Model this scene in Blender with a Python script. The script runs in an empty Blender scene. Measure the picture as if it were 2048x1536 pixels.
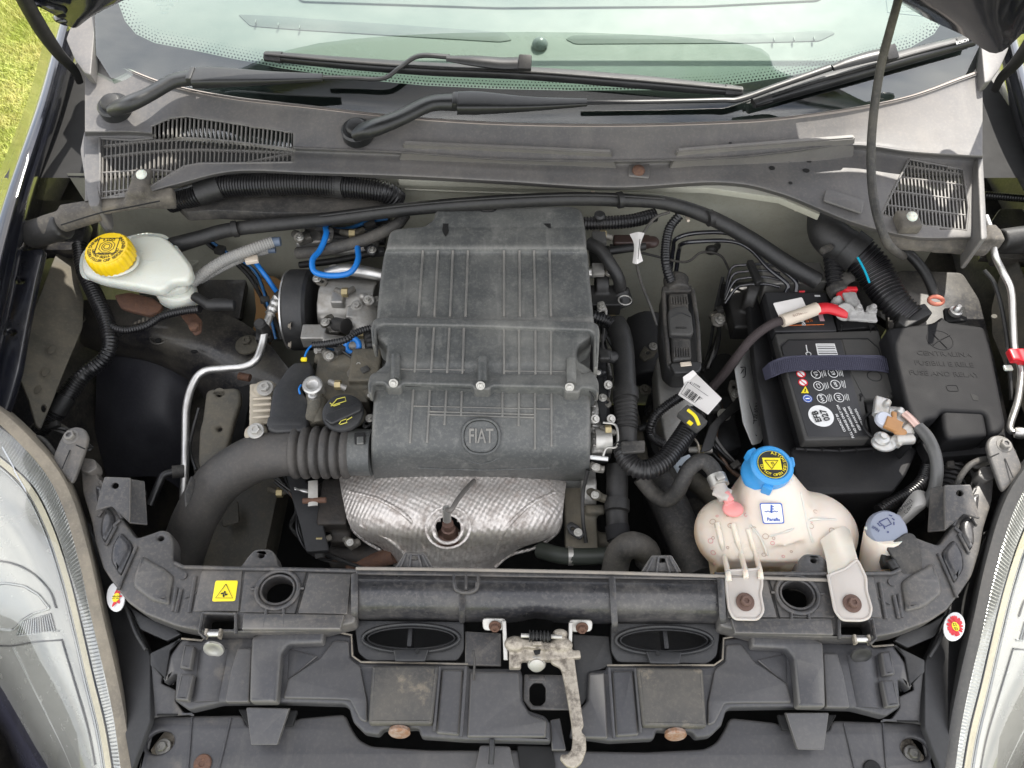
import bpy, bmesh, math, random
from mathutils import Vector, Matrix
from math import sin, cos, tan, pi, radians, sqrt, atan2, floor
import numpy as np
random.seed(7)
S = bpy.context.scene; COL = S.collection
# ---------------------------------------------------------------- camera
PITCH = radians(56); FPX = 1547.0
CAM = Vector((0, -.31, .913))
FW = Vector((0, cos(PITCH), -sin(PITCH))); UP = Vector((0, sin(PITCH), cos(PITCH))); RT = Vector((1, 0, 0))
cd = bpy.data.cameras.new("camera"); cam = bpy.data.objects.new("camera", cd); COL.objects.link(cam)
cam.location = CAM; cam.rotation_euler = (pi/2 - PITCH, 0, 0)
cd.sensor_width = 36; cd.lens = 36*FPX/2048; cd.clip_start = .01; cd.clip_end = 400
S.camera = cam
# ---------------------------------------------------------------- world and sun
SUN_EL, SUN_AZ = radians(54), radians(26)       # azimuth measured from +Y towards +X
w = bpy.data.worlds.new("World"); S.world = w; w.use_nodes = True
nt = w.node_tree; nt.nodes.clear()
def N(nt, t, **k):
    n = nt.nodes.new(t)
    for a, b in k.items():
        if a[0] == '_': n.inputs[a[1:].replace('_', ' ')].default_value = b
        else: setattr(n, a, b)
    return n
sky = N(nt, 'ShaderNodeTexSky', sky_type='NISHITA', sun_disc=False, sun_elevation=SUN_EL, sun_rotation=SUN_AZ, air_density=1.0, dust_density=1.5)
tc = N(nt, 'ShaderNodeTexCoord'); cl = N(nt, 'ShaderNodeTexNoise', _Scale=2.6, _Detail=7.0, _Roughness=.55)
cr = N(nt, 'ShaderNodeValToRGB'); cr.color_ramp.elements[0].position = .3; cr.color_ramp.elements[1].position = .6
mx = N(nt, 'ShaderNodeMixRGB'); mx.inputs[2].default_value = (8.95, 8.8, 8.7, 1)
bg = N(nt, 'ShaderNodeBackground', _Strength=.112); wo = N(nt, 'ShaderNodeOutputWorld')
L = nt.links.new
L(tc.outputs['Generated'], cl.inputs['Vector']); L(cl.outputs['Fac'], cr.inputs[0]); L(cr.outputs[0], mx.inputs[0])
L(sky.outputs[0], mx.inputs[1]); L(mx.outputs[0], bg.inputs[0]); L(bg.outputs[0], wo.inputs[0])
sd = bpy.data.lights.new("sun", 'SUN'); sd.energy = 3.0; sd.angle = radians(.8); sd.color = (1, .95, .87)
so = bpy.data.objects.new("sun", sd); COL.objects.link(so)
sdir = Vector((sin(SUN_AZ)*cos(SUN_EL), cos(SUN_AZ)*cos(SUN_EL), sin(SUN_EL)))
so.rotation_euler = sdir.to_track_quat('Z', 'Y').to_euler(); so.location = sdir*4
S.view_settings.view_transform = 'Standard'; S.view_settings.look = 'None'; S.view_settings.exposure = 1.5
S.view_settings.gamma = 1
S.cycles.max_bounces = 8; S.cycles.transparent_max_bounces = 12
# ---------------------------------------------------------------- geometry helpers
# positions are read off as sight lines crossed with real heights above the front panel (metres)
def P(u, v=None, z=None):
    if isinstance(u, Vector): return u.copy()
    if v is None: u, v, z = u[:3]
    if z is None: z = 0
    d = FW + RT*((u-1024)/FPX) - UP*((v-768)/FPX)
    return CAM + d*((z-CAM.z)/d.z)
def pxm(p): return (p-CAM).dot(FW)/FPX
def ray_plane(u, v, p0, n):
    d = FW + RT*((u-1024)/FPX) - UP*((v-768)/FPX)
    return CAM + d*((p0-CAM).dot(n)/d.dot(n))
def uvof(p):
    q = p-CAM; k = q.dot(FW); return 1024+q.dot(RT)/k*FPX, 768-q.dot(UP)/k*FPX
THINGS = []
def thing(name, label, cat, group=None):
    o = bpy.data.objects.new(name, None); COL.objects.link(o); o.empty_display_size = .05
    o['label'] = label; o['category'] = cat
    if group: o['group'] = group
    THINGS.append(o); return o
def tag(o, label, cat, group=None):
    o['label'] = label; o['category'] = cat
    if group: o['group'] = group
    THINGS.append(o); return o
def add(name, me, mat, par=None, smooth=35):
    if isinstance(me, bmesh.types.BMesh):
        b = me; me = bpy.data.meshes.new(name); b.to_mesh(me); b.free()
    if smooth:
        me.polygons.foreach_set('use_smooth', [True]*len(me.polygons)); me.set_sharp_from_angle(angle=radians(smooth))
    o = bpy.data.objects.new(name, me); COL.objects.link(o)
    if mat and not me.materials: me.materials.append(mat)
    if par: o.parent = par
    return o
def finalize():
    bpy.context.view_layer.update()
    for t in THINGS:
        pts = []
        for o in [t]+list(t.children_recursive):
            if o.type == 'MESH':
                m = o.matrix_world; pts += [m @ Vector(c) for c in o.bound_box]
        if not pts: continue
        b = Vector(((min(p.x for p in pts)+max(p.x for p in pts))/2, (min(p.y for p in pts)+max(p.y for p in pts))/2, min(p.z for p in pts)))
        if t.type == 'EMPTY':
            for c in t.children: c.location = c.location - b
            t.location = b
        elif t.type == 'MESH' and t.matrix_world == Matrix.Identity(4):
            t.data.transform(Matrix.Translation(-b)); t.location = b
            for c in t.children: c.location = c.location - b
def roundp(pts, r, n=3):
    if r <= 0: return [tuple(p[:2]) for p in pts]
    out = []; m = len(pts)
    for i in range(m):
        a, b, c = Vector(pts[i-1][:2]), Vector(pts[i][:2]), Vector(pts[(i+1) % m][:2])
        da, dc = (a-b), (c-b); la, lc = da.length, dc.length
        if la < 1e-6 or lc < 1e-6: continue
        k = min(r, la*.45, lc*.45); p, q = b+da/la*k, b+dc/lc*k
        for j in range(n+1):
            t = j/n; out.append(tuple(p*(1-t)**2 + b*2*t*(1-t) + q*t*t))
    return out
def plane_of(pts, pl):
    cu = sum(p[0] for p in pts)/len(pts); cv = sum(p[1] for p in pts)/len(pts)
    if isinstance(pl, (int, float)): pl = (pl, 0, 0)
    if isinstance(pl[0], Vector): return pl
    n = Vector((-tan(radians(pl[2])) if len(pl) > 2 else 0, -tan(radians(pl[1])), 1)).normalized()
    return P(cu, cv, pl[0]), n
def frame(n, xh=Vector((1, 0, 0))):
    n = n.normalized(); x = (xh - n*xh.dot(n)).normalized(); y = n.cross(x)
    return x, y, n
def ell(u, v, a, b=None, n=24, rot=0):
    b = b or a; r = radians(rot)
    return [(u+a*cos(t)*cos(r)-b*sin(t)*sin(r), v+a*cos(t)*sin(r)+b*sin(t)*cos(r)) for t in [2*pi*i/n for i in range(n)]]
def slab(name, pts, pl, t, mat, par=None, holes=(), bev=.0015, r=6, lift=0):
    """solid plate with bevelled edges; outline traced, lies on a plane of its own height and slope"""
    p0, n = plane_of(pts, pl); x, y, n = frame(n)
    cu = bpy.data.curves.new(name, 'CURVE'); cu.dimensions = '2D'; cu.fill_mode = 'BOTH'
    bev = min(bev, t*.45); cu.extrude = max(t/2-bev, 1e-5); cu.bevel_depth = bev; cu.bevel_resolution = 2; cu.offset = -bev
    for k, pp in enumerate([pts]+list(holes)):
        pp = roundp(pp, r if k == 0 else (r if len(pp) < 12 else 0))
        if k: pp = pp
        sp = cu.splines.new('POLY'); sp.points.add(len(pp)-1); sp.use_cyclic_u = True
        q = []
        for (u, v) in pp:
            d = ray_plane(u, v, p0, n)-p0; q.append((d.dot(x), d.dot(y)))
        ar = sum(q[i-1][0]*q[i][1]-q[i][0]*q[i-1][1] for i in range(len(q)))
        if (ar < 0) != (k > 0): q.reverse()
        for i, c in enumerate(q): sp.points[i].co = (c[0], c[1], 0, 1)
    ob = bpy.data.objects.new('tmp', cu); me = bpy.data.meshes.new_from_object(ob)
    bpy.data.objects.remove(ob); bpy.data.curves.remove(cu)
    M = Matrix((x, y, n)).transposed().to_4x4(); M.translation = p0 + n*(lift - t/2)
    me.transform(M); me.name = name; me.materials.clear()
    bm = bmesh.new(); bm.from_mesh(me); bmesh.ops.remove_doubles(bm, verts=bm.verts, dist=1e-6); bmesh.ops.recalc_face_normals(bm, faces=bm.faces); bm.to_mesh(me); bm.free()
    return add(name, me, mat, par, 40)
def cr_spline(pts, n):
    """Catmull-Rom through list of numpy-like rows, n samples per span"""
    A = np.array(pts, float); m = len(A)
    if m < 3: return np.array([A[0]+(A[-1]-A[0])*i/n for i in range(n+1)])
    E = np.vstack([2*A[0]-A[1], A, 2*A[-1]-A[-2]]); out = []
    for i in range(m-1):
        p0, p1, p2, p3 = E[i:i+4]
        for j in range(n):
            t = j/n; out.append(.5*((2*p1)+(-p0+p2)*t+(2*p0-5*p1+4*p2-p3)*t*t+(-p0+3*p1-3*p2+p3)*t**3))
    out.append(A[-1]); return np.array(out)
def tube(name, pts, w, mat, par=None, corr=0, seg=10, n=8, flat=1, cap=True, up=None, depth=.16, straight=False, sq=2):
    """round hose/pipe: pts (u,v,z[,w]); w px width; corr = rib pitch in px"""
    rows = []
    for p in pts:
        if isinstance(p, Vector): q, ww = p, w
        elif isinstance(p[0], Vector): q, ww = p[0], p[1]
        else: q, ww = P(*p[:3]), (p[3] if len(p) > 3 else w)
        rows.append([*q, ww*pxm(q)/2])
    c = np.array(rows) if straight else cr_spline(rows, n)
    if corr:
        d = np.r_[0, np.cumsum(np.linalg.norm(np.diff(c[:, :3], axis=0), axis=1))]
        pit = corr*pxm(Vector(c[0][:3])); m = max(4, int(d[-1]/pit)*4)
        s = np.linspace(0, d[-1], m+1); c = np.stack([np.interp(s, d, c[:, k]) for k in range(4)], 1)
        ph = np.arange(m+1) % 4; c[:, 3] *= np.where(ph < 2, 1.0, 1-depth)
    bm = bmesh.new(); prev = None; rings = []; nrm = None
    for i in range(len(c)):
        p = Vector(c[i][:3]); t = Vector(c[min(i+1, len(c)-1)][:3])-Vector(c[max(i-1, 0)][:3]); t.normalize()
        if nrm is None:
            nrm = (up or Vector((0, 0, 1))); nrm = nrm - t*nrm.dot(t)
            if nrm.length < .1: nrm = Vector((0, 1, 0)) - t*t.y
        nrm = (nrm - t*nrm.dot(t)).normalized(); b = t.cross(nrm); r = c[i][3]
        rings.append([bm.verts.new(p + (nrm*flat*math.copysign(abs(cos(a))**(2/sq), cos(a)) + b*math.copysign(abs(sin(a))**(2/sq), sin(a)))*r) for a in [2*pi*k/seg for k in range(seg)]])
    for a, b in zip(rings, rings[1:]):
        for k in range(seg): bm.faces.new((a[k], a[(k+1) % seg], b[(k+1) % seg], b[k]))
    if cap: bm.faces.new(rings[0][::-1]); bm.faces.new(rings[-1])
    bmesh.ops.recalc_face_normals(bm, faces=bm.faces)
    return add(name, bm, plainm(mat, name), par, 50)
def axis_m(p, ax):
    return (Matrix.Translation(p) @ Vector(ax).normalized().to_track_quat('Z', 'Y').to_matrix().to_4x4())
PLAIN = {}
def plainm(m, name): return PLAIN.get(m.name, m) if name not in ('rib',) else m
def lathe(name, pos, ax, prof, mat, par=None, seg=28, flute=0, fd=.06, smooth=35):
    p = P(pos); k = pxm(p); M = axis_m(p, ax); bm = bmesh.new(); rings = []
    for (r, h) in prof:
        rg = []
        for i in range(seg):
            a = 2*pi*i/seg; rr = r*k*(1-fd*(1 if flute and (i*flute*2//seg) % 2 else 0))
            rg.append(bm.verts.new(M @ Vector((rr*cos(a), rr*sin(a), h*k))))
        rings.append(rg)
    for a, b in zip(rings, rings[1:]):
        for i in range(seg): bm.faces.new((a[i], a[(i+1) % seg], b[(i+1) % seg], b[i]))
    bm.faces.new(rings[0][::-1]); bm.faces.new(rings[-1])
    bmesh.ops.recalc_face_normals(bm, faces=bm.faces)
    return add(name, bm, plainm(mat, name), par, smooth)
def rotm(r): return Matrix.Rotation(radians(r[2]), 4, 'Z') @ Matrix.Rotation(radians(r[1]), 4, 'Y') @ Matrix.Rotation(radians(r[0]), 4, 'X')
def bx(name, pos, s, rot, mat, par=None, bev=2):
    p = P(pos); k = pxm(p); bm = bmesh.new(); bmesh.ops.create_cube(bm, size=1)
    for v in bm.verts: v.co = Vector((v.co.x*s[0]*k, v.co.y*s[1]*k, v.co.z*s[2]*k))
    if bev: bmesh.ops.bevel(bm, geom=bm.edges[:], offset=min(bev, min(s)*.3)*k, segments=2, affect='EDGES', profile=.6)
    bm.transform(Matrix.Translation(p) @ rotm(rot)); return add(name, bm, mat, par)
_bolt = {}
def bolt(pos, ax, w, mat, par=None, name='bolt', flange=1.35):
    key = (mat.name, flange)
    if key not in _bolt:
        bm = bmesh.new(); rr = []
        for (r, h, seg) in [(.5*flange, 0, 24), (.5*flange, .1, 24), (.5*flange-.06, .16, 24)]:
            rr.append([bm.verts.new((r*cos(2*pi*i/seg), r*sin(2*pi*i/seg), h)) for i in range(seg)])
        for a, b in zip(rr, rr[1:]):
            for i in range(24): bm.faces.new((a[i], a[(i+1) % 24], b[(i+1) % 24], b[i]))
        bm.faces.new(rr[-1])
        hx = [[bm.verts.new((r*cos(pi/3*i), r*sin(pi/3*i), h)) for i in range(6)] for (r, h) in [(.42, .14), (.42, .46), (.36, .52), (.2, .52), (.17, .42)]]
        for a, b in zip(hx, hx[1:]):
            for i in range(6): bm.faces.new((a[i], a[(i+1) % 6], b[(i+1) % 6], b[i]))
        bm.faces.new(hx[-1]); bmesh.ops.recalc_face_normals(bm, faces=bm.faces)
        me = bpy.data.meshes.new('bolt'); bm.to_mesh(me); bm.free(); me.materials.append(mat)
        me.polygons.foreach_set('use_smooth', [True]*len(me.polygons)); me.set_sharp_from_angle(angle=radians(30)); _bolt[key] = me
    p = P(pos); o = bpy.data.objects.new(name, _bolt[key]); COL.objects.link(o)
    o.matrix_world = axis_m(p, ax) @ Matrix.Scale(w*pxm(p), 4)
    if par: o.parent = par
    return o
def loft(name, rows, mat, par=None, n=6, m=6, thick=.003, cut=None, smooth=40, fn=None, side=-1):
    """surface through rows of (u,v,z) stations, given a thickness; cut = pixel polygons left open"""
    R = [cr_spline([list(P(p)) for p in r], n) for r in rows]
    R = np.array(R); G = np.stack([cr_spline(R[:, j], m) for j in range(R.shape[1])], 1)
    if fn: G = fn(G)
    a, b = G.shape[:2]; bm = bmesh.new(); V = [[bm.verts.new(G[i, j]) for j in range(b)] for i in range(a)]
    for i in range(a-1):
        for j in range(b-1):
            if cut:
                c = (Vector(G[i, j])+Vector(G[i+1, j+1]))/2; u, v = uvof(c)
                if any(inpoly(u, v, q) for q in cut): continue
            bm.faces.new((V[i][j], V[i][j+1], V[i+1][j+1], V[i+1][j]))
    for v in [v for v in bm.verts if not v.link_faces]: bm.verts.remove(v)
    bm.normal_update()
    if thick:
        bmesh.ops.recalc_face_normals(bm, faces=bm.faces)
        s = sum(f.normal.dot(CAM-f.calc_center_median()) for f in bm.faces)
        if s < 0: bmesh.ops.reverse_faces(bm, faces=bm.faces)
        bm.normal_update(); bmesh.ops.solidify(bm, geom=bm.faces[:], thickness=thick)
    return add(name, bm, mat, par, smooth), G
def inpoly(x, y, p):
    c = False; j = len(p)-1
    for i in range(len(p)):
        if (p[i][1] > y) != (p[j][1] > y) and x < (p[j][0]-p[i][0])*(y-p[i][1])/(p[j][1]-p[i][1])+p[i][0]: c = not c
        j = i
    return c
class Height:
    """looks up the height of an already lofted surface under a sight line"""
    def __init__(s, G):
        g = G.reshape(-1, 3); q = g-np.array(CAM); k = q@np.array(FW)
        s.u = 1024+q@np.array(RT)/k*FPX; s.v = 768-q@np.array(UP)/k*FPX; s.z = g[:, 2]
    def __call__(s, u, v):
        d = (s.u-u)**2+(s.v-v)**2; i = np.argpartition(d, 4)[:4]; w = 1/(d[i]+1); return float((s.z[i]*w).sum()/w.sum())
def shell(name, rows, mat, par=None, drop=.08, e=8, n=4, ncol=14, ends=(True, True), cut=None):
    """hollow moulded cover: rows (v,z,uL,uR) from back to front, rounded shoulders and side walls"""
    R = cr_spline(rows, n) if n > 1 else np.array(rows, float); prof = []
    for (v, z, a, b) in R:
        k = .00065; pts = [(a, v, z, drop)]
        for t in (0, .35, .7, 1): pts.append((a+e*(1-cos(t*pi/2)), v, z, e*k*(1-sin(t*pi/2))))
        for j in range(1, ncol): pts.append((a+e+(b-a-2*e)*j/ncol, v, z, 0))
        for t in (1, .7, .35, 0): pts.append((b-e*(1-cos(t*pi/2)), v, z, e*k*(1-sin(t*pi/2))))
        pts.append((b, v, z, drop))
        prof.append([P(u, vv, zz)-Vector((0, 0, d)) for (u, vv, zz, d) in pts])
    def endrow(r, s): return [[Vector((p.x, p.y+s*.0018, min(p.z, q.z-.002))) for p, q in zip(r, r)], [Vector((p.x, p.y+s*.003, p.z-.006)) for p in r], [Vector((p.x, p.y+s*.003, min(p.z-.03, r[0].z))) for p in r]]
    if ends[0]: prof = endrow(prof[0], 1)[::-1]+prof
    if ends[1]: prof = prof+endrow(prof[-1], -1)
    bm = bmesh.new(); V = [[bm.verts.new(p) for p in r] for r in prof]
    for i in range(len(V)-1):
        for j in range(len(V[0])-1):
            if cut:
                c = (prof[i][j]+prof[i+1][j+1])/2; u, vv = uvof(c)
                if any(inpoly(u, vv, q) for q in cut): continue
            bm.faces.new((V[i][j], V[i+1][j], V[i+1][j+1], V[i][j+1]))
    bmesh.ops.recalc_face_normals(bm, faces=bm.faces)
    s = sum(f.normal.z for f in bm.faces)
    if s < 0: bmesh.ops.reverse_faces(bm, faces=bm.faces)
    G = np.array([[list(p) for p in r[5:-5]] for r in prof])
    return add(name, bm, mat, par, 45), Height(G)
def blob(name, prims, mat, par=None, vox=.003, sm=4):
    """one fused casting/moulding out of overlapping solids, remeshed and smoothed"""
    bm = bmesh.new()
    for pr in prims:
        kind = pr[0]; p = P(pr[1]); k = pxm(p)
        if kind == 'c':
            q = P(pr[2]); d = q-p
            g = bmesh.ops.create_cone(bm, cap_ends=True, segments=20, radius1=pr[3]*k, radius2=(pr[4] if len(pr) > 4 else pr[3])*k, depth=d.length)['verts']
            M = Matrix.Translation((p+q)/2) @ d.to_track_quat('Z', 'Y').to_matrix().to_4x4(); bmesh.ops.transform(bm, matrix=M, verts=g)
        else:
            s = pr[2]; rot = pr[3] if len(pr) > 3 else (0, 0, 0)
            if kind == 'e': g = bmesh.ops.create_icosphere(bm, subdivisions=3, radius=1)['verts']
            else: g = bmesh.ops.create_cube(bm, size=2)['verts']
            M = Matrix.Translation(p) @ rotm(rot) @ Matrix.Diagonal((s[0]*k, s[1]*k, s[2]*k, 1)); bmesh.ops.transform(bm, matrix=M, verts=g)
    me = bpy.data.meshes.new(name); bm.to_mesh(me); bm.free(); o = bpy.data.objects.new('tmp', me); COL.objects.link(o)
    md = o.modifiers.new('r', 'REMESH'); md.mode = 'VOXEL'; md.voxel_size = vox
    if sm: s_ = o.modifiers.new('s', 'SMOOTH'); s_.factor = .5; s_.iterations = sm
    dg = bpy.context.evaluated_depsgraph_get(); m2 = bpy.data.meshes.new_from_object(o.evaluated_get(dg)); m2.name = name
    bpy.data.objects.remove(o); bpy.data.meshes.remove(me); m2.materials.clear()
    return add(name, m2, mat, par, 60)
def textmesh(s, size, ext=.0, font_sx=1, bold=0):
    cu = bpy.data.curves.new('t', 'FONT'); cu.body = s; cu.size = size; cu.extrude = ext; cu.align_x = 'CENTER'; cu.align_y = 'CENTER'; cu.offset = bold; cu.resolution_u = 3
    o = bpy.data.objects.new('tmp', cu); COL.objects.link(o); dg = bpy.context.evaluated_depsgraph_get()
    me = bpy.data.meshes.new_from_object(o.evaluated_get(dg)); bpy.data.objects.remove(o); bpy.data.curves.remove(cu); me.materials.clear()
    if font_sx != 1: me.transform(Matrix.Diagonal((font_sx, 1, 1, 1)))
    return me
def text(name, s, pos, h, mat, par, n=(0, 0, 1), ang=0, ext=.0002, sx=1, bold=0, lift=.0006):
    """lettering h px high lying on a surface with normal n, turned ang degrees"""
    p = P(pos); k = pxm(p); n = Vector(n).normalized(); x, y, n = frame(n)
    me = textmesh(s, h*k*1.35, ext, sx, bold*k); c, d = cos(radians(ang)), sin(radians(ang)); X = x*c+y*d; Y = n.cross(X)
    M = Matrix((X, Y, n)).transposed().to_4x4(); M.translation = p+n*lift; me.transform(M); return add(name, me, mat, par, 0)
def arctext(name, s, pos, rad, h, mat, par, n=(0, 0, 1), a0=0, step=None, inward=False, lift=.0006):
    p = P(pos); k = pxm(p); x, y, n = frame(Vector(n)); bm = bmesh.new(); step = step or h*.8/rad
    for i, ch in enumerate(s):
        if ch == ' ': continue
        a = radians(a0)+(i-(len(s)-1)/2)*step*(1 if inward else -1)
        me = textmesh(ch, h*k*1.35, .0001); o_ = x*cos(a)+y*sin(a); Y = -o_ if inward else o_; X = Y.cross(n)
        M = Matrix((X, Y, n)).transposed().to_4x4(); M.translation = p+o_*rad*k+n*lift; me.transform(M); bm.from_mesh(me); bpy.data.meshes.remove(me)
    return add(name, bm, mat, par, 0)
def ring(name, pos, a, b, w, mat, par, n=(0, 0, 1), flat=.6, seg=40, rot=0, sq=2.0):
    p = P(pos); k = pxm(p); x, y, n = frame(Vector(n)); pts = []
    for i in range(seg+1):
        t = 2*pi*i/seg; ct, st = cos(t), sin(t); cx_ = abs(ct)**(2/sq)*(1 if ct > 0 else -1)*a; sy_ = abs(st)**(2/sq)*(1 if st > 0 else -1)*b
        r = radians(rot); pts.append(p+(x*(cx_*cos(r)-sy_*sin(r))+y*(cx_*sin(r)+sy_*cos(r)))*k)
    return tube(name, pts, w, mat, par, n=1, flat=flat, cap=False, straight=True, up=n, seg=8)
def disc(name, pos, a, b, mat, par, n=(0, 0, 1), t=1.0, seg=32, rot=0, sq=2.0):
    p = P(pos); k = pxm(p); x, y, n = frame(Vector(n)); bm = bmesh.new(); A = []; B = []
    for i in range(seg):
        q = 2*pi*i/seg; ct, st = cos(q), sin(q); cx_ = abs(ct)**(2/sq)*(1 if ct > 0 else -1)*a; sy_ = abs(st)**(2/sq)*(1 if st > 0 else -1)*b
        r = radians(rot); c = p+(x*(cx_*cos(r)-sy_*sin(r))+y*(cx_*sin(r)+sy_*cos(r)))*k; A.append(bm.verts.new(c)); B.append(bm.verts.new(c+n*t*k))
    bm.faces.new(B); bm.faces.new(A[::-1])
    for i in range(seg): bm.faces.new((A[i], A[(i+1) % seg], B[(i+1) % seg], B[i]))
    return add(name, bm, plainm(mat, name), par, 40)
def M_(p):
    if isinstance(p, list): return [M_(q) for q in p]
    u = 2150-p[0]; return (u, p[1]+(u-1075)*.018)+tuple(p[2:])
# ---------------------------------------------------------------- materials
def mat(name, col, rough=.5, metal=0, dust=None, bump=None, coat=0, spec=.5, var=.15, vs=40, rvar=.12, sss=0, voro=None, patch=None, trans=0, edge=0, streak=None):
    m = bpy.data.materials.new(name); m.use_nodes = True; nt = m.node_tree; b = nt.nodes['Principled BSDF']; L = nt.links.new
    b.inputs['Roughness'].default_value = rough; b.inputs['Metallic'].default_value = metal; b.inputs['Specular IOR Level'].default_value = spec
    b.inputs['Coat Weight'].default_value = coat; b.inputs['Coat Roughness'].default_value = .08
    tc = N(nt, 'ShaderNodeTexCoord'); O = tc.outputs['Object']
    nz = N(nt, 'ShaderNodeTexNoise', _Scale=vs, _Detail=8.0, _Roughness=.6); L(O, nz.inputs['Vector'])
    hs = N(nt, 'ShaderNodeMixRGB'); hs.inputs[1].default_value = tuple(c*(1-var) for c in col)+(1,); hs.inputs[2].default_value = tuple(min(1, c*(1+var)) for c in col)+(1,)
    L(nz.outputs['Fac'], hs.inputs[0]); out = hs.outputs[0]
    def layer(out, amt, dcol, sc, lo=.45, hi=.7, det=10., st=None):
        d = N(nt, 'ShaderNodeTexNoise', _Scale=sc, _Detail=det, _Roughness=.7); mp = N(nt, 'ShaderNodeMapping'); mp.inputs[1].default_value = (random.random()*9, 3, 1); mp.inputs[3].default_value = st or (1, 1, 1); L(O, mp.inputs[0]); L(mp.outputs[0], d.inputs['Vector'])
        r = N(nt, 'ShaderNodeMapRange'); r.inputs[1].default_value = lo; r.inputs[2].default_value = hi; r.inputs[4].default_value = amt; L(d.outputs['Fac'], r.inputs[0])
        x = N(nt, 'ShaderNodeMixRGB'); x.inputs[2].default_value = tuple(dcol)+(1,); L(r.outputs[0], x.inputs[0]); L(out, x.inputs[1]); return x.outputs[0], r.outputs[0]
    fac = None
    if dust:
        out, fac = layer(out, *dust)
        out, _ = layer(out, dust[0]*.35, dust[1], 220, .5, .62, 4.)      # fine specks of dirt
    if patch: out, _ = layer(out, *patch)
    if streak: out, _ = layer(out, *streak[:5], 6., (1, .12, 1))
    if edge:      # paint and plastic rubbed pale along the exposed edges
        ge = N(nt, 'ShaderNodeNewGeometry'); er = N(nt, 'ShaderNodeMapRange'); er.inputs[1].default_value = .515; er.inputs[2].default_value = .6; er.inputs[4].default_value = edge; L(ge.outputs['Pointiness'], er.inputs[0])
        ex = N(nt, 'ShaderNodeMixRGB'); ex.inputs[2].default_value = (.25, .235, .21, 1); L(er.outputs[0], ex.inputs[0]); L(out, ex.inputs[1]); out = ex.outputs[0]
    L(out, b.inputs['Base Color'])
    rr = N(nt, 'ShaderNodeMapRange'); rr.inputs[3].default_value = max(.03, rough-rvar); rr.inputs[4].default_value = min(1, rough+rvar); L(nz.outputs['Fac'], rr.inputs[0])
    if fac:
        ad = N(nt, 'ShaderNodeMath', operation='MULTIPLY_ADD', use_clamp=True); ad.inputs[1].default_value = .5; L(fac, ad.inputs[0]); L(rr.outputs[0], ad.inputs[2]); L(ad.outputs[0], b.inputs['Roughness'])
    else: L(rr.outputs[0], b.inputs['Roughness'])
    if bump or voro:
        if voro:
            t = N(nt, 'ShaderNodeTexVoronoi', _Scale=voro[0]); L(O, t.inputs['Vector']); h = t.outputs['Distance']; st = voro[1]
        else:
            t = N(nt, 'ShaderNodeTexNoise', _Scale=bump[0], _Detail=5.0); L(O, t.inputs['Vector']); h = t.outputs['Fac']; st = bump[1]
        bp = N(nt, 'ShaderNodeBump', _Strength=st, _Distance=.002); L(h, bp.inputs['Height']); L(bp.outputs[0], b.inputs['Normal'])
    if sss:
        b.inputs['Subsurface Weight'].default_value = sss; b.inputs['Subsurface Radius'].default_value = (1, .6, .4); b.inputs['Subsurface Scale'].default_value = .012
    if trans: b.inputs['Transmission Weight'].default_value = trans
    return m
def fluid(m):
    nt = m.node_tree; b = nt.nodes['Principled BSDF']; L = nt.links.new; src = b.inputs['Base Color'].links[0].from_socket
    tcn = N(nt, 'ShaderNodeTexCoord'); sx = N(nt, 'ShaderNodeSeparateXYZ'); L(tcn.outputs['Object'], sx.inputs[0]); r = N(nt, 'ShaderNodeMapRange'); r.inputs[1].default_value = -.034; r.inputs[2].default_value = -.042; r.inputs[4].default_value = .75; L(sx.outputs['Z'], r.inputs[0])
    x = N(nt, 'ShaderNodeMixRGB'); x.inputs[2].default_value = (.6, .42, .25, 1); L(r.outputs[0], x.inputs[0]); L(src, x.inputs[1]); L(x.outputs[0], b.inputs['Base Color'])
DU = (.42, .37, .29)
black = mat('black_plastic', (.016, .0165, .018), .46, dust=(.16, (.14, .13, .11), 9), bump=(900, .12))
airp = mat('airbox_plastic', (.068, .071, .07), .44, dust=(.5, (.24, .235, .21), 8, .46, .72), bump=(1200, .15), patch=(.4, (.3, .295, .27), 26, .56, .74), edge=.6, streak=(.4, (.25, .245, .225), 45, .55, .75))
slamp = mat('front_panel_plastic', (.046, .045, .046), .42, dust=(.55, (.22, .19, .155), 15, .5, .78), bump=(1000, .12), edge=.7)
shroudp = mat('shroud_plastic', (.047, .047, .051), .46, dust=(.25, (.19, .175, .15), 6, .5, .85), bump=(1100, .1), patch=(.4, (.3, .26, .2), 12, .62, .76), edge=.6, streak=(.25, (.2, .19, .165), 30, .55, .75))
cowlp = mat('cowl_plastic', (.085, .084, .085), .5, edge=.3, streak=(.35, (.2, .185, .165), 25, .5, .75), dust=(.3, (.3, .26, .22), 5, .4, .8), bump=(700, .1))
beamp = mat('black_painted_beam', (.026, .026, .029), .3, dust=(.5, (.2, .185, .165), 10, .47, .78), bump=(200, .1), coat=.15)
rubber = mat('black_rubber', (.011, .011, .011), .5, dust=(.18, (.12, .11, .1), 12), bump=(500, .15))
hosem = mat('grey_dusty_rubber', (.027, .026, .025), .62, dust=(.4, (.2, .18, .15), 12), bump=(500, .2))
corrm = mat('black_conduit', (.008, .008, .009), .33, dust=(.12, (.1, .09, .08), 10))
glossb = mat('black_gloss_paint', (.008, .009, .014), .22, coat=.8, dust=(.12, (.1, .09, .07), 10), var=.1)
bodyp = mat('dark_body_paint', (.012, .012, .015), .36, coat=.25, dust=(.6, (.15, .135, .105), 9, .42, .72), bump=(60, .05))
sage = mat('sage_firewall_paint', (.38, .375, .31), .45, dust=(.4, (.22, .19, .13), 6, .45, .8), bump=(40, .08))
olive = mat('dusty_olive_metal', (.05, .047, .038), .6, dust=(.6, (.15, .13, .095), 16, .4, .7), bump=(80, .2))
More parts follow.
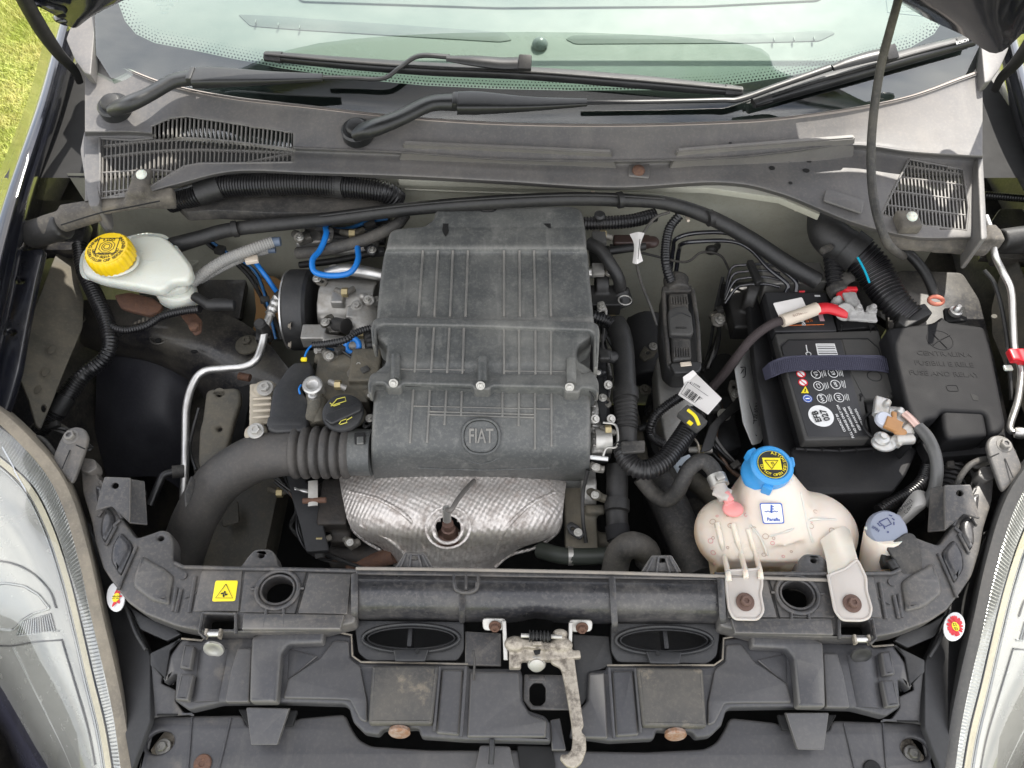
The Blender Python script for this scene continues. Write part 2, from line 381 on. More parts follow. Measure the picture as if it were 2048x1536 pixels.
alu = mat('cast_aluminium', (.4, .39, .37), .5, .75, dust=(.5, (.28, .25, .2), 20), bump=(150, .35))
alus = mat('aluminium_pipe', (.6, .59, .57), .35, .9, dust=(.3, (.3, .28, .24), 30), bump=(300, .1))
steel = mat('zinc_steel', (.5, .49, .46), .48, .9, dust=(.3, (.35, .3, .24), 60), bump=(300, .1))
latchm = mat('worn_yellow_zinc', (.38, .34, .28), .5, .5, dust=(.85, (.14, .12, .1), 75, .46, .62), bump=(200, .35))
shieldm = mat('heat_shield_metal', (.68, .64, .6), .44, .6, dust=(.65, (.24, .19, .16), 55, .48, .68), patch=(.35, (.34, .27, .24), 9, .55, .75), var=.15)
rust = mat('rusty_steel', (.11, .06, .042), .8, .1, dust=(.5, (.22, .11, .06), 120), bump=(300, .5))
rustb = mat('bright_rust', (.24, .13, .075), .7, .2, dust=(.7, (.42, .38, .35), 70), bump=(300, .4))
brownb = mat('brown_bolt', (.12, .07, .055), .6, .3, dust=(.3, (.2, .14, .1), 80), bump=(300, .3))
tankm = mat('translucent_cream_plastic', (.72, .63, .52), .26, sss=.6, dust=(.5, (.7, .62, .56), 10, .35, .65), patch=(.3, (.6, .38, .32), 16, .5, .75), bump=(120, .12), var=.06)
fluid(tankm)
tabm = mat('milky_plastic_tab', (.46, .42, .38), .35, sss=.2, bump=(200, .08), var=.05)
pinkm = mat('pink_stained_plastic', (.72, .28, .26), .35, sss=.3, bump=(90, .15), var=.1)
resm = mat('white_reservoir_plastic', (.64, .66, .6), .28, sss=.35, bump=(60, .08), var=.05, dust=(.35, (.6, .58, .42), 10, .45, .75))
yel = mat('yellow_cap_plastic', (.83, .56, .01), .38, var=.06)
yelp = mat('yellow_print', (.85, .68, .02), .45, var=.03)
blue = mat('blue_cap_plastic', (.035, .27, .6), .38, var=.08, dust=(.15, (.2, .4, .6), 30))
blueh = mat('blue_hose', (.01, .17, .55), .35, var=.1)
dblue = mat('navy_cap_plastic', (.19, .215, .27), .5, var=.1, dust=(.4, (.24, .235, .28), 12))
whitep = mat('white_print', (.75, .75, .74), .5, var=.03)
paper = mat('paper_label', (.72, .69, .66), .6, var=.05, bump=(100, .2))
tape = mat('old_cream_tape', (.6, .52, .42), .6, var=.15, bump=(200, .4))
inkb = mat('black_print', (.012, .012, .012), .6, var=.05)
inkbl = mat('blue_print', (.04, .1, .4), .5, var=.05)
redp = mat('red_plastic', (.6, .02, .03), .35, var=.1)
orgp = mat('orange_print', (.6, .14, .02), .5, var=.05)
salmon = mat('salmon_clip', (.75, .25, .17), .45, var=.05)
batm = mat('battery_plastic', (.013, .013, .014), .5, spec=.3, bump=(900, .08), dust=(.1, (.12, .11, .1), 8))
batg = mat('battery_lid_plastic', (.055, .054, .052), .6, spec=.3, bump=(900, .08), dust=(.15, (.15, .14, .12), 10))
batl = mat('battery_label', (.03, .03, .032), .5, var=.05)
fusep = mat('fuse_box_plastic', (.012, .012, .013), .68, spec=.2, bump=(800, .15))
webm = mat('navy_webbing', (.05, .05, .08), .7, var=.1, bump=(600, .4))
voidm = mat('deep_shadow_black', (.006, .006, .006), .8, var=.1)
dashm = mat('dashboard_plastic', (.2, .225, .205), .6, bump=(600, .1), var=.05)
fritm = mat('windscreen_frit', (.006, .006, .008), .3, var=.05, rvar=.01)
foam = mat('dusty_foam_seal', (.075, .068, .06), .85, dust=(.5, (.26, .23, .18), 20), bump=(60, .5))
terrub = mat('translucent_boot', (.45, .45, .44), .32, .45, sss=.2, bump=(120, .15), dust=(.4, (.4, .33, .22), 40))
amber = mat('amber_residue', (.38, .19, .07), .45, var=.3)
lampw = mat('lamp_reflector', (.46, .46, .455), .25, .45, var=.03)
lampg = mat('lamp_bezel', (.5, .51, .52), .3, .5, var=.08)
for m_ in (airp, slamp, shroudp):        # small round pieces without rubbed edges
    c_ = m_.copy(); c_.name = m_.name+'_round'; nt_ = c_.node_tree
    for n_ in nt_.nodes:
        if n_.type == 'MAP_RANGE' and n_.inputs[0].links and n_.inputs[0].links[0].from_node.type == 'NEW_GEOMETRY': n_.inputs[4].default_value = 0
    PLAIN[m_.name] = c_
def surface_at(o, u, v, d=0.0):
    dr = (P(u, v, 0)-CAM).normalized(); h = o.ray_cast(CAM, dr, distance=3); return (h[1]-dr*d) if h[0] else None
def glass_mat(name, tint, ior=1.5, rough=.0, boost=1.0):
    m = bpy.data.materials.new(name); m.use_nodes = True; nt = m.node_tree; nt.nodes.clear(); L = nt.links.new
    o = N(nt, 'ShaderNodeOutputMaterial'); t = N(nt, 'ShaderNodeBsdfTransparent'); t.inputs[0].default_value = tint+(1,)
    g = N(nt, 'ShaderNodeBsdfGlossy', _Roughness=rough); f = N(nt, 'ShaderNodeFresnel', _IOR=ior); x = N(nt, 'ShaderNodeMixShader')
    ge = N(nt, 'ShaderNodeNewGeometry'); mu = N(nt, 'ShaderNodeMath', operation='SUBTRACT', use_clamp=True); mu2 = N(nt, 'ShaderNodeMath', operation='MULTIPLY'); mu.inputs[0].default_value = 1; L(ge.outputs['Backfacing'], mu.inputs[1]); L(mu.outputs[0], mu2.inputs[0]); L(f.outputs[0], mu2.inputs[1]); L(mu2.outputs[0], x.inputs[0]); L(t.outputs[0], x.inputs[1]); L(g.outputs[0], x.inputs[2]); L(x.outputs[0], o.inputs[0]); return m
wglass = glass_mat('windscreen_glass', (.8, .87, .83), 2.35, .015)
lens = glass_mat('lens_plastic', (.95, .95, .93), 1.75, .02)
# ================================================================= ground
def plain(name, co, faces, m, par=None, smooth=0):
    me = bpy.data.meshes.new(name); me.from_pydata(co, [], faces); me.update(); return add(name, me, m, par, smooth)
grassg = mat('lawn_ground', (.18, .21, .045), .9, var=.5, vs=60, dust=(.6, (.24, .21, .09), 9, .4, .7))
g = plain('ground', [(-150, -150, -.83), (150, -150, -.83), (150, 150, -.83), (-150, 150, -.83)], [(0, 1, 2, 3)], grassg); g['kind'] = 'structure'
bladem = mat('grass_blades', (.34, .4, .07), .6, var=.55, vs=45, dust=(.75, (.6, .53, .22), 9, .4, .65))
rng = np.random.default_rng(5)
def blades(regs):
    co, fc = [], []
    for (x0, x1, y0, y1, n) in regs:
        x = rng.uniform(x0, x1, n); y = rng.uniform(y0, y1, n); a = rng.uniform(0, 6.28, n); h = rng.uniform(.008, .028, n); wd = rng.uniform(.0015, .003, n); le = rng.normal(0, .013, (n, 2))
        cl = np.sin(x*9)+np.sin(y*11+x*4); h *= 1+.25*cl
        b = np.stack([x-np.cos(a)*wd, y-np.sin(a)*wd, np.full(n, -.83)], 1); c = np.stack([x+np.cos(a)*wd, y+np.sin(a)*wd, np.full(n, -.83)], 1)
        t = np.stack([x+le[:, 0], y+le[:, 1], -.83+h], 1); k = sum(len(q) for q in co); q = np.stack([b, c, t], 1).reshape(-1, 3); co.append(q)
        fc.append(np.arange(n*3).reshape(-1, 3)+k)
    co = np.concatenate(co); fc = np.concatenate(fc); me = bpy.data.meshes.new('grass'); me.vertices.add(len(co)); me.vertices.foreach_set('co', co.ravel())
    me.loops.add(fc.size); me.loops.foreach_set('vertex_index', fc.ravel().astype(np.int32)); me.polygons.add(len(fc)); me.polygons.foreach_set('loop_start', np.arange(0, fc.size, 3, dtype=np.int32)); me.update(); return me
g = add('grass', blades([(-2.8, -1.0, .7, 3.3, 170000), (1.15, 2.4, .8, 2.9, 40000), (-1.2, -.7, -.4, .7, 14000), (.7, 1.2, -.4, .7, 8000), (-2.8, -1.0, -1.2, .7, 90000), (1.0, 2.8, -1.2, .8, 90000), (-1.0, 1.0, -1.3, -.4, 45000), (2.4, 3.2, .8, 2.9, 25000), (-.3, .5, 0, .5, 3000)]), bladem, None, 0)
tag(g, 'sunlit yellow green lawn grass on the ground around the car', 'grass'); g['kind'] = 'stuff'; THINGS.remove(g)

# ================================================================= car body
body = thing('car_body', 'black painted car body shell with dusty inner wings around the open engine bay', 'car body')
firew = plain('firewall', [(-.7, .645, .09), (.74, .645, .09), (.74, .65, -.05), (.74, .62, -.6), (-.7, .62, -.6), (-.7, .65, -.05)], [(0, 1, 2, 5), (5, 2, 3, 4)], sage, body)
slab('firewall_ledge', [(795, 360), (1250, 372), (1420, 376), (1560, 396), (1640, 430), (1640, 400), (1400, 350), (800, 340)], .085, .012, sage, body, r=3)
ring('firewall_seam', Vector((.13, .603, -.06)), 0, 0, 1, sage, body)if 0 else None
tube('firewall_swage', [(810, 378, .06), (960, 384, .06), (1200, 388, .06), (1330, 380, .05)], 4, sage, body)
for (u, v, c) in [(925, 378, tape), (1185, 379, tape), (1590, 416, tape), (1375, 437, tape), (1244, 340, tape)][:4]:
    lathe('stud', (u, v, .05), (0, -1, .3), [(4, -3), (4, 8), (3, 10)], c, body, seg=10)
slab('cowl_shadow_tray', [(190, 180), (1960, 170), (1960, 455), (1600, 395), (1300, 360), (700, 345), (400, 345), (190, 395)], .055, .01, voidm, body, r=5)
# floor of the bay
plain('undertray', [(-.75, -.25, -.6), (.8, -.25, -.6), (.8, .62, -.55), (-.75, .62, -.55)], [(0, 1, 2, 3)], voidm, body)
plain('bay_side_left', [(-.8, -.3, .0), (-.8, .9, .02), (-.68, .9, -.6), (-.68, -.3, -.6)], [(0, 1, 2, 3)], bodyp, body)
plain('bay_side_right', [(.86, -.3, .0), (.86, .9, .02), (.73, .9, -.6), (.73, -.3, -.6)], [(0, 1, 2, 3)], bodyp, body)
fr = [[(96, 45, .0), (55, 200, .0), (-25, 400, -.02), (-110, 600, -.05), (-210, 800, -.08), (-270, 900, -.1)],
      [(116, 44, .13), (72, 200, .12), (3, 400, .10), (-60, 600, .08), (-110, 800, .07), (-140, 900, .06)],
      [(122, 45, .15), (80, 200, .14), (11, 400, .12), (-42, 600, .10), (-90, 800, .08), (-115, 900, .07)],
      [(135, 50, .15), (97, 200, .14), (34, 400, .12), (-15, 600, .10), (-55, 800, .08), (-80, 900, .07)],
      [(140, 60, .13), (104, 200, .12), (44, 400, .10), (-2, 600, .08), (-45, 800, .06), (-70, 900, .05)],
      [(152, 80, .125), (118, 220, .11), (62, 400, .095), (20, 600, .075), (-25, 800, .055), (-50, 900, .045)],
      [(160, 100, .02), (128, 240, .01), (84, 410, .0), (40, 610, -.01), (0, 800, -.03), (-25, 900, -.04)]]
for k, f in enumerate([lambda r: r, M_]):
    loft('front_fender', [f(r) for r in fr], glossb, body, n=8, m=3, thick=.0015)
    # upper trim in front of the pillar
    slab('pillar_trim', f([(188, -10), (189, 60), (181, 150), (168, 145), (150, 120), (132, 78), (150, 30), (160, -10)]), (.2, 10), .02, cowlp, body, r=4)
    slab('fender_ledge', f([(40, 500), (88, 497), (72, 560), (52, 660), (38, 740), (20, 800), (-5, 860), (-40, 850), (-20, 700), (10, 600)]), (.045, 6, 0), .012, glossb, body, r=6, holes=[ell(*f([(40, 561)])[0], 10, 7, 14), ell(*f([(23, 664)])[0], 10, 7, 14)])
    slab('inner_wing', f([(120, 488), (140, 492), (168, 600), (166, 655), (132, 735), (100, 815), (82, 858), (72, 850), (58, 800), (34, 742), (52, 660)]), (-.02, -8, (-38 if k == 0 else 38)), .006, olive, body, r=5, holes=[ell(*f([(88, 816)])[0], 5, 8, 12)])
    for q in [(104, 700), (92, 745), (76, 780)]:
        disc('spot_weld', (*f([q])[0], -.014), 7, 10, olive, body, t=2)
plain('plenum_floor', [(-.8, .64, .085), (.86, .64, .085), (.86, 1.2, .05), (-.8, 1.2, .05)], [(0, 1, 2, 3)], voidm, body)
for f in (lambda r: r, M_): slab('hinge_channel', f([(140, 60), (178, 150), (200, 420), (190, 500), (120, 500), (60, 520), (10, 640), (40, 440), (96, 240)]), -.03, .01, bodyp, body, r=0); slab('channel_shelf', f([(70, 400), (150, 400), (176, 440), (160, 500), (60, 500)]), .0, .02, bodyp, body, r=6)
tube('grommet_conduit', [(78, 342, .03), (165, 346, .03)], 16, corrm, body, corr=5); tube('grommet_conduit', [(1966, 390, .03), (2060, 398, .03)], 16, corrm, body, corr=5)
# left apron: ledge above the wheel arch, liner and rails
loft('strut_rail', [[(165, 600, -.1), (240, 600, -.1), (360, 615, -.1), (450, 628, -.11), (520, 670, -.12), (580, 740, -.12)],
     [(160, 640, -.12), (230, 660, -.105), (330, 680, -.1), (430, 700, -.11), (500, 735, -.12), (575, 790, -.13)],
     [(160, 668, -.15), (225, 700, -.15), (310, 717, -.15), (380, 745, -.15), (450, 790, -.16), (560, 840, -.17)],
     [(160, 690, -.19), (222, 712, -.19), (300, 728, -.19), (376, 760, -.2), (440, 830, -.22), (540, 900, -.26)]], bodyp, body, n=8, m=5)
for (u, v, a, b) in [(238, 669, 9, 5), (389, 704, 7, 4), (317, 682, 6, 6)]:
    disc('rail_hole', (u, v, -.1), a, b, voidm, body, t=2.5)
ring('rail_boss', (317, 677, -.1), 16, 13, 4, bodyp, body, flat=.5)
loft('wheel_arch_liner', [[(196, 706, -.2), (250, 704, -.17), (310, 716, -.17), (375, 752, -.2)], [(193, 760, -.22), (240, 758, -.2), (320, 765, -.2), (378, 800, -.24)],
     [(190, 850, -.27), (235, 850, -.24), (320, 850, -.24), (374, 880, -.28)], [(186, 955, -.36), (240, 955, -.33), (320, 955, -.33), (370, 985, -.37)]], glossb if 0 else mat('satin_black_liner', (.022, .022, .028), .5, dust=(.25, (.09, .09, .1), 14), bump=(300, .1)), body, n=6, m=6)
slab('rail_side', [(150, 640), (222, 705), (200, 760), (203, 955), (170, 950), (120, 860), (150, 740)], (-.3, 20), .01, bodyp, body)
slab('lower_rail', [(378, 755), (445, 772), (560, 735), (600, 790), (560, 900), (400, 1000), (378, 900)], (-.28, 0), .02, bodyp, body)
slab('chassis_rail', [(398, 1150), (432, 1040), (470, 960), (540, 920), (563, 950), (540, 1060), (520, 1150)], (-.22, 6), .06, olive, body, r=8)
slab('chassis_patch', [(442, 1020), (476, 1000), (478, 1045), (444, 1054)], (-.2, 6), .004, olive, body, r=6)
slab('engine_mount_ledge', [(340, 420), (400, 425), (520, 440), (640, 430), (640, 470), (430, 500), (340, 560)], (-.1, 10), .01, sage, body)
slab('inner_tower', [(352, 505), (478, 440), (492, 560), (478, 640), (415, 628), (352, 600)], (-.16, 30), .02, bodyp, body)
slab('inner_tower_side', [(440, 520), (480, 470), (560, 480), (640, 540), (700, 640), (600, 760), (540, 700), (478, 640)], (-.3, 20), .02, sage, body, r=8)
# right apron
slab('apron_plate', [(1770, 560), (1800, 540), (1925, 545), (1960, 600), (1985, 700), (2030, 900), (1960, 940), (1840, 900), (1780, 700)], (-.05, 5), .01, bodyp, body, r=10)
slab('right_rail', [(1560, 470), (1760, 480), (1900, 500), (1960, 620), (1800, 660), (1640, 560)], (-.16, 10), .02, bodyp, body)
slab('right_inner_tower', [(1440, 470), (1600, 480), (1700, 560), (1640, 640), (1460, 640)], (-.25, 20), .02, bodyp, body)
slab('right_chassis_rail', [(1290, 930), (1400, 930), (1500, 1160), (1380, 1160), (1300, 1010)], (-.26, 4), .05, bodyp, body)
tube('brake_pipe', [(1220, 490, -.02), (1310, 512, -.04), (1370, 524, -.04), (1400, 506, -.03), (1425, 505, -.03), (1445, 515, -.04), (1458, 540, -.06)], 5, hosem, body)
blob('pipe_grommet', [('e', (1423, 500, -.04), (14, 10, 12)), ('e', (1435, 492, -.04), (8, 8, 8))], rubber, body)

# ================================================================= windscreen
WP0 = P(1075, 205, .15); WN = Vector((0, -sin(radians(31)), cos(radians(31))))
def PW(u, v, off=0): return ray_plane(u, v, WP0+WN*off, WN)
ws = thing('windscreen', 'greenish windscreen glass with black dotted border behind the wipers', 'windscreen')
outl = [(186, -80), (192, 110), (300, 280), (700, 300), (1075, 300), (1500, 290), (1850, 260), (1958, 130), (1960, -80)]
clear = [(232, -60), (236, 5), (250, 42), (272, 68), (310, 86), (385, 100), (450, 114), (560, 136), (700, 157), (850, 171), (1000, 178), (1140, 181), (1300, 180), (1440, 173), (1560, 155), (1700, 125), (1820, 95), (1868, 68), (1888, 38), (1900, 0), (1904, -60)]
slab('frit_border', outl, (WP0-WN*.004, WN), .0015, fritm, ws, holes=[clear], bev=.0003, r=0)
slab('glass_pane', [(u, v) for u, v in outl], (WP0, WN), .0022, wglass, ws, bev=.0003, r=0)
cl = clear
dots = bmesh.new()
for i in range(len(cl)-1):
    a, b = Vector(cl[i]), Vector(cl[i+1]); d = (b-a); nn = Vector((d.y, -d.x)).normalized(); m = int(d.length/7.0)
    for j in range(m):
        for r_ in range(5):
            c = a+d*((j+(.5 if r_ % 2 else 0))/m)+nn*(3+r_*6.0); q = PW(c.x, c.y, -.0032); k = (2.1-.36*r_)*pxm(q)
            if c.y < -20: continue
            X, Y, Z = frame(WN); dots.faces.new([dots.verts.new(q+(X*cos(t)+Y*sin(t))*k) for t in [pi/3*s for s in range(6)]])
o = add('frit_dots', dots, fritm, ws, 0); o['kind'] = 'stuff'
pw = whitep
for i, s in enumerate(['TEMPERED GLASS', 'LAMINATED', 'E1  43R', 'DOT']):
    text('glass_marking', s, PW(330, 2+i*8, -.003), 5, lampg, ws, n=WN, lift=0)
tube('glass_sticker_frame', [PW(1770, -20, -.003), PW(1775, 25, -.003), PW(1862, 34, -.003), PW(1858, -20, -.003)], 2, lampg, ws, straight=True)
for i in range(3): text('glass_marking', 'www. autoglass service', PW(1822, 6+i*8, -.003), 4, lampg, ws, n=WN, lift=0)
dash = thing('dashboard', 'pale grey dashboard top with defroster slots seen through the windscreen', 'dashboard')
DP = WP0-WN*.035-Vector((0, .0, .0)); DN = Vector((0, -sin(radians(12)), cos(radians(12))))
def PD(u, v, off=0): return ray_plane(u, v, DP+DN*off, DN)
slab('dash_top', [(215, 205), (1935, 195), (1950, -120), (205, -120)], (DP, DN), .01, dashm, dash, r=0)
slab('dash_ridge', [(600, 2), (1000, 15), (1400, 12), (1640, 0), (1700, -60), (560, -60)], (DP+DN*.003, DN), .004, dashm, dash, r=10)
vent = mat('defroster_vent', (.12, .14, .13), .6)
for o_ in [[(475, 28), (560, 32), (1010, 64), (1025, 80), (1000, 84), (600, 60), (500, 52)], [(1130, 78), (1145, 70), (1500, 68), (1660, 60), (1672, 66), (1640, 82), (1500, 86), (1150, 88)]]:
    slab('defroster_slot', o_, (DP+DN*.0012, DN), .002, vent, dash, r=6)
for (u, v) in [(512, 44), (557, 50), (600, 55), (1548, 80), (1588, 79), (1628, 78)]:
    bx('slot_rib', PD(u, v, .006), (2, 8, 6), (12, 0, 0), dashm, dash, 0)
lathe('sun_sensor', PD(1080, 88, .004), (0, -.3, 1), [(16, 0), (15, 4), (10, 10), (4, 13)], mat('sensor_dome', (.2, .22, .22), .3), dash)

# ================================================================= cowl
cowl = thing('cowl_panel', 'grey plastic cowl panel with slotted air intakes at both ends below the windscreen', 'cowl panel')
US = [170, 200, 270, 350, 470, 620, 800, 1000, 1230, 1440, 1560, 1700, 1820, 1920, 1965]
def yat(tab, u): return float(np.interp(u, [t[0] for t in tab], [t[1] for t in tab]))
top = [(170, 88), (200, 104), (250, 135), (330, 166), (430, 190), (560, 203), (700, 222), (870, 238), (1030, 246), (1230, 248), (1380, 246), (1550, 236), (1740, 211), (1850, 184), (1920, 155), (1965, 138)]
stp = [(170, 262), (260, 266), (350, 240), (600, 298), (800, 305), (1000, 318), (1240, 322), (1350, 322), (1500, 310), (1700, 300), (1800, 306), (1920, 308), (1965, 310)]
stp = [(170, 262), (300, 262), (420, 285), (600, 296), (800, 304), (1000, 318), (1240, 322), (1350, 322), (1500, 312), (1700, 288), (1800, 300), (1920, 308), (1965, 310)]
bot = [(170, 404), (210, 398), (300, 390), (345, 374), (380, 350), (440, 343), (700, 349), (870, 356), (1060, 367), (1250, 377), (1380, 364), (1440, 366), (1560, 388), (1640, 420), (1760, 468), (1850, 478), (1965, 476)]
rows = []
for (f, z) in [(-.01, .170), (.04, .176), (.1, .172), (.55, .160), (.93, .152)]: rows.append([(u, yat(top, u)+(yat(stp, u)-yat(top, u))*f, z) for u in US])
for (f, z) in [(.02, .150), (.10, .128), (.5, .122), (.93, .118), (1.0, .112)]: rows.append([(u, yat(stp, u)+(yat(bot, u)-yat(stp, u))*f, z) for u in US])
rows.append([(u, yat(bot, u)+5, .098) for u in US])
gl = [(200, 276), (262, 280), (306, 276), (303, 252), (340, 236), (372, 232), (583, 264), (586, 325), (400, 327), (368, 333), (300, 374), (200, 398)]
gr = [(1818, 318), (1926, 339), (1937, 415), (1932, 461), (1850, 452), (1763, 429)]
co, G = loft('panel', rows, cowlp, cowl, n=24, m=8, thick=.0025, cut=[gl, gr]); HC = Height(G)
def onC(u, v, d=0): return P(u, v, HC(u, v)+d)
def lattice(poly, lines, cross):
    bm = bmesh.new(); obs = []
    def bar(pts, w, dz=-.0035, hgt=2.2):
        for a, b in zip(pts, pts[1:]):
            if not (inpoly((a[0]+b[0])/2, (a[1]+b[1])/2, poly)): continue
            p, q = onC(*a, dz), onC(*b, dz); k = pxm(p)*w/2; t = (q-p).normalized(); s = t.cross(Vector((0, 0, 1))).normalized()*k; h = Vector((0, 0, k*2*hgt))
            v = [bm.verts.new(c) for c in (p-s, p+s, q+s, q-s, p-s-h, p+s-h, q+s-h, q-s-h)]
            for f in ((0, 1, 2, 3), (7, 6, 5, 4), (0, 4, 5, 1), (1, 5, 6, 2), (2, 6, 7, 3), (3, 7, 4, 0)): bm.faces.new([v[i] for i in f])
    for l in lines: bar(l, 2.5)
    for l in cross: bar(l, 3, -.003)
    bmesh.ops.recalc_face_normals(bm, faces=bm.faces); o = add('intake_slats', bm, cowlp, cowl, 0); o['kind'] = 'stuff'
    tube('intake_rim', [onC(*p, -.001) for p in poly+[poly[0]]], 5, cowlp, cowl, straight=True, cap=False)
def seg(a, b, n=14): return [(a[0]+(b[0]-a[0])*i/n, a[1]+(b[1]-a[1])*i/n) for i in range(n+1)]
lattice([(p[0], p[1]) for p in gl], [seg((u, 225), (u-9*((u-200)/400)-2, 400), 40) for u in np.arange(206, 592, 8.7)],
        [cr_spline([(196, y0), (300, y0-12+k_), (400, y0-16+k_*2), (590, y1)], 12).tolist() for (y0, y1, k_) in [(292, 297, 0), (314, 303, 0), (345, 303, 6), (384, 330, 4), (398, 380, 0)]])
lattice(gr, [seg((u, 305), (u+14, 480), 40) for u in np.arange(1740, 1944, 7.2)], [seg((1740, 318), (1950, 352), 24), seg((1740, 345), (1950, 372), 24), seg((1740, 375), (1950, 402), 24), seg((1740, 405), (1950, 432), 24)])
# raised ledges on the panel
for o_, s_ in [([(808, 280), (1222, 298), (1237, 341), (796, 324)], .02), ([(1354, 295), (1708, 268), (1708, 320), (1620, 330), (1336, 341)], .026)]:
    pts = o_; z0 = .152
    tp = [P(pts[0][0], pts[0][1], z0+.012), P(pts[1][0], pts[1][1], z0+.012)]
    back = [P(pts[0][0], pts[0][1], z0), P(pts[1][0], pts[1][1], z0)]; fr_ = [P(q[0], q[1], .118) for q in pts[2:]]
    bm = bmesh.new(); ed = [Vector((t.x, t.y-.008, t.z-.001)) for t in tp]
    A = [bm.verts.new(p) for p in tp]; B = [bm.verts.new(p) for p in ed]; Cc = [bm.verts.new(p) for p in fr_[::-1]]; D = [bm.verts.new(p+Vector((0, .012, -.03))) for p in tp]
    bm.faces.new((A[0], A[1], B[1], B[0])); bm.faces.new([B[0], B[1]]+Cc[::-1]); bm.faces.new((A[0], B[0], Cc[0], D[0])); bm.faces.new((A[1], D[1], Cc[-1], B[1])); bm.faces.new((A[0], D[0], D[1], A[1]))
    bmesh.ops.recalc_face_normals(bm, faces=bm.faces); bmesh.ops.bevel(bm, geom=[e for e in bm.edges], offset=.0018, segments=2, affect='EDGES'); add('step_ledge', bm, cowlp, cowl, 40)
slab('mould_pad', [(1650, 383), (1665, 384), (1728, 404), (1722, 430), (1645, 404)], (.122, 4, 2), .004, cowlp, cowl, lift=.004, r=4)
slab('screw_recess', [(1258, 326), (1299, 328), (1298, 358), (1256, 354)], (.123, 2), .004, cowlp, cowl, lift=.003, r=4)
lathe('screw', (1277, 341, .128), (0, -.25, 1), [(13, 0), (12, 3), (9, 5), (4, 6)], brownb if 0 else rust, cowl)
for (u, v, a, b) in [(1544, 336, 6, 6), (1577, 321, 4, 4), (1618, 323, 5, 3), (1612, 341, 7, 6), (1581, 366, 4, 4), (1461, 286, 3, 3)]:
    disc('wet_spot', onC(u, v, .0006), a, b, inkb, cowl, t=.4)
tube('top_lip', [(*[(u, yat(top, u)+3, .174)][0],) for u in US], 8, mat('glint_pale_lip', (.3, .26, .235), .6, var=.15), cowl, n=8, flat=.5)  # glint along the cowl's top edge, painted in as a paler lip colour
slab('end_cheek', [(168, 262), (178, 262), (200, 402), (196, 412), (178, 412), (160, 300)], (.12, 0), .05, cowlp, cowl)
slab('end_cheek', [(1955, 310), (1966, 308), (1975, 476), (1962, 480)], (.14, 0), .06, cowlp, cowl)

# ================================================================= hood, hinge arms
hood = thing('hood', 'dark raised hood whose rear corners hang above the cowl', 'hood')
hr = [[(-80, -90, .5), (30, -12, .36), (105, 28, .31), (146, 56, .29), (172, 36, .30), (200, -8, .33), (-1,0,0), (-2,0,0), (-3,0,0), (1740, -25, .33), (1850, 35, .30), (1925, 70, .29), (1992, 107, .28), (2060, 55, .34), (2200, -40, .5)]]
wid = np.linspace(-.72, .78, 15)
def hoodrow(y, z, sag=0): return [Vector((x, y+.06*(1-abs(x)/.75)*0, z+.02*(1-(x/.75)**2))) for x in wid]
h0 = [P(*p) for p in hr[0]]; h0[6] = Vector((-.36, .80, .33)); h0[7] = Vector((.03, .82, .33)); h0[8] = Vector((.42, .80, .33))
h1 = [p.lerp(Vector((wid[i], .62, .50)), .45) for i, p in enumerate(h0)]
loft('hood_panel', [h0, h1, hoodrow(.52, .66), hoodrow(.36, .95), hoodrow(.2, 1.2)], glossb, hood, n=5, m=5, thick=.012)
for f, sx in [(lambda r: r, 1), (M_, -1)]:
    tube('hinge_arm', [(*f([q])[0],) for q in [(20, -60, .45, 34), (52, 5, .36, 32), (85, 62, .28, 30), (118, 108, .22, 24), (148, 140, .17, 18), (160, 165, .13, 14)]], 30, rubber, hood, flat=.5)
    blob('corner_bracket', [('b', (*f([(90, 8)])[0], .335), (46, 14, 6), (0, 20*sx, 0)), ('e', (*f([(128, 34)])[0], .30), (26, 22, 10)), ('e', (*f([(140, 44)])[0], .29), (18, 14, 9))], glossb, hood, .006)
    disc('bracket_hole', (*f([(124, 33)])[0], .322), 9, 6, voidm, hood, t=2)
st = thing('washer_hose', 'thin black rubber hose hanging from the hood in front of the right cowl', 'hose')
tube('hose', [(1803, -40, .42), (1795, 5, .38), (1780, 60, .33), (1762, 130, .28), (1748, 220, .23), (1742, 300, .19), (1744, 370, .16), (1754, 430, .155), (1772, 480, .135), (1790, 502, .11), (1806, 512, .06)], 17, hosem, st, n=10)

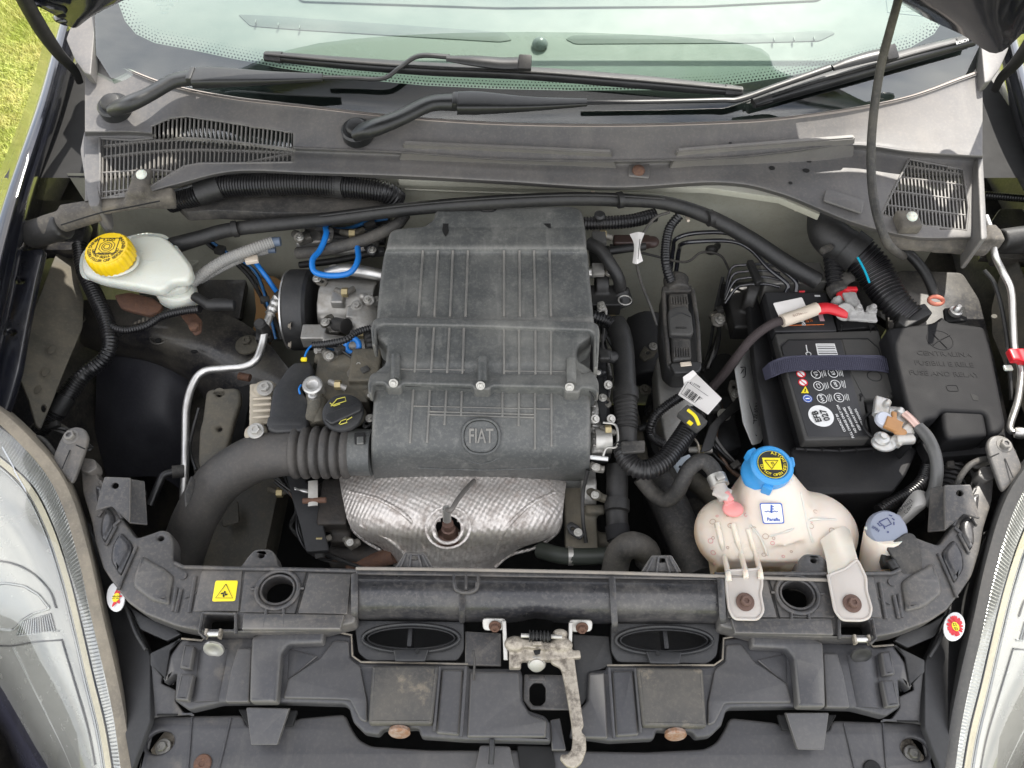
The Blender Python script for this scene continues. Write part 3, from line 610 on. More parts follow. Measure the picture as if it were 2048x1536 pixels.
# ================================================================= wipers
wiperm = mat('satin_black_wiper', (.011, .0115, .012), .38, dust=(.12, (.1, .1, .095), 12), bump=(900, .06))
def wiper(name, label, root, chan, rod, blade, clip, tipw):
    t = thing(name, label, 'wiper', 'windscreen wipers')
    # root is at cowl height, the rest over the glass
    def up(p, o=.022): return (PW(p[0], p[1], o), p[2])
    rt = [(onC(root[0][0], root[0][1], .014), root[0][2])]+[(P(*p[:2], .19 + .004*i), p[2]) for i, p in enumerate(root[1:])]
    tube('root_arm', [(a, b*1.2) for a, b in rt], 36, wiperm, t, n=10, flat=.6, seg=20, sq=2.8)
    p0 = onC(root[0][0], root[0][1], .006)
    lathe('pivot_collar', p0, (0, -.2, 1), [(31, -8), (31, 10), (27, 14)], wiperm, t)
    lathe('pivot_cap', p0, (0, -.2, 1), [(20, 0), (20, 20), (17, 24), (15, 25)], rubber, t)
    ring('pivot_groove', p0+Vector((0, -.003, .0168)), 17, 16, 3, voidm, t, n=(0, -.2, 1))
    ch = [(P(p[0], p[1], .205), p[2]*1.08) for p in chan]; tube('arm_channel', ch, 30, wiperm, t, n=6, flat=.42, seg=24, sq=5)
    j = ch[0][0]; bx('hinge_knuckle', j+Vector((-.003, 0, .003)), (12, 40, 18), (0, 0, 0), wiperm, t, 4)
    tube('rod', [up(p, .03) for p in rod], 12, wiperm, t, n=8, flat=.6)
    bl = [up(p, .014) for p in blade]; tube('blade', [(a, b*1.2) for a, b in bl], 20, wiperm, t, n=8, flat=.6, seg=20, sq=4)
    tube('blade_spine', [(PW(p[0], p[1]-4, .024), 8) for p in blade], 8, rubber, t, n=8, flat=.6)
    tube('rubber_lip', [(PW(p[0], p[1]+7, .006), 7) for p in blade], 6, rubber, t, n=8)
    for e in (0, -1):
        a = blade[e]; b_ = blade[1 if e == 0 else -2]; d = (Vector(b_[:2])-Vector(a[:2])).normalized()*34
        tube('end_cap', [(PW(a[0], a[1], .015), 22), (PW(a[0]+d.x, a[1]+d.y, .015), 27)], 24, rubber, t, flat=.75, seg=8)
    tube('adapter', [(PW(p[0], p[1], .034), p[2]) for p in clip], 26, wiperm, t, n=5, flat=.5, seg=8)
    q = clip[-1]; bx('adapter_clip', PW(q[0], q[1], .04), (26, 30, 14), (30, 0, tipw), rubber, t, 3); return t
wiper('windscreen_wiper', 'left wiper whose arm starts over the slotted intake and whose blade crosses mid glass',
      [(230, 217, 34), (262, 206, 38), (300, 188, 34), (345, 163, 34), (388, 154, 36)], [(388, 156, 46), (430, 155, 46), (540, 156, 30), (645, 155, 17)],
      [(640, 155, 12), (700, 156, 12), (765, 157, 12), (800, 135, 12), (838, 112, 13), (900, 114, 14)], [(530, 112, 18), (700, 127, 22), (860, 138, 24), (1060, 147, 24), (1300, 166, 24), (1484, 183, 18)], [(893, 117, 16), (950, 122, 30), (1005, 127, 34), (1050, 126, 34)], -4)
wiper('windscreen_wiper', 'right wiper whose arm starts mid cowl and whose blade rises to the right corner',
      [(715, 266, 34), (750, 255, 38), (800, 236, 34), (860, 208, 34), (915, 204, 38)], [(915, 206, 50), (960, 206, 50), (1060, 208, 32), (1174, 205, 17)],
      [(1170, 205, 12), (1300, 203, 12), (1440, 200, 14), (1480, 198, 16), (1560, 170, 16), (1660, 135, 18)], [(1507, 206, 20), (1600, 176, 27), (1720, 142, 27), (1830, 110, 27), (1945, 80, 22)], [(1665, 136, 18), (1700, 124, 26), (1745, 112, 30), (1780, 106, 30)], 18)
text('blade_marking', 'BOSCH', PW(1924, 84, .027), 6, whitep, THINGS[-1], n=WN, ang=17, lift=.001)
# ================================================================= front cross panel (lock carrier)
fp = thing('front_panel', 'grey plastic front cross panel with curved arms and round holes between the headlights', 'cross panel')
ringL = (555, 1179)
left = [(160, 925), (176, 916), (200, 960), (240, 1033), (272, 1076), (298, 1068), (322, 1059), (338, 1062), (346, 1080), (346, 1122), (365, 1132), (480, 1134), (497, 1110), (509, 1098), (540, 1097), (550, 1107), (557, 1134), (640, 1137), (712, 1140), (710, 1245), (640, 1262), (540, 1264), (412, 1264), (352, 1252), (290, 1228), (256, 1205), (225, 1165), (205, 1135), (190, 1085), (182, 1040), (165, 985)]
sqh = [(407, 1228), (469, 1229), (470, 1272), (400, 1270)]
for k, f in enumerate([lambda r: r, M_]):
    P1 = f(left)
    slab('cross_panel', P1, 0, .03, slamp, fp, r=8, bev=.003, holes=[ell(*f([ringL])[0], 33, 27, 24), ell(*f([(321, 1076)])[0], 6, 5, 12), ell(*f([(522, 1110)])[0], 6, 5, 12), [f([q])[0] for q in [(410, 1229), (468, 1230), (468, 1258), (406, 1257)]]])
    c = f([ringL])[0]
    # raised collar with key slot legs
    ring('hole_collar', (*c, .004), 42, 39, 9, slamp, fp, flat=1.0); ring('hole_step', (*c, .001), 34, 30, 6, slamp, fp, flat=.8)
    lathe('hole_sleeve', (*c, -.002), (0, 0, -1), [(35, 0), (35, 28), (33, 28), (33, 2)], voidm, fp, seg=28) if 0 else None
    for q in [[(533, 1218), (527, 1256)], [(567, 1216), (568, 1254)]]:
        tube('collar_leg', [(*p, .004) for p in f(q)], 6, slamp, fp, straight=True, flat=1.2)
    tube('collar_ear', [(*p, .004) for p in f([(502, 1177), (512, 1178)])], 6, slamp, fp, straight=True); tube('collar_ear', [(*p, .004) for p in f([(598, 1177), (608, 1176)])], 6, slamp, fp, straight=True)
    # ribs across the curved arm
    for q in [[(200, 962), (244, 1036)], [(206, 1020), (196, 1033)], [(232, 1052), (212, 1090)], [(273, 1092), (243, 1160), (236, 1180)], [(240, 1040), (225, 1053)]]:
        tube('arm_rib', [(*p, .002) for p in f(q)], 7, slamp, fp, straight=True, flat=.8)
    for q in [[(188, 968), (205, 972), (212, 985), (200, 1018), (192, 1005)], [(212, 1010), (228, 1030), (226, 1050), (207, 1086), (198, 1068), (200, 1040)], [(240, 1060), (262, 1085), (262, 1100), (238, 1152), (219, 1120), (222, 1090)], [(282, 1108), (300, 1120), (330, 1136), (345, 1150), (338, 1190), (336, 1208), (300, 1200), (264, 1172), (266, 1150)]]:
        slab('arm_bulge', f(q), .006, .012, beamp if q[0][0] != 282 else slamp, fp, r=10, bev=.005)
    disc('cast_boss', (*f([(366, 1152)])[0], .001), 8, 8, slamp, fp, t=2)
    for q in [[(352, 1175), (346, 1222)], [(390, 1152), (378, 1225)], [(362, 1178), (352, 1224)]]: tube('web', [(*p, .002) for p in f(q)], 8, slamp, fp, straight=True, flat=.6)
    tube('panel_seam', [(*p, .001) for p in f([(404, 1140), (396, 1180), (370, 1196)])], 3, slamp, fp)
    slab('sign_field', f([(404, 1140), (484, 1140), (476, 1222), (386, 1222)]), .003, .004, slamp, fp, r=3, bev=.0006)
    slab('collar_field', f([(490, 1143), (612, 1144), (590, 1226), (480, 1224)]), .0022, .004, slamp, fp, r=3, bev=.0006, holes=[ell(*c, 40, 36, 24)])
    tube('panel_seam', [(*p, .003) for p in f([(614, 1144), (590, 1228)])], 2.5, voidm, fp, straight=True, flat=.4)
    slab('inner_field', f([(618, 1146), (702, 1148), (694, 1228), (596, 1226)]), .004, .004, slamp, fp, r=3, bev=.0006)
    slab('lower_step', f([(490, 1230), (690, 1232), (682, 1262), (486, 1262)]), .000, .01, slamp, fp, r=3, lift=.006)
    # upper edge flange
    tube('edge_flange', [(*p, .006) for p in f([(350, 1126), (366, 1134), (480, 1137), (560, 1138), (720, 1142)])], 8, slamp, fp, straight=True)
    # plate with a hole, bracket with a bolt towards the lamp
    slab('stay_plate', f([(208, 953), (261, 955), (259, 1046), (222, 1012), (189, 1022)]), (.016, 12, 0), .005, slamp, fp, r=4, holes=[ell(*f([(230, 971)])[0], 7, 6, 14)])
    slab('stay_side', f([(258, 957), (290, 962), (296, 1050), (259, 1046)]), (-.01, 0, (-40 if k == 0 else 40)), .004, slamp, fp, r=3)
    slab('lamp_bracket', f([(103, 918), (118, 882), (130, 860), (150, 852), (168, 856), (176, 872), (170, 898), (148, 958), (141, 966), (118, 940)]), (.03, 8), .008, slamp, fp, r=12, bev=.003)
    for q in [[(140, 900), (124, 938)], [(152, 890), (170, 898)], [(132, 884), (118, 884)], [(150, 858), (152, 868)]]: tube('bracket_line', [(*p, .031) for p in f(q)], 2.5, voidm, fp, straight=True, flat=.5)
    bolt((*f([(143, 874)])[0], .031), (0, -.1, 1), 24, slamp, fp)
    slab('pin_collar', f([(160, 915), (190, 918), (194, 935), (176, 946), (160, 940)]), .01, .02, slamp, fp, r=6)
    # square socket with a clip pin
    for q in [[(406, 1226), (472, 1228)], [(472, 1228), (472, 1268)], [(406, 1226), (399, 1266), (411, 1276)]]:
        tube('socket_wall', [(*p, .004) for p in f(q)], 7, slamp, fp, straight=True, flat=1.5)
    tube('socket_pin', [(*p, .0) for p in f([(416, 1268), (440, 1268)])], 11, alus, fp, straight=True)
    for q in (413, 441): bx('pin_clip', (*f([(q, 1268)])[0], .0), (5, 18, 14), (0, 0, 0), latchm, fp, 1)
    # flank pieces below the arm
    slab('flank_web', f([(255, 1210), (290, 1232), (350, 1256), (362, 1268), (334, 1282), (280, 1258)]), -.03, .006, black, fp, r=4)
    tube('flank_strut', [(*p, -.03) for p in f([(250, 1206), (270, 1262), (292, 1300)])], 8, black, fp)
    slab('flank_ear', f([(300, 1306), (362, 1276), (340, 1300), (330, 1360), (300, 1330)]), -.028, .004, black, fp, r=3)
# duct recess with an oval opening under the beam
for k, f in enumerate([lambda r: r, M_]):
    c = f([(822, 1276)])[0]; rec = f([(708, 1240), (928, 1243), (928, 1300), (915, 1322), (735, 1322), (716, 1306)])
    op = ell(*c, 94, 24, 28)
    slab('duct_wall', rec, (-.028, 8), .006, black, fp, r=8, holes=[op])
    ring('duct_rim', (*c, -.02), 97, 27, 8, black, fp, n=(0, -.12, 1), flat=1.2)
    ring('duct_inner_rim', (*c, -.034), 88, 21, 5, black, fp, n=(0, -.12, 1))
    bm_ = disc('duct_floor', (*c, -.10), 100, 40, voidm if k == 0 else black, fp)
    bx('duct_vane', (*c, -.045), (9, 44, 40), (0, 0, 0), black, fp)
    slab('duct_sill', f([(786, 1298), (858, 1298), (850, 1322), (790, 1322)]), -.016, .005, black, fp, r=3); disc('sill_hole', (*f([(834, 1303)])[0], -.0155), 4.5, 4.5, voidm, fp, t=.6)
# painted steel beam
def beam(x): return x
bm = bmesh.new(); prof = [(-.0, 1150, -.006), (0, 1154, .004), (0, 1162, .010), (0, 1176, .013), (0, 1192, .013), (0, 1208, .008), (0, 1222, .0), (0, 1234, -.010), (0, 1243, -.024), (0, 1246, -.04)]
us = np.linspace(708, 1446, 60); R = []
for u in us:
    s = (u-1075)*.018; dip = 9*math.exp(-((u-1075)/30)**2)
    row = []
    for j, (_, v, z) in enumerate(prof):
        row.append(bm.verts.new(P(u, v+s*.7-(dip if j > 6 else 0)+1.5*sin(u*.07)*(j > 6)*.3, z)))
    R.append(row)
for a, b in zip(R, R[1:]):
    for j in range(len(prof)-1): bm.faces.new((a[j], a[j+1], b[j+1], b[j]))
bmesh.ops.recalc_face_normals(bm, faces=bm.faces); add('steel_beam', bm, beamp, fp, 50)
tube('edge_flange', [(712, 1137, .012), (900, 1139, .012), (1200, 1145, .012), (1452, 1153, .012), (1560, 1157, .008), (1680, 1161, .006)], 7, mat('dusty_flange', (.22, .2, .175), .7, dust=(.5, (.32, .28, .22), 50)), fp)
slab('flange_wall', [(712, 1138), (1452, 1152), (1452, 1160), (712, 1148)], .008, .02, slamp, fp, r=2)
for (u, v0, v1, w_) in [(709, 1148, 1240, 14), (924, 1190, 1244, 12), (1224, 1154, 1262, 13), (1441, 1158, 1254, 14)]:
    z = [(v0, .014), (v0+30, .018), ((v0+v1)/2, .016), (v1-12, .003), (v1, -.02)]
    tube('beam_strap', [(u+(6 if u > 1200 else 0)*(v-v0)/100, v, zz) for v, zz in z], w_, slamp, fp, flat=.35)
for u in (908, 932, 956): tube('clip_leg', [(u, 1150, .016), (u, 1170, .02), (u+(4 if u < 920 else (-4 if u > 940 else 0)), 1180, .02)], 6, slamp, fp)
tube('clip_foot', [(909, 1166, .021), (912, 1178, .021), (922, 1184, .021), (932, 1185, .021), (942, 1184, .021), (952, 1178, .021), (955, 1166, .021)], 8, slamp, fp)
# upstand ears on the back edge
for (u, v) in [(827, 1104), (1322, 1109)]:
    slab('upstand', [(u-40, v+36), (u-18, v+2), (u+22, v+2), (u+42, v+36)], (.008, 30), .005, slamp, fp, r=4, holes=[ell(u+2, v+12, 10, 4, 14)])
    for d in (-26, -8, 16, 30): tube('upstand_rib', [(u+d*.6, v+6, .014), (u+d*1.1, v+36, .008)], 5, slamp, fp, straight=True)
# back plates around the latch
slab('latch_plate', [(930, 1262), (1002, 1266), (1002, 1332), (930, 1330)], -.03, .005, slamp, fp, r=3)
slab('latch_plate', [(1146, 1268), (1218, 1272), (1226, 1330), (1200, 1340), (1178, 1345), (1176, 1394), (1166, 1410), (1150, 1412)], -.035, .005, black, fp, r=3)
slab('slot_plate', [(1048, 1348), (1140, 1350), (1142, 1420), (1062, 1420), (1046, 1400)], -.04, .004, slamp, fp, r=4, holes=[[(1059, 1375), (1067, 1366), (1084, 1366), (1091, 1375), (1091, 1402), (1083, 1411), (1067, 1411), (1059, 1402)]])
slab('slot_plate_top', [(1057, 1350), (1092, 1350), (1090, 1360), (1058, 1360)], -.038, .004, slamp, fp, r=2)
# yellow fan warning sticker
slab('warning_sticker', [(431, 1161), (476, 1161), (470, 1202), (424, 1203)], .0038, .0004, yelp, fp, r=4, bev=.0001)
stp_ = (450, 1184, .0042); tri = [(452, 1168), (465, 1196), (431, 1196)]
tube('sticker_triangle', [(*q, .0050) for q in tri+[tri[0]]], 1.6, inkb, fp, straight=True, seg=6, flat=.4)
for a in range(4):
    an = a*90+20; disc('sticker_fan_blade', (448.5+4*cos(radians(an)), 1188+3.4*sin(radians(an)), .0046), 3.4, 1.8, inkb, fp, t=.3, rot=-an+35, seg=12)
# date roundels on the flanks
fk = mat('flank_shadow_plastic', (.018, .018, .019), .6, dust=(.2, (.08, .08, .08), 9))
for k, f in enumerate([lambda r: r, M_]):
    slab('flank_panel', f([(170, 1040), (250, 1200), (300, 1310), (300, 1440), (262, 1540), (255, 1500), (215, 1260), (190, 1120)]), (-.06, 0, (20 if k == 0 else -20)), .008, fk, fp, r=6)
slab('paint_roundel', ell(231, 1194, 18, 29, 24), (-.012, 0, 10), .002, whitep, fp, bev=.0004, r=0)
slab('paint_roundel', ell(1909, 1253, 21, 29, 24, 8), (-.012, 0, -10), .002, whitep, fp, bev=.0004, r=0)
random.seed(3)
for (cu_, cv, a, b, n_) in [(231, 1194, 12, 22, 9), (1910, 1252, 16, 23, 26)]:
    for i in range(n_):
        t = 2*pi*i/n_+random.uniform(-.15, .15); rr = .62 if n_ > 10 else random.uniform(.35, .7)
        if n_ < 10 and 2.6 < t < 4.6: continue
        disc('red_petal', (cu_+a*rr*cos(t), cv+b*rr*sin(t), -.0095), 7, 2.6, redp, fp, t=.3, rot=-math.degrees(atan2(b*sin(t), a*cos(t))), seg=10)
    disc('roundel_centre', (cu_+1, cv+1, -.0092), 7, 9, yelp, fp, t=.5)
    text('roundel_figures', '15\n12', (cu_+1, cv+1, -.0088), 6, inkb, fp, lift=.0004, ang=180 if n_ > 10 else 90)

# ================================================================= grille shroud
dustl = mat('dusty_edge', (.14, .13, .115), .7, dust=(.7, (.3, .26, .2), 30, .4, .6))
padm = mat('sun_patched_dusty_pad', (.045, .044, .043), .55, dust=(.45, (.19, .17, .135), 8, .4, .7), patch=(.5, (.34, .28, .2), 26, .57, .7), bump=(900, .15))  # dusty plastic; the tan patches are patches of sunlight painted into the colour
gs = thing('grille_shroud', 'moulded black plastic grille shroud with raised pads along the front edge', 'shroud')
lowl = [(262, 1600), (300, 1440), (318, 1430), (360, 1432), (486, 1430), (492, 1452), (590, 1440), (600, 1436), (690, 1428), (700, 1452), (716, 1478), (740, 1492), (860, 1500), (1076, 1500), (1076, 1600)]
for k, f in enumerate([lambda r: r, M_]):
    sg = 1 if k == 0 else -1
    slab('lower_cover', f(lowl), -.06, .01, shroudp, gs, r=10, bev=.003, holes=[[f([q])[0] for q in ell(319, 1485, 30, 22, 20, -25)]])
    for q in [[(384, 1434), (374, 1560)], [(462, 1436), (432, 1560)]]: tube('cover_seam', [(*p, -.059) for p in f(q)], 4, shroudp, gs, straight=True)
    slab('wing_plate', f([(299, 1316), (332, 1315), (322, 1366), (352, 1380), (350, 1402), (366, 1424), (388, 1428), (318, 1432), (288, 1440), (293, 1376), (297, 1332)]), -.045, .006, shroudp, gs, r=4)
    main = [(363, 1277), (378, 1276), (381, 1281), (404, 1281), (411, 1273), (513, 1272), (532, 1271), (541, 1258), (648, 1259), (652, 1264), (703, 1270), (705, 1312), (716, 1322), (738, 1325), (936, 1327), (938, 1336)]
    if k == 0: main += [(1040, 1336), (1045, 1350), (1045, 1398), (1056, 1420), (1090, 1431), (1101, 1446), (1102, 1484)]
    else: main += [(958, 1338), (974, 1340), (976, 1400), (1002, 1430), (1010, 1470)]
    main += [(930, 1480), (842, 1474), (836, 1456), (766, 1458), (756, 1470), (728, 1466), (706, 1444), (698, 1416), (688, 1408), (560, 1404), (440, 1405), (376, 1420), (348, 1400), (352, 1345), (326, 1366), (338, 1312)]
    slab('shroud_base', f(main), -.03, .022, shroudp, gs, r=5, bev=.004)
    tube('edge_lip', [(*p, -.0275) for p in f([(363, 1277), (404, 1281), (411, 1273), (532, 1271), (541, 1258), (648, 1259), (703, 1270), (705, 1312), (722, 1324), (936, 1328)])], 4, dustl, gs, straight=True)
    slab('raised_strap', f([(503, 1274), (541, 1259), (648, 1260), (645, 1285), (576, 1288), (562, 1305), (553, 1404), (498, 1404), (500, 1330)]), -.012, .02, shroudp, gs, r=7, bev=.004)
    slab('stiffening_facet', f([(576, 1296), (634, 1312), (574, 1362)]), (-.028, 0, 8*sg), .004, shroudp, gs, r=3)
    slab('locating_pad', f([(368, 1288), (388, 1291), (379, 1338), (358, 1335)]), -.018, .014, shroudp, gs, r=4, bev=.003)
    slab('locating_pad', f([(361, 1346), (386, 1348), (375, 1401), (349, 1399)]), -.018, .014, shroudp, gs, r=4, bev=.003)
    slab('side_band', f([(475, 1296), (503, 1296), (497, 1404), (450, 1404), (462, 1340)]), -.022, .012, shroudp, gs, r=5)
    tube('barrel', [(*p, zz) for p, zz in zip(f([(430, 1302), (424, 1345), (414, 1406)]), (-.034, -.035, -.036))], 62, shroudp, gs, straight=True, seg=28, flat=.6)
    lathe('push_rivet', (*f([(428, 1297)])[0], -.016), (0, -1, .5), [(21, 0), (20, 4), (12, 5), (10, 4)], steel if k == 0 else black, gs)
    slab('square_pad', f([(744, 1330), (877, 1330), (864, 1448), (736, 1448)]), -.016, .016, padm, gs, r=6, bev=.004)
    slab('narrow_pad', f([(884, 1338), (926, 1338), (918, 1470), (872, 1466)]), -.024, .012, shroudp, gs, r=5, bev=.003)
    tube('pad_rib', [(*p, -.022) for p in f([(879, 1334), (868, 1462)])], 7, shroudp, gs, straight=True); tube('pad_rib', [(*p, -.022) for p in f([(932, 1334), (922, 1474)])], 7, shroudp, gs, straight=True)
    slab('end_panel', f([(940, 1342), (1038 if k == 0 else 972, 1342), (1042 if k == 0 else 974, 1400), (1060 if k == 0 else 1000, 1428), (1094 if k == 0 else 1006, 1440), (1092 if k == 0 else 1006, 1474), (934, 1474)]), -.024, .01, shroudp, gs, r=6, bev=.003)
    slab('centre_facet', f([(640, 1316), (668, 1280), (697, 1282), (699, 1316), (720, 1332), (734, 1400), (734, 1444), (720, 1440), (700, 1400), (660, 1398), (566, 1396), (576, 1358)]), -.025, .008, shroudp, gs, r=6, bev=.002)
    slab('clip_tongue', f([(492, 1415), (578, 1417), (554, 1490), (502, 1490)]), (-.035, 14), .008, shroudp, gs, r=3, bev=.001)
    slab('tongue_opening', f([(476, 1418), (595, 1420), (585, 1452), (494, 1452)]), -.048, .006, voidm, gs, r=4)
    slab('wing_slot', f([(316, 1428), (357, 1428), (356, 1432), (314, 1432)]), -.046, .003, voidm, gs, r=1, lift=.003)
    lathe('retainer', (*f([(799, 1464)])[0], -.03), (0, -1, .25), [(21, -5), (22, 2), (19, 5), (8, 6)], rustb, gs)
    # bolt seen through the oval hole
    slab('bracket_tab', f([(300, 1500), (330, 1460), (352, 1470), (350, 1512), (310, 1520)]), -.085, .003, latchm, gs, r=4)
    bolt((*f([(327, 1494)])[0], -.082), (0, 0, 1), 24, steel, gs)
    lathe('rust_screw', (*f([(405, 1527)])[0], -.058), (0, 0, 1), [(18, 0), (16, 3), (7, 4), (5, 2)], rust if k == 0 else voidm, gs)
slab('centre_gusset', [(1100, 1440), (1120, 1436), (1132, 1500), (1104, 1500)], -.04, .01, shroudp, gs, r=3)
tube('pull_rod', [(984, 1480, -.03), (984, 1500, -.03), (982, 1528, -.035)], 12, black, gs)
tube('wire_hook', [(946, 1300, -.01), (949, 1320, -.015), (948, 1345, -.02), (947, 1360, -.02)], 5, hosem, gs)
slab('cut_edge', [(960, 1490), (1020, 1492), (1030, 1540), (950, 1540)], -.05, .004, shroudp, gs, r=6)
slab('cut_opening', [(1034, 1490), (1104, 1492), (1112, 1540), (1040, 1540)], -.055, .003, voidm, gs, r=6)

plain_ = plain('bumper_front_wall', [(-.75, -.235, -.09), (.8, -.235, -.09), (.8, -.27, -.5), (.7, -.25, -.8), (-.65, -.25, -.8), (-.75, -.27, -.5)], [(0, 1, 2, 5), (5, 2, 3, 4)], black, gs)
# ================================================================= bonnet latch
lt = thing('hood_latch', 'worn metal hood latch with spring and long release lever at the centre front', 'latch')
for s, (u, v) in [(-1, (988, 1249)), (1, (1162, 1252))]:
    slab('mounting_ear', [(u-24, v-13), (u+24, v-12), (u+22, v+12), (u-22, v+13)], (-.008, 30), .004, steel, lt, r=9)
    bolt((u+s*0+2, v+3, -.004), (0, -.8, .6), 21, rust, lt, flange=1.2)
    slab('side_arm', [(u-s*20-4, v-8), (u-s*20+4, v-8), (u-s*24+5, v+72), (u-s*24-5, v+72)], (-.004, 20), .006, steel, lt, r=2)
blob('latch_body', [('b', (1070, 1305, -.012), (48, 18, 10)), ('e', (1030, 1288, -.004), (22, 16, 14)), ('e', (1122, 1290, -.004), (24, 15, 14)), ('e', (1120, 1268, .0), (16, 10, 12)), ('b', (1060, 1290, -.004), (40, 8, 10), (0, 0, -6)), ('b', (1125, 1312, -.008), (36, 8, 8), (0, 0, 4)), ('b', (1030, 1318, -.012), (12, 20, 10))], latchm, lt, .0015, 2)
tube('return_spring', [(1058, 1272, .004), (1102, 1274, .004)], 24, rubber, lt, corr=7, depth=.35, straight=True, seg=16)
tube('spring_pin', [(1042, 1271, .004), (1124, 1274, .004)], 9, steel, lt, straight=True)
bx('spring_stop', (1074, 1288, .006), (18, 8, 10), (0, 0, 0), latchm, lt)
lathe('latch_stud', (1073, 1324, -.016), (0, -.8, .6), [(19, 0), (19, 5), (17, 8), (15, 8), (15, 12), (12, 13)], steel, lt)
slab('release_lever', [(1100, 1312), (1140, 1306), (1149, 1314), (1152, 1340), (1168, 1452), (1162, 1462), (1172, 1472), (1173, 1500), (1164, 1526), (1148, 1538), (1132, 1532), (1120, 1518), (1122, 1508), (1134, 1509), (1143, 1500), (1146, 1478), (1142, 1440), (1130, 1370), (1122, 1336), (1102, 1326)], (-.006, 0), .008, latchm, lt, r=6, bev=.002)
slab('lever_groove', [(1130, 1340), (1142, 1340), (1158, 1440), (1152, 1460), (1146, 1452)], (-.0055, 0), .0015, latchm, lt, r=4)
slab('latch_hook_slot', [(1066, 1300), (1082, 1298), (1080, 1308), (1070, 1310)], (.002, 0), .002, voidm, lt, r=2)

# ================================================================= headlights
lensout = [(-260, 1000), (-120, 860), (-10, 838), (60, 900), (110, 960), (150, 1070), (180, 1180), (205, 1280), (225, 1400), (246, 1560), (130, 1580), (30, 1330), (-60, 1180), (-200, 1100)]
ribm = mat('lamp_prism_band', (.5, .51, .52), .2, .4, var=.2)
chrome = mat('chrome_reflector', (.36, .37, .385), .12, 1.0, var=.02)
lampdark = mat('lamp_crease', (.12, .12, .125), .3, .3)
goldm = mat('gold_tinted_rim', (.5, .46, .36), .2, .6, var=.25, vs=300)
bumpm = mat('bumper_paint', (.05, .05, .07), .25, coat=.8)
for k, f in enumerate([lambda r: r, M_]):
    t = thing('headlight', ['left headlight with clear lens, silver reflector and dusty dark rubber seal', 'right headlight with clear lens and silver reflector beside the red and yellow roundel'][k], 'headlight', 'headlights')
    def lp(p, d=0): return P(*p[:2], p[2]-d)
    # lens surface: rows run along the lamp, from the seal edge outwards
    L0 = [(-60, 812, .05), (20, 862, .045), (85, 925, .035), (124, 1010, .022), (158, 1120, .006), (184, 1230, -.01), (208, 1340, -.03), (228, 1440, -.045), (244, 1560, -.065)]
    L1 = [(-90, 850, .052), (-10, 905, .048), (56, 965, .04), (98, 1045, .027), (130, 1140, .012), (155, 1240, -.005), (180, 1350, -.026), (204, 1450, -.043), (222, 1560, -.062)]
    L2 = [(-150, 920, .04), (-80, 980, .04), (-20, 1040, .035), (30, 1110, .022), (60, 1190, .006), (90, 1280, -.012), (125, 1380, -.034), (152, 1470, -.052), (176, 1560, -.07)]
    L3 = [(-240, 1000, -.02), (-180, 1070, -.02), (-120, 1150, -.02), (-60, 1220, -.03), (0, 1290, -.045), (40, 1370, -.06), (75, 1440, -.075), (105, 1500, -.088), (130, 1560, -.1)]
    L4 = [(-300, 1040, -.07), (-230, 1120, -.07), (-170, 1210, -.075), (-100, 1290, -.085), (-30, 1350, -.1), (14, 1420, -.11), (48, 1480, -.12), (78, 1530, -.13), (100, 1580, -.14)]
    loft('lens', [f(r) for r in (L0, L1, L2, L3, L4)], lens, t, n=6, m=5, thick=.003)
    def dep(rows, d): return [[P(*q[:2], q[2]) - Vector((0, 0, d)) for q in r] for r in rows]
    # silver ground of the lamp
    RFL, _g = loft('reflector', dep([f(r) for r in ([(q[0]-14, q[1]+8, q[2]) for q in L1], L2, L3, L4)], .022), lampw, t, n=6, m=5, thick=.002)
    B0 = [(q[0]-4, q[1]+3, q[2]) for q in L0]
    def ripple(G):
        a, b = G.shape[:2]
        for j in range(b):
            if j % 2: G[1:-1, j, 2] -= .0014
        return G
    loft('prism_band', dep([f(B0), f([(q[0]+2, q[1]-2, q[2]) for q in L1])], .010), ribm, t, n=30, m=4, thick=.002, fn=ripple, smooth=15)
    for i, w_ in enumerate((0, 8, 15)):
        tube('trim_line', [p-Vector((0, 0, .010)) for p in [P(q[0]-w_-4, q[1]+w_*.5, q[2]) for q in f(L1)]] if k == 0 else [p-Vector((0, 0, .010)) for p in [P(q[0]+w_+4, q[1]+w_*.5, q[2]) for q in f(L1)]], 5, chrome, t, n=6)
    loft('gold_rim', dep([f([(q[0]-1, q[1]+1, q[2]) for q in L1]), f([(q[0]-12, q[1]+7, q[2]) for q in L1])], .008), goldm, t, n=16, m=2, thick=.0015)
    loft('side_window', dep([f([(q[0]+40, q[1]-30, q[2]-.004) for q in L3[4:]]), f([(q[0]+8, q[1]-4, q[2]+.002) for q in L3[4:]])], .018), lampg, t, n=6, m=3, thick=.001)
    # round dipped-beam bowl with stepped facets, and the arc above it
    bc = f([(-35, 1230)])[0]; c0 = P(*bc, -.064)
    if k > 9: lathe('lamp_bowl', c0, (-.2 if k == 0 else .2, -.5, .85), [(128, 40), (122, 40), (119, 28), (101, 25), (98, 12), (78, 10), (74, -2), (52, -4), (48, -14), (20, -18)], chrome, t, seg=30, smooth=8)
    if k > 9: lathe('bulb_shield', c0, (-.2 if k == 0 else .2, -.5, .85), [(20, -16), (20, 4), (16, 10), (6, 12)], lampg, t)
    for i in range(8):
        a = radians(-62+i*17); b2 = a+radians(13); cx, cy = -35, 1215
        if i > 99: slab('reflector_facet', f([(cx+118*cos(a), cy+84*sin(a)), (cx+118*cos(b2), cy+84*sin(b2)), (cx+164*cos(b2), cy+118*sin(b2)), (cx+164*cos(a), cy+118*sin(a))]), (-.022-.0045*max(0, i-2), (i*37 % 5-2)*9-12, (i*53 % 7-3)*8), .003, chrome, t, r=3, bev=.0006)
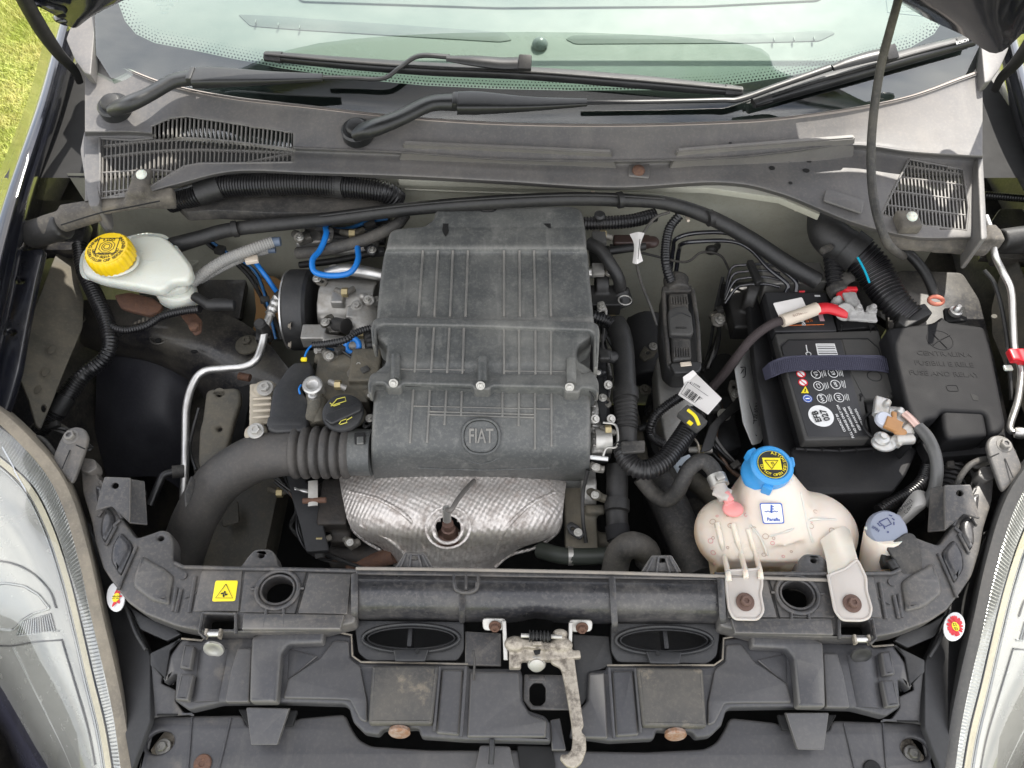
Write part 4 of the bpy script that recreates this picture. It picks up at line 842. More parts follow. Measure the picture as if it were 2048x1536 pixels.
    def rs(u, v, d=.0015):
        q = f([(u, v)])[0]; dr = (P(q[0], q[1], 0)-CAM).normalized(); h = RFL.ray_cast(CAM, dr, distance=4); return (h[1]-dr*d) if h[0] else P(q[0], q[1], -.03)
    bpy.context.view_layer.update()
    bowl = [(-30, 1172), (10, 1166), (48, 1172), (78, 1190), (100, 1218), (70, 1226), (46, 1240), (26, 1262), (-30, 1256)]
    bm = bmesh.new(); cpt = rs(20, 1206, -.02); ringv = [rs(*q) for q in roundp(bowl, 6)]; R_ = []
    for s_, dd in ((1, 0), (.93, -.004), (.7, -.013), (.4, -.018)): R_.append([bm.verts.new(cpt.lerp(q, s_) if s_ < 1 else q) for q in ringv])
    for a_, b_ in zip(R_, R_[1:]):
        for i in range(len(a_)): bm.faces.new((a_[i], a_[(i+1) % len(a_)], b_[(i+1) % len(a_)], b_[i]))
    bm.faces.new(R_[-1]); bmesh.ops.recalc_face_normals(bm, faces=bm.faces); add('lamp_bowl', bm, chrome, t, 5)
    tube('bowl_rim', ringv+[ringv[0]], 4, lampg, t, straight=True, cap=False)
    for i in range(15): tube('facet_rib', [rs(44+i*4, 1243-i*1.2), rs(34+i*5.4, 1270-i*.6)], 3, chrome, t, straight=True)
    tube('facet_line', [rs(36, 1272), rs(118, 1262)], 3, lampg, t, straight=True)
    for q in [[(-30, 1120), (20, 1126), (64, 1146), (98, 1180), (112, 1216)], [(-30, 1290), (20, 1292), (70, 1284), (124, 1280)]]: tube('reflector_crease', [rs(*x) for x in q], 3.5, lampdark, t)
    tube('reflector_crease', [rs(124, 1282), rs(150, 1370), rs(176, 1460), rs(190, 1530)], 3, lampdark, t)
    tube('bowl_arc', [P(*q, -.03) for q in f([(-20, 1140), (40, 1150), (75, 1180), (100, 1215), (110, 1240)])], 5, lampg, t)
    for i in range(18): bx('moulded_mark', P(*f([(6+i*2.6, 897+i*4.6+(i//9)*4)])[0], .05), (2, 9, 1), (0, 0, 35 if k == 0 else -35), lampg, t, 0)
    # rubber seal strip along the inner edge
    seal = [(-50, 800, .06), (0, 832, .052), (52, 880, .045), (104, 940, .035), (140, 1010, .024), (172, 1120, .01), (196, 1230, -.006), (222, 1340, -.026), (242, 1440, -.042), (258, 1560, -.062)]
    o = [(q[0]-13, q[1]+7, q[2]-.002) for q in seal]; i_ = [(q[0]+11, q[1]-8, q[2]-.004) for q in seal]
    loft('seal_strip', [f(o), f(seal), f(i_), f([(q[0]+8, q[1]-4, q[2]-.04) for q in i_])], mat('dusty_lamp_seal_%s' % 'ab'[k], (.1, .09, .075) if k == 0 else (.035, .035, .035), .8, dust=(.7, (.3, .26, .2), 8, .3, .6) if k == 0 else (.3, (.12, .11, .1), 8)), t, n=6, m=3, thick=.003)
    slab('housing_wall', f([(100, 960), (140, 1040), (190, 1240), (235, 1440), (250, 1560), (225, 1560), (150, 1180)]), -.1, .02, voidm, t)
bp = thing('bumper_skin', 'dark painted bumper skin in front of both headlights at the lower corners', 'bumper')
for f in (lambda r: r, M_):
    loft('bumper_corner', [f(r) for r in ([(-40, 1250, -.1), (0, 1320, -.115), (50, 1410, -.13), (90, 1470, -.14), (130, 1560, -.15)], [(-60, 1330, -.16), (-20, 1400, -.17), (20, 1470, -.18), (50, 1540, -.19), (80, 1600, -.19)], [(-66, 1342, -.3), (-28, 1412, -.3), (10, 1482, -.32), (38, 1552, -.33), (68, 1612, -.34)])], bumpm, bp, n=6, m=4)
# ================================================================= air filter box
ab = thing('air_filter_box', 'large ribbed dark grey plastic air filter box with an embossed round badge in the middle', 'air box')
A_ = [(413, .086, 880, 1146), (417, .089, 873, 1160), (425, .09, 869, 1166), (436, .09, 866, 1168), (447, .089, 853, 1170), (454, .088, 838, 1171), (457, .088, 797, 1171), (462, .088, 780, 1172), (476, .087, 775, 1173), (494, .085, 771, 1174), (503, .079, 768, 1176), (512, .076, 766, 1177), (560, .072, 759, 1181), (610, .068, 754, 1186), (642, .066, 751, 1189)]
OA, HA = shell('rear_cover', A_, airp, ab, drop=.07, n=3, e=9)
C_ = [(644, .066, 751, 1188), (662, .065, 752, 1185), (674, .064, 755, 1180), (682, .063, 764, 1168), (692, .062, 772, 1157), (712, .061, 771, 1155), (724, .06, 770, 1162), (732, .058, 764, 1176), (742, .056, 752, 1186), (756, .053, 742, 1191), (770, .050, 738, 1194)]
OC, HC2 = shell('middle_cover', C_, airp, ab, drop=.05, n=3, e=7)
F_ = [(768, .044, 750, 1182), (800, .042, 746, 1182), (840, .034, 743, 1182), (880, .022, 741, 1182), (908, .006, 741, 1181), (930, -.014, 742, 1180), (946, -.034, 746, 1178), (957, -.056, 754, 1176), (962, -.08, 762, 1172)]
OF, HF = shell('front_body', F_, airp, ab, drop=.09, n=4, e=10)
slab('lower_core', [(760, 640), (1180, 640), (1180, 760), (1172, 900), (760, 900), (752, 760)], -.0, .07, airp, ab, r=8)
slab('cross_ridge', [(741, 652), (747, 637), (762, 633), (965, 637), (1186, 642), (1198, 650), (1200, 664), (1196, 735), (1189, 735), (1189, 668), (1180, 660), (965, 652), (764, 648), (752, 654), (750, 690), (744, 690)], .0725, .03, airp, ab, r=6, bev=.003)
slab('joint_flange', [(735, 762), (742, 745), (776, 739), (780, 728), (806, 728), (810, 741), (942, 746), (950, 733), (980, 733), (986, 746), (1118, 748), (1126, 738), (1160, 738), (1164, 746), (1186, 740), (1198, 762), (1198, 788), (1188, 776), (1164, 774), (1158, 784), (1132, 784), (1126, 774), (985, 771), (978, 778), (950, 778), (944, 770), (806, 766), (800, 774), (774, 774), (768, 765), (748, 764), (742, 786), (736, 784)], (.0585, -5), .02, airp, ab, r=7, bev=.003)
tube('gasket_line', [(742, 788, .05), (750, 770, .052), (860, 772, .052), (965, 776, .052), (1080, 777, .052), (1178, 780, .052), (1188, 800, .05)], 5, rubber, ab, straight=True)
for (u, v) in [(791, 736), (965, 741), (1143, 744)]:
    tube('screw_boss', [(u, v-24, .062), (u, v+24, .062)], 20, airp, ab, straight=True, seg=14); tube('boss_collar', [(u-6, v+2, .063), (u-4, v+26, .063)], 30, airp, ab, straight=True, seg=14, flat=.7) if 0 else None
    bolt((u-4, v+30, .0625), (0, -.75, .65), 15, steel, ab, name='screw', flange=1.25)
bpy.context.view_layer.update(); SH = {id(HA): OA, id(HC2): OC, id(HF): OF}
def rib(pts, H, w=5, d=.0008):
    q = [surface_at(SH[id(H)], u, v, d) for u, v in pts]; tube('rib', [p for p in q if p], w, airp, ab, straight=True, seg=8)
def lin(a, b, n=10): return [(a[0]+(b[0]-a[0])*i/n, a[1]+(b[1]-a[1])*i/n) for i in range(n+1)]
for a, b in zip([846, 876, 906, 936, 1008, 1039, 1068, 1099], [837, 869, 900, 931, 1008, 1040, 1071, 1102]): rib(lin((a, 501), (b, 634)), HA)
for a, b in zip([835, 868, 899, 928, 1008, 1038, 1071, 1102], [829, 862, 894, 925, 1008, 1038, 1071, 1102]): rib(lin((a, 655), (b, 750)), HC2)
rib(lin((800, 738), (930, 740)), HC2, 3); rib(lin((1008, 742), (1130, 743)), HC2, 3)
for a, b, e in zip([827, 860, 893, 924, 1005, 1038, 1070, 1103], [820, 854, 889, 922, 1005, 1037, 1070, 1103], [886, 885, 850, 832, 834, 852, 898, 892]): rib(lin((a, 778), (b, e), 24), HF, 5)
rib(lin((858, 823), (1068, 829)), HF, 4); rib(lin((858, 829), (1068, 835)), HF, 4); rib(lin((826, 812), (1100, 818)), HF, 3)
for q in [[(878, 503), (880, 630)]]: pass
# wet marks and rear centre notch
for (pts) in [[(884, 438), (899, 440), (896, 452), (898, 462), (891, 474), (884, 462), (886, 450)], [(1084, 436), (1098, 424), (1107, 430), (1101, 442), (1102, 458), (1092, 452), (1083, 444)]]:
    slab('wet_mark', pts, .0905 if 0 else HA(890, 450)+.0006, .0008, mat('wet_dark', (.02, .02, .02), .3), ab, r=4, bev=.0001)
slab('rear_notch', [(952, 408), (998, 408), (990, 424), (962, 424)], .091, .01, voidm, ab, r=6); disc('rear_stud', (975, 419, .092), 12, 5, rubber, ab, t=3)
# badge
bc = (962, 873, HF(962, 873)+.001); bn = (0, -.5, 1); bn = (P(962, 850, HF(962, 850))-P(962, 895, HF(962, 895))).cross(Vector((-1, 0, 0)))
if bn.z < 0: bn = -bn
ring('badge_ring', bc, 37, 35, 6, airp, ab, n=bn, sq=2.4, flat=.9); ring('badge_inner_ring', bc, 32, 30, 2.5, airp, ab, n=bn, sq=2.4)
disc('badge_field', bc, 31, 29, airp, ab, n=bn, t=.6, sq=2.4)
text('badge_lettering', 'FIAT', bc, 30, airp, ab, n=bn, ext=.0016, sx=.62, bold=.6, lift=.0008)
tube('badge_scroll', [P(u, v, HF(u, v)+.0002) for u, v in [(925, 915), (945, 924), (962, 928), (980, 924), (1000, 915)]], 3, airp, ab)
tube('lower_seam', [P(u, v, HF(u, v)+.0005) for u, v in [(835, 936), (962, 940), (1100, 936)]], 3, airp, ab); ring('drain_boss', P(963, 955, HF(963, 955)+.001), 12, 5, 3, airp, ab)
# left inlet spigot
tube('inlet_collar', [(697, 904, -.018), (745, 905, -.018)], 94, airp, ab, straight=True, seg=30); slab('catch_window', [(709, 867), (731, 866), (731, 889), (710, 890)], .014, .003, voidm, ab, r=2, lift=.003); slab('catch_tongue', [(713, 873), (727, 872), (727, 887), (713, 888)], .0175, .003, airp, ab, r=2)
idt = thing('intake_duct', 'dusty black rubber intake hose with bellows curving down at the left of the air box', 'air duct')
tube('duct', [(352, 1150, -.19, 84), (368, 1100, -.15, 86), (392, 1035, -.10, 88), (436, 966, -.06, 92), (500, 922, -.035, 94), (556, 908, -.022, 92), (594, 905, -.018, 92)], 90, mat('duct_rubber', (.036, .035, .034), .52, dust=(.55, (.12, .105, .09), 9, .38, .78), bump=(300, .15)), idt, n=10, seg=30)
bel = []
for i in range(6):
    u = 592+i*20; bel += [(u-7, 905, -.018, 86), (u-3, 905, -.018, 104), (u+4, 905, -.018, 106), (u+8, 905, -.018, 100)]
bel += [(704, 905, -.018, 90)]
tube('bellows', bel, 90, idt.children[0].data.materials[0], idt, n=4, seg=30)
slab('rubber_flap', [(384, 950), (392, 960), (388, 985), (378, 1010), (372, 1016), (370, 985)], (-.02, 0, -50), .004, hosem, idt, r=4)

# ================================================================= exhaust heat shield and lambda sensor
hs = thing('heat_shield', 'dimpled silver metal exhaust heat shield below the front of the air box', 'heat shield')
def dimple(name):
    m = shieldm; nt = m.node_tree; b = nt.nodes['Principled BSDF']; L = nt.links.new
    tcn = N(nt, 'ShaderNodeTexCoord'); mp = N(nt, 'ShaderNodeMapping'); mp.inputs['Rotation'].default_value = (0, 0, radians(28)); L(tcn.outputs['Object'], mp.inputs[0])
    w1 = N(nt, 'ShaderNodeTexWave', _Scale=50.0, _Distortion=1.6); w1.bands_direction = 'X'; w2 = N(nt, 'ShaderNodeTexWave', _Scale=46.0, _Distortion=2.5); w2.bands_direction = 'Y'; L(mp.outputs[0], w1.inputs[0]); L(mp.outputs[0], w2.inputs[0])
    v = N(nt, 'ShaderNodeTexNoise', _Scale=70.0, _Detail=6.0); L(tcn.outputs['Object'], v.inputs[0])
    a = N(nt, 'ShaderNodeMath', operation='MULTIPLY_ADD'); a.inputs[1].default_value = .5; L(w2.outputs['Fac'], a.inputs[0]); L(w1.outputs['Fac'], a.inputs[2])
    a2 = N(nt, 'ShaderNodeMath', operation='MULTIPLY_ADD'); a2.inputs[1].default_value = 3.2; L(v.outputs['Fac'], a2.inputs[0]); L(a.outputs[0], a2.inputs[2])
    bp = N(nt, 'ShaderNodeBump', _Strength=.36, _Distance=.002); L(a2.outputs[0], bp.inputs['Height']); L(bp.outputs[0], b.inputs['Normal'])
dimple(0)
H_ = [(925, -.06, 672, 1138), (955, -.058, 678, 1134), (985, -.05, 683, 1130), (1020, -.05, 690, 1126), (1048, -.056, 698, 1120), (1066, -.066, 712, 1112), (1080, -.08, 732, 1090), (1094, -.094, 760, 1046), (1112, -.11, 778, 1016), (1134, -.13, 788, 992), (1165, -.15, 796, 984)]
R = cr_spline(H_, 5); rows = []
for (v, z, a, b) in R:
    rows.append([P(a+(b-a)*t, v+(6*math.sin(t*3.1)), z-.026*abs(2*t-1)**5+.012*math.sin(t*pi)) for t in np.linspace(0, 1, 40)])
hole = ell(896, 1058, 27, 27, 24)
bm = bmesh.new(); V = [[bm.verts.new(p) for p in r] for r in rows]
for i in range(len(V)-1):
    for j in range(39):
        c = (rows[i][j]+rows[i+1][j+1])/2
        if not inpoly(*uvof(c), hole): bm.faces.new((V[i][j], V[i][j+1], V[i+1][j+1], V[i+1][j]))
bmesh.ops.recalc_face_normals(bm, faces=bm.faces)
bmesh.ops.solidify(bm, geom=bm.faces[:], thickness=.002); add('shield', bm, shieldm, hs, 60)
GH = np.array([[list(p) for p in r] for r in rows]); HH = Height(GH); cz = HH(896, 1030)
cen = P(896, 1058, cz)
ring('hole_flange', cen+Vector((0, -.0, .001)), 29, 29, 7, shieldm, hs, n=(0, -.2, 1), flat=.7); disc('hole_dish', cen-Vector((0, 0, .003)), 42, 40, shieldm, hs, n=(0, -.2, 1), t=.5) if 0 else None
disc('hole_floor', cen-Vector((0, 0, .03)), 30, 22, brownb, hs, t=1)
tube('side_fold', [(684, 962, -.10), (688, 1000, -.105), (700, 1050, -.11), (728, 1080, -.12), (768, 1104, -.135)], 7, shieldm, hs)
tube('side_fold', [(1130, 975, -.10), (1124, 1020, -.105), (1116, 1062, -.11), (1072, 1094, -.13), (1020, 1110, -.14), (990, 1134, -.15)], 7, shieldm, hs)
ring('dish_fold', cen+Vector((0, .002, .002)), 44, 42, 5, shieldm, hs, n=(0, -.2, 1), flat=.5)
for q in [[(700, 985), (760, 1000), (820, 1040), (850, 1100)], [(1110, 985), (1060, 1010), (1010, 1060), (990, 1110)], [(720, 1050), (780, 1080), (820, 1120)]]: tube('pressed_crease', [P(u, v, HH(u, v)-.0005) for u, v in q], 9, shieldm, hs)
ls = thing('oxygen_sensor', 'oxygen sensor with grey cable standing in the hole of the heat shield', 'sensor')
lathe('sensor_body', cen-Vector((0, 0, .028)), (0, .15, 1), [(22, 0), (22, 12), (15, 14), (14, 34), (11, 36), (11, 52)], brownb, ls, seg=24)
tube('sensor_sleeve', [cen+Vector((0, .004, .018)), cen+Vector((0, .012, .038))], 17, steel, ls, straight=True)
tube('sensor_cable', [cen+Vector((0, .012, .034)), P(902, 1020, .02), P(915, 1000, .01), P(932, 978, -.015), P(948, 962, -.04)], 10, mat('grey_sleeve', (.12, .11, .1), .6), ls)

# ================================================================= engine
en = thing('engine', 'dirty aluminium engine with black timing cover and oil filler cap left of the air box', 'engine')
vc = mat('valve_cover', (.09, .085, .07), .6, .3, dust=(.6, (.2, .17, .12), 22, .4, .7), bump=(200, .4))
blob('valve_cover', [('b', (690, 770, -.02), (56, 56, 26)), ('c', (634, 800, .0), (640, 850, -.005), 20), ('e', (690, 832, .0), (44, 34, 14)), ('b', (735, 745, -.01), (30, 40, 30)), ('c', (632, 716, -.01), (700, 730, -.01), 12), ('e', (690, 720, -.005), (40, 22, 14))], vc, en, .002)
slab('timing_cover', [(546, 775), (552, 768), (575, 735), (588, 724), (622, 722), (626, 742), (620, 752), (612, 758), (604, 768), (604, 782), (612, 792), (616, 800), (614, 852), (604, 862), (550, 864), (534, 858), (541, 800)], .012, .09, black, en, r=6, bev=.004)
bx('cover_roll', (574, 848, .004), (76, 26, 26), (0, 0, 0), black, en, 10)
tube('wire_loop', [(602, 770, .014), (598, 778, .016), (600, 788, .014)], 4, blueh, en)
lathe('lifting_eye', (626, 772, .02), (0, -.15, 1), [(20, -30), (20, 6), (17, 9), (12, 9), (11, 4), (8, 3)], alus, en); lathe('eye_lug', (626, 792, .018), (0, 0, 1), [(9, -8), (9, 5), (5, 6), (4, 3)], alus, en)
tube('oil_neck', [(628, 778, .008), (630, 815, .004), (618, 845, .0)], 34, vc, en, seg=16)
oc = P(686, 826, .02)
lathe('oil_cap', oc, (0, -.1, 1), [(40, -8), (42, 0), (40, 4), (34, 6)], black, en, seg=40, flute=0)
slab('cap_grip', [(648, 838), (652, 826), (712, 806), (724, 808), (722, 820), (662, 848)], .03, .006, black, en, r=5, bev=.002)
ylw = mat('dull_yellow_print', (.55, .5, .08), .6)
tube('cap_symbol', [(662, 812, .0265), (668, 805, .0265), (674, 798, .0265), (690, 794, .0265), (692, 802, .0265), (672, 808, .0265), (662, 812, .0265)], 2, ylw, en, straight=True); tube('cap_symbol', [(660, 806, .0265), (668, 812, .0265), (680, 808, .0265)], 2, ylw, en, straight=True)
tube('cap_symbol', [(678, 848, .0265), (682, 842, .0265), (692, 838, .0265), (694, 845, .0265), (680, 849, .0265)], 2, ylw, en, straight=True); tube('cap_symbol', [(694, 840, .0265), (704, 834, .0265)], 2, ylw, en, straight=True)
# accessory drum and pump casting behind
lathe('pump_cover', P(583, 620, -.055), (1, 0, 0), [(60, -4), (78, 0), (81, 4), (81, 40), (76, 46), (60, 48)], black, en, seg=40)
lathe('pump_rim', P(581, 620, -.055), (1, 0, 0), [(74, -3), (79, -1), (79, 2)], alus, en, seg=40)
for v in (560, 652, 690): bolt((582, v, .0 if v < 600 else -.02), (-1, 0, .2), 11, latchm, en)
blob('pump_casting', [('b', (668, 620, -.05), (20, 74, 24), (0, 0, 4)), ('c', (650, 610, -.05), (756, 618, -.05), 56), ('c', (668, 545, -.03), (664, 600, -.02), 13), ('c', (700, 558, -.03), (760, 566, -.03), 10), ('b', (712, 628, -.012), (18, 16, 10)), ('b', (676, 600, -.005), (12, 14, 10)), ('c', (650, 690, -.03), (740, 700, -.03), 22), ('b', (630, 672, -.03), (24, 18, 16)), ('e', (730, 640, -.02), (34, 44, 22))], alu, en, .002, 3)
for (u, v) in [(668, 540), (714, 612), (640, 700), (740, 730)]: bolt((u, v, -.005), (0, -.2, 1), 18, alu, en)
tube('intake_pipe', [(652, 548, .0), (690, 540, .005), (730, 544, .005), (770, 552, .0)], 24, alus, en, seg=16)
blob('valve_block', [('b', (620, 482, -.01), (26, 16, 12), (0, 0, 8)), ('b', (632, 462, -.01), (22, 10, 10)), ('e', (700, 490, -.03), (60, 26, 18)), ('b', (735, 470, -.02), (26, 26, 14))], alu, en, .002)
tube('black_rail', [(620, 470, -.02), (700, 475, -.02), (770, 480, -.02)], 22, rubber, en)
tube('injector_hose', [(770, 500, -.02), (680, 520, -.04), (600, 530, -.06)], 14, rubber, en)
lathe('sensor_plug', P(690, 652, .0), (.8, -.5, .4), [(14, -30), (14, 0), (16, 4), (10, 5)], rubber, en)
tube('thermostat_hose', [(736, 660, -.0), (742, 690, .0), (740, 720, -.005)], 26, rubber, en, corr=9)
blob('cylinder_head', [('b', (700, 880, -.11), (90, 60, 40)), ('b', (960, 700, -.06), (210, 200, 30)), ('b', (1195, 800, -.05), (20, 130, 30))], fk, en, .006)
blob('head_end', [('b', (1192, 860, -.02), (14, 60, 16)), ('e', (1196, 885, -.01), (18, 24, 16)), ('c', (1180, 850, -.005), (1200, 800, -.01), 11)], alu, en, .002)
slab('head_bracket', [(1190, 750), (1200, 740), (1216, 790), (1214, 840), (1204, 850), (1194, 800)], .0, .01, black, en, r=4)
for (u, v) in [(1216, 770), (1222, 838), (1190, 838)]: bolt((u, v, .006), (.3, -.4, 1), 14, steel, en)
tube('wire_clip', [(1206, 845, .01), (1232, 852, .01), (1234, 892, .008), (1214, 896, .006), (1206, 912, .0)], 5, steel, en); tube('throttle_drum', [(1190, 882, -.01), (1222, 882, -.01)], 50, steel, en, seg=24, straight=True)
tube('rod_end', [(1178, 914, -.01), (1216, 918, -.01)], 9, whitep, en, straight=True)
# timing side below: belt, brackets
slab('belt_guard', [(572, 950), (604, 950), (636, 1000), (640, 1010), (648, 1060), (658, 1100), (612, 1104), (600, 1050), (585, 1000)], -.09, .01, fk, en, r=5)
slab('guard_arm', [(586, 975), (618, 978), (622, 986), (606, 984)], -.06, .004, alus, en, r=2)
tube('guard_pin', [(606, 1002, -.06), (652, 1000, -.06)], 12, rust, en, straight=True); tube('guard_lug', [(626, 962, -.055), (626, 1012, -.06)], 20, steel, en, flat=.3, straight=True)
blob('alternator_body', [('b', (672, 1010, -.10), (30, 50, 20)), ('b', (684, 1066, -.12), (20, 24, 14)), ('c', (665, 1110, -.16), (780, 1112, -.15), 28), ('e', (650, 1000, -.13), (36, 40, 20))], mat('dark_casting', (.03, .027, .025), .6, .2, dust=(.4, (.1, .08, .06), 25), bump=(200, .4)), en, .003)
tube('exhaust_pipe', [(700, 1130, -.16), (760, 1118, -.14), (790, 1110, -.13)], 34, rust, en, seg=14)
blob('block_right', [('b', (1160, 1040, -.11), (32, 80, 20)), ('b', (1190, 1020, -.09), (20, 10, 8)), ('c', (1180, 1080, -.12), (1230, 1085, -.12), 18)], vc, en, .003)
tube('dipstick_tube', [(1176, 940, -.02), (1166, 985, -.05), (1166, 1040, -.07), (1172, 1085, -.09)], 8, rubber, en)
# engine mount at the left
em = thing('engine_mount', 'dusty engine mount bracket with two bolts beside the black timing cover', 'engine mount')
slab('mount_arm', [(412, 778), (478, 774), (482, 800), (468, 840), (458, 880), (446, 930), (410, 955), (395, 930), (398, 860), (404, 840)], (-.05, 8), .014, olive, em, r=12, bev=.005, holes=[ell(438, 787, 5, 5, 12), ell(438, 857, 5, 5, 12)])
slab('arm_side', [(478, 774), (506, 766), (492, 840), (474, 930), (456, 930), (466, 850)], -.09, .03, voidm, em, r=8)
tube('arm_edge', [(398, 815, -.06), (386, 860, -.08), (380, 900, -.1), (392, 940, -.1)], 6, black, em)
blob('mount_casting', [('b', (524, 812, -.02), (22, 50, 12), (0, 0, 10)), ('e', (530, 778, -.01), (24, 20, 12)), ('e', (512, 866, -.01), (24, 22, 12))], mat('beige_casting', (.42, .37, .29), .6, .3, dust=(.6, (.55, .5, .42), 30), bump=(150, .4)), em, .002)
for v in (796, 808, 820, 833): tube('casting_rib', [(507, v+2, .0), (543, v, .0)], 7, em.children[-1].data.materials[0], em, straight=True)
bolt((531, 777, .004), (0, -.15, 1), 25, alu, em); bolt((512, 862, .004), (0, -.15, 1), 25, steel, em)
tube('mount_rust', [(478, 752, -.08), (500, 756, -.08)], 16, rust, em)
# small hoses at the engine left
def hose(nm, label, cat='hose', grp=None): return thing(nm, label, cat, grp)
t = hose('blue_hose', 'bright blue looped hose behind the pump left of the air box'); tube('hose', [(650, 448, .03), (652, 470, .035), (640, 500, .03), (625, 520, .03), (630, 544, .025), (664, 551, .025), (700, 545, .03), (716, 520, .035), (715, 494, .03)], 12, blueh, t, n=10)
t = hose('blue_hose', 'thin blue hose running down the inner wing behind the black drum'); tube('hose', [(492, 500, .0), (530, 550, -.02), (560, 590, -.05), (590, 600, -.06)], 10, blueh, t)
t = thing('dipstick', 'blue ring handle of the oil dipstick beside the air box', 'dipstick'); ring('ring_handle', (705, 692, .01), 13, 15, 11, blueh, t, n=(.2, -.7, .6)); tube('stem', [(696, 672, .02), (700, 684, .015)], 10, blueh, t); tube('stem', [(712, 704, .0), (722, 722, -.02)], 9, blueh, t)
t = hose('wiring_conduit', 'thin ribbed conduit with a blue wire crossing to the left side of the air box', 'conduit'); tube('conduit', [(742, 656, .02), (715, 664, .02), (690, 680, .02), (650, 688, .015), (626, 690, .012)], 15, corrm, t, corr=5); tube('wire', [(630, 688, .012), (620, 694, .014), (612, 706, .014), (608, 720, .012)], 4, blueh, t); bx('yellow_clip', (608, 719, .014), (12, 8, 6), (0, 0, 0), yelp, t)
t = hose('vacuum_hose', 'long black rubber hose arching across the firewall behind the air box'); tube('hose', [(345, 492, .02, 34), (400, 476, .03, 30), (470, 458, .04, 28), (640, 440, .06, 27), (800, 420, .08, 27), (960, 406, .10, 27), (1130, 398, .10, 27), (1240, 400, .09, 27), (1330, 406, .08, 28), (1420, 435, .06, 30), (1500, 478, .04, 32), (1570, 525, .02, 34), (1634, 562, -.0, 34)], 28, rubber, t, n=12, seg=16); tube('seam', [(640, 432, .072), (800, 412, .092), (960, 398, .112), (1130, 390, .112), (1240, 392, .102), (1330, 398, .092)], 5, rubber, t)
t = hose('coolant_hose', 'shorter grey rubber hose ending below the long hose left of the air box'); tube('hose', [(596, 506, .0), (640, 502, .015), (700, 488, .03), (745, 474, .04), (790, 452, .05), (810, 430, .05)], 24, hosem, t)
t = hose('breather_hose', 'black hose curving down at the right side of the air box'); tube('hose', [(1176, 486, .05), (1200, 500, .05), (1222, 530, .04), (1238, 560, .02), (1240, 590, -.01)], 26, rubber, t)
for i, (k_, pp) in enumerate([(24, [(384, 566, .0), (410, 545, .01), (450, 520, .02), (500, 500, .03), (545, 484, .03)]), (18, [(400, 560, -.01), (450, 532, .005), (500, 510, .01), (535, 500, .01)])]):
    t = hose('braided_hose', ['thicker pale ribbed hose rising from the white reservoir', 'thinner pale ribbed hose running under its thicker neighbour'][i], 'hose', 'pale clutch hoses'); tube('sleeve', pp, k_, mat('pale_hose%d' % i, (.25, .245, .23), .55, dust=(.4, (.35, .32, .28), 30)), t, corr=5, depth=.1); tube('end_fitting', [pp[-1], (pp[-1][0]+16, pp[-1][1]-1, pp[-1][2])], k_*.8, mat('fitting%d' % i, (.1, .13, .18), .4), t)
slab_ = slab('pipe_clip', [(488, 512), (514, 508), (516, 520), (490, 524)], .02, .008, tape, body, r=2)
t = hose('wiring_harness', 'thick ribbed harness along the front edge of the cowl behind the reservoir', 'wiring harness'); tube('harness', [(340, 404, .06), (395, 390, .075), (440, 374, .085), (520, 370, .088), (600, 368, .088), (700, 374, .085), (768, 384, .08), (796, 402, .06)], 44, corrm, t, corr=5.5, depth=.12, seg=16)
for (a, b) in [((395, 389), (440, 374)), ((488, 371), (540, 369)), ((640, 369), (690, 373))]: tube('tape_wrap', [(*a, .082), (*b, .086)], 47, rubber, t, straight=True, seg=16)
slab('noise_shield', [(345, 400), (380, 362), (560, 356), (700, 356), (800, 370), (806, 398), (770, 410), (700, 424), (560, 426), (430, 420), (370, 424)], .06, .02, hosem, body, r=6)
t = hose('ac_pipe', 'bent bare aluminium pipe running down to the left of the engine', 'pipe'); tube('pipe', [(549, 601, -.03), (540, 630, -.03), (531, 655, -.03), (524, 690, -.04), (512, 720, -.045), (488, 733, -.05), (450, 737, -.055), (408, 743, -.06), (386, 768, -.065), (373, 815, -.075), (371, 880, -.09), (370, 935, -.1), (367, 1000, -.12)], 16, alus, t, n=10, seg=14)
tube('crimp_sleeve', [(556, 596, -.022), (540, 628, -.026)], 22, alus, t, corr=12, depth=.2, straight=True); tube('rubber_end', [(555, 598, -.022), (572, 585, -.02), (600, 565, -.02)], 26, rubber, t)
lathe('valve_cap', (521, 650, -.015), (0, -.2, 1), [(13, -34), (13, -14), (12, -12), (12, 6), (9, 10)], rubber, t); bx('pipe_clamp', (528, 672, -.045), (30, 26, 16), (0, 0, 10), rubber, t, 3)
tube('switch_plug', [(368, 942, -.095), (344, 944, -.09)], 26, hosem, t); tube('switch_boot', [(348, 944, -.09), (328, 950, -.088), (318, 968, -.09), (300, 1010, -.1)], 16, corrm, t)

# ================================================================= brake fluid reservoir
br = thing('brake_fluid_reservoir', 'milky white brake fluid reservoir with a bright yellow screw cap', 'reservoir')
topo = [(160, 528), (164, 506), (180, 488), (290, 467), (325, 470), (342, 483), (360, 503), (380, 530), (384, 545), (374, 560), (342, 562), (330, 574), (316, 580), (290, 574), (200, 560), (166, 548)]
slab('tank_body', topo, (.042, 6), .020, resm, br, r=10, bev=.006)
slab('tank_seam', [(157, 536), (160, 510), (178, 487), (291, 464), (328, 467), (346, 481), (384, 532), (386, 548), (376, 566), (344, 568), (332, 580), (314, 586), (200, 566), (162, 554)], (.026, 6), .004, resm, br, r=10, bev=.0018)
slab('tank_lower', [(162, 538), (180, 498), (290, 478), (330, 480), (378, 532), (372, 572), (330, 586), (310, 582), (200, 562)], (.02, 6), .018, resm, br, r=10, bev=.006)
slab('tank_sump', [(300, 560), (372, 530), (386, 560), (388, 590), (360, 600), (334, 600), (308, 588)], -.0, .03, resm, br, r=10, bev=.006)
ring('moulded_circle', (304, 508, .0425), 24, 20, 3, resm, br)
ring('neck_ring', (232, 525, .05), 42, 34, 8, resm, br, n=(0, .0, 1))
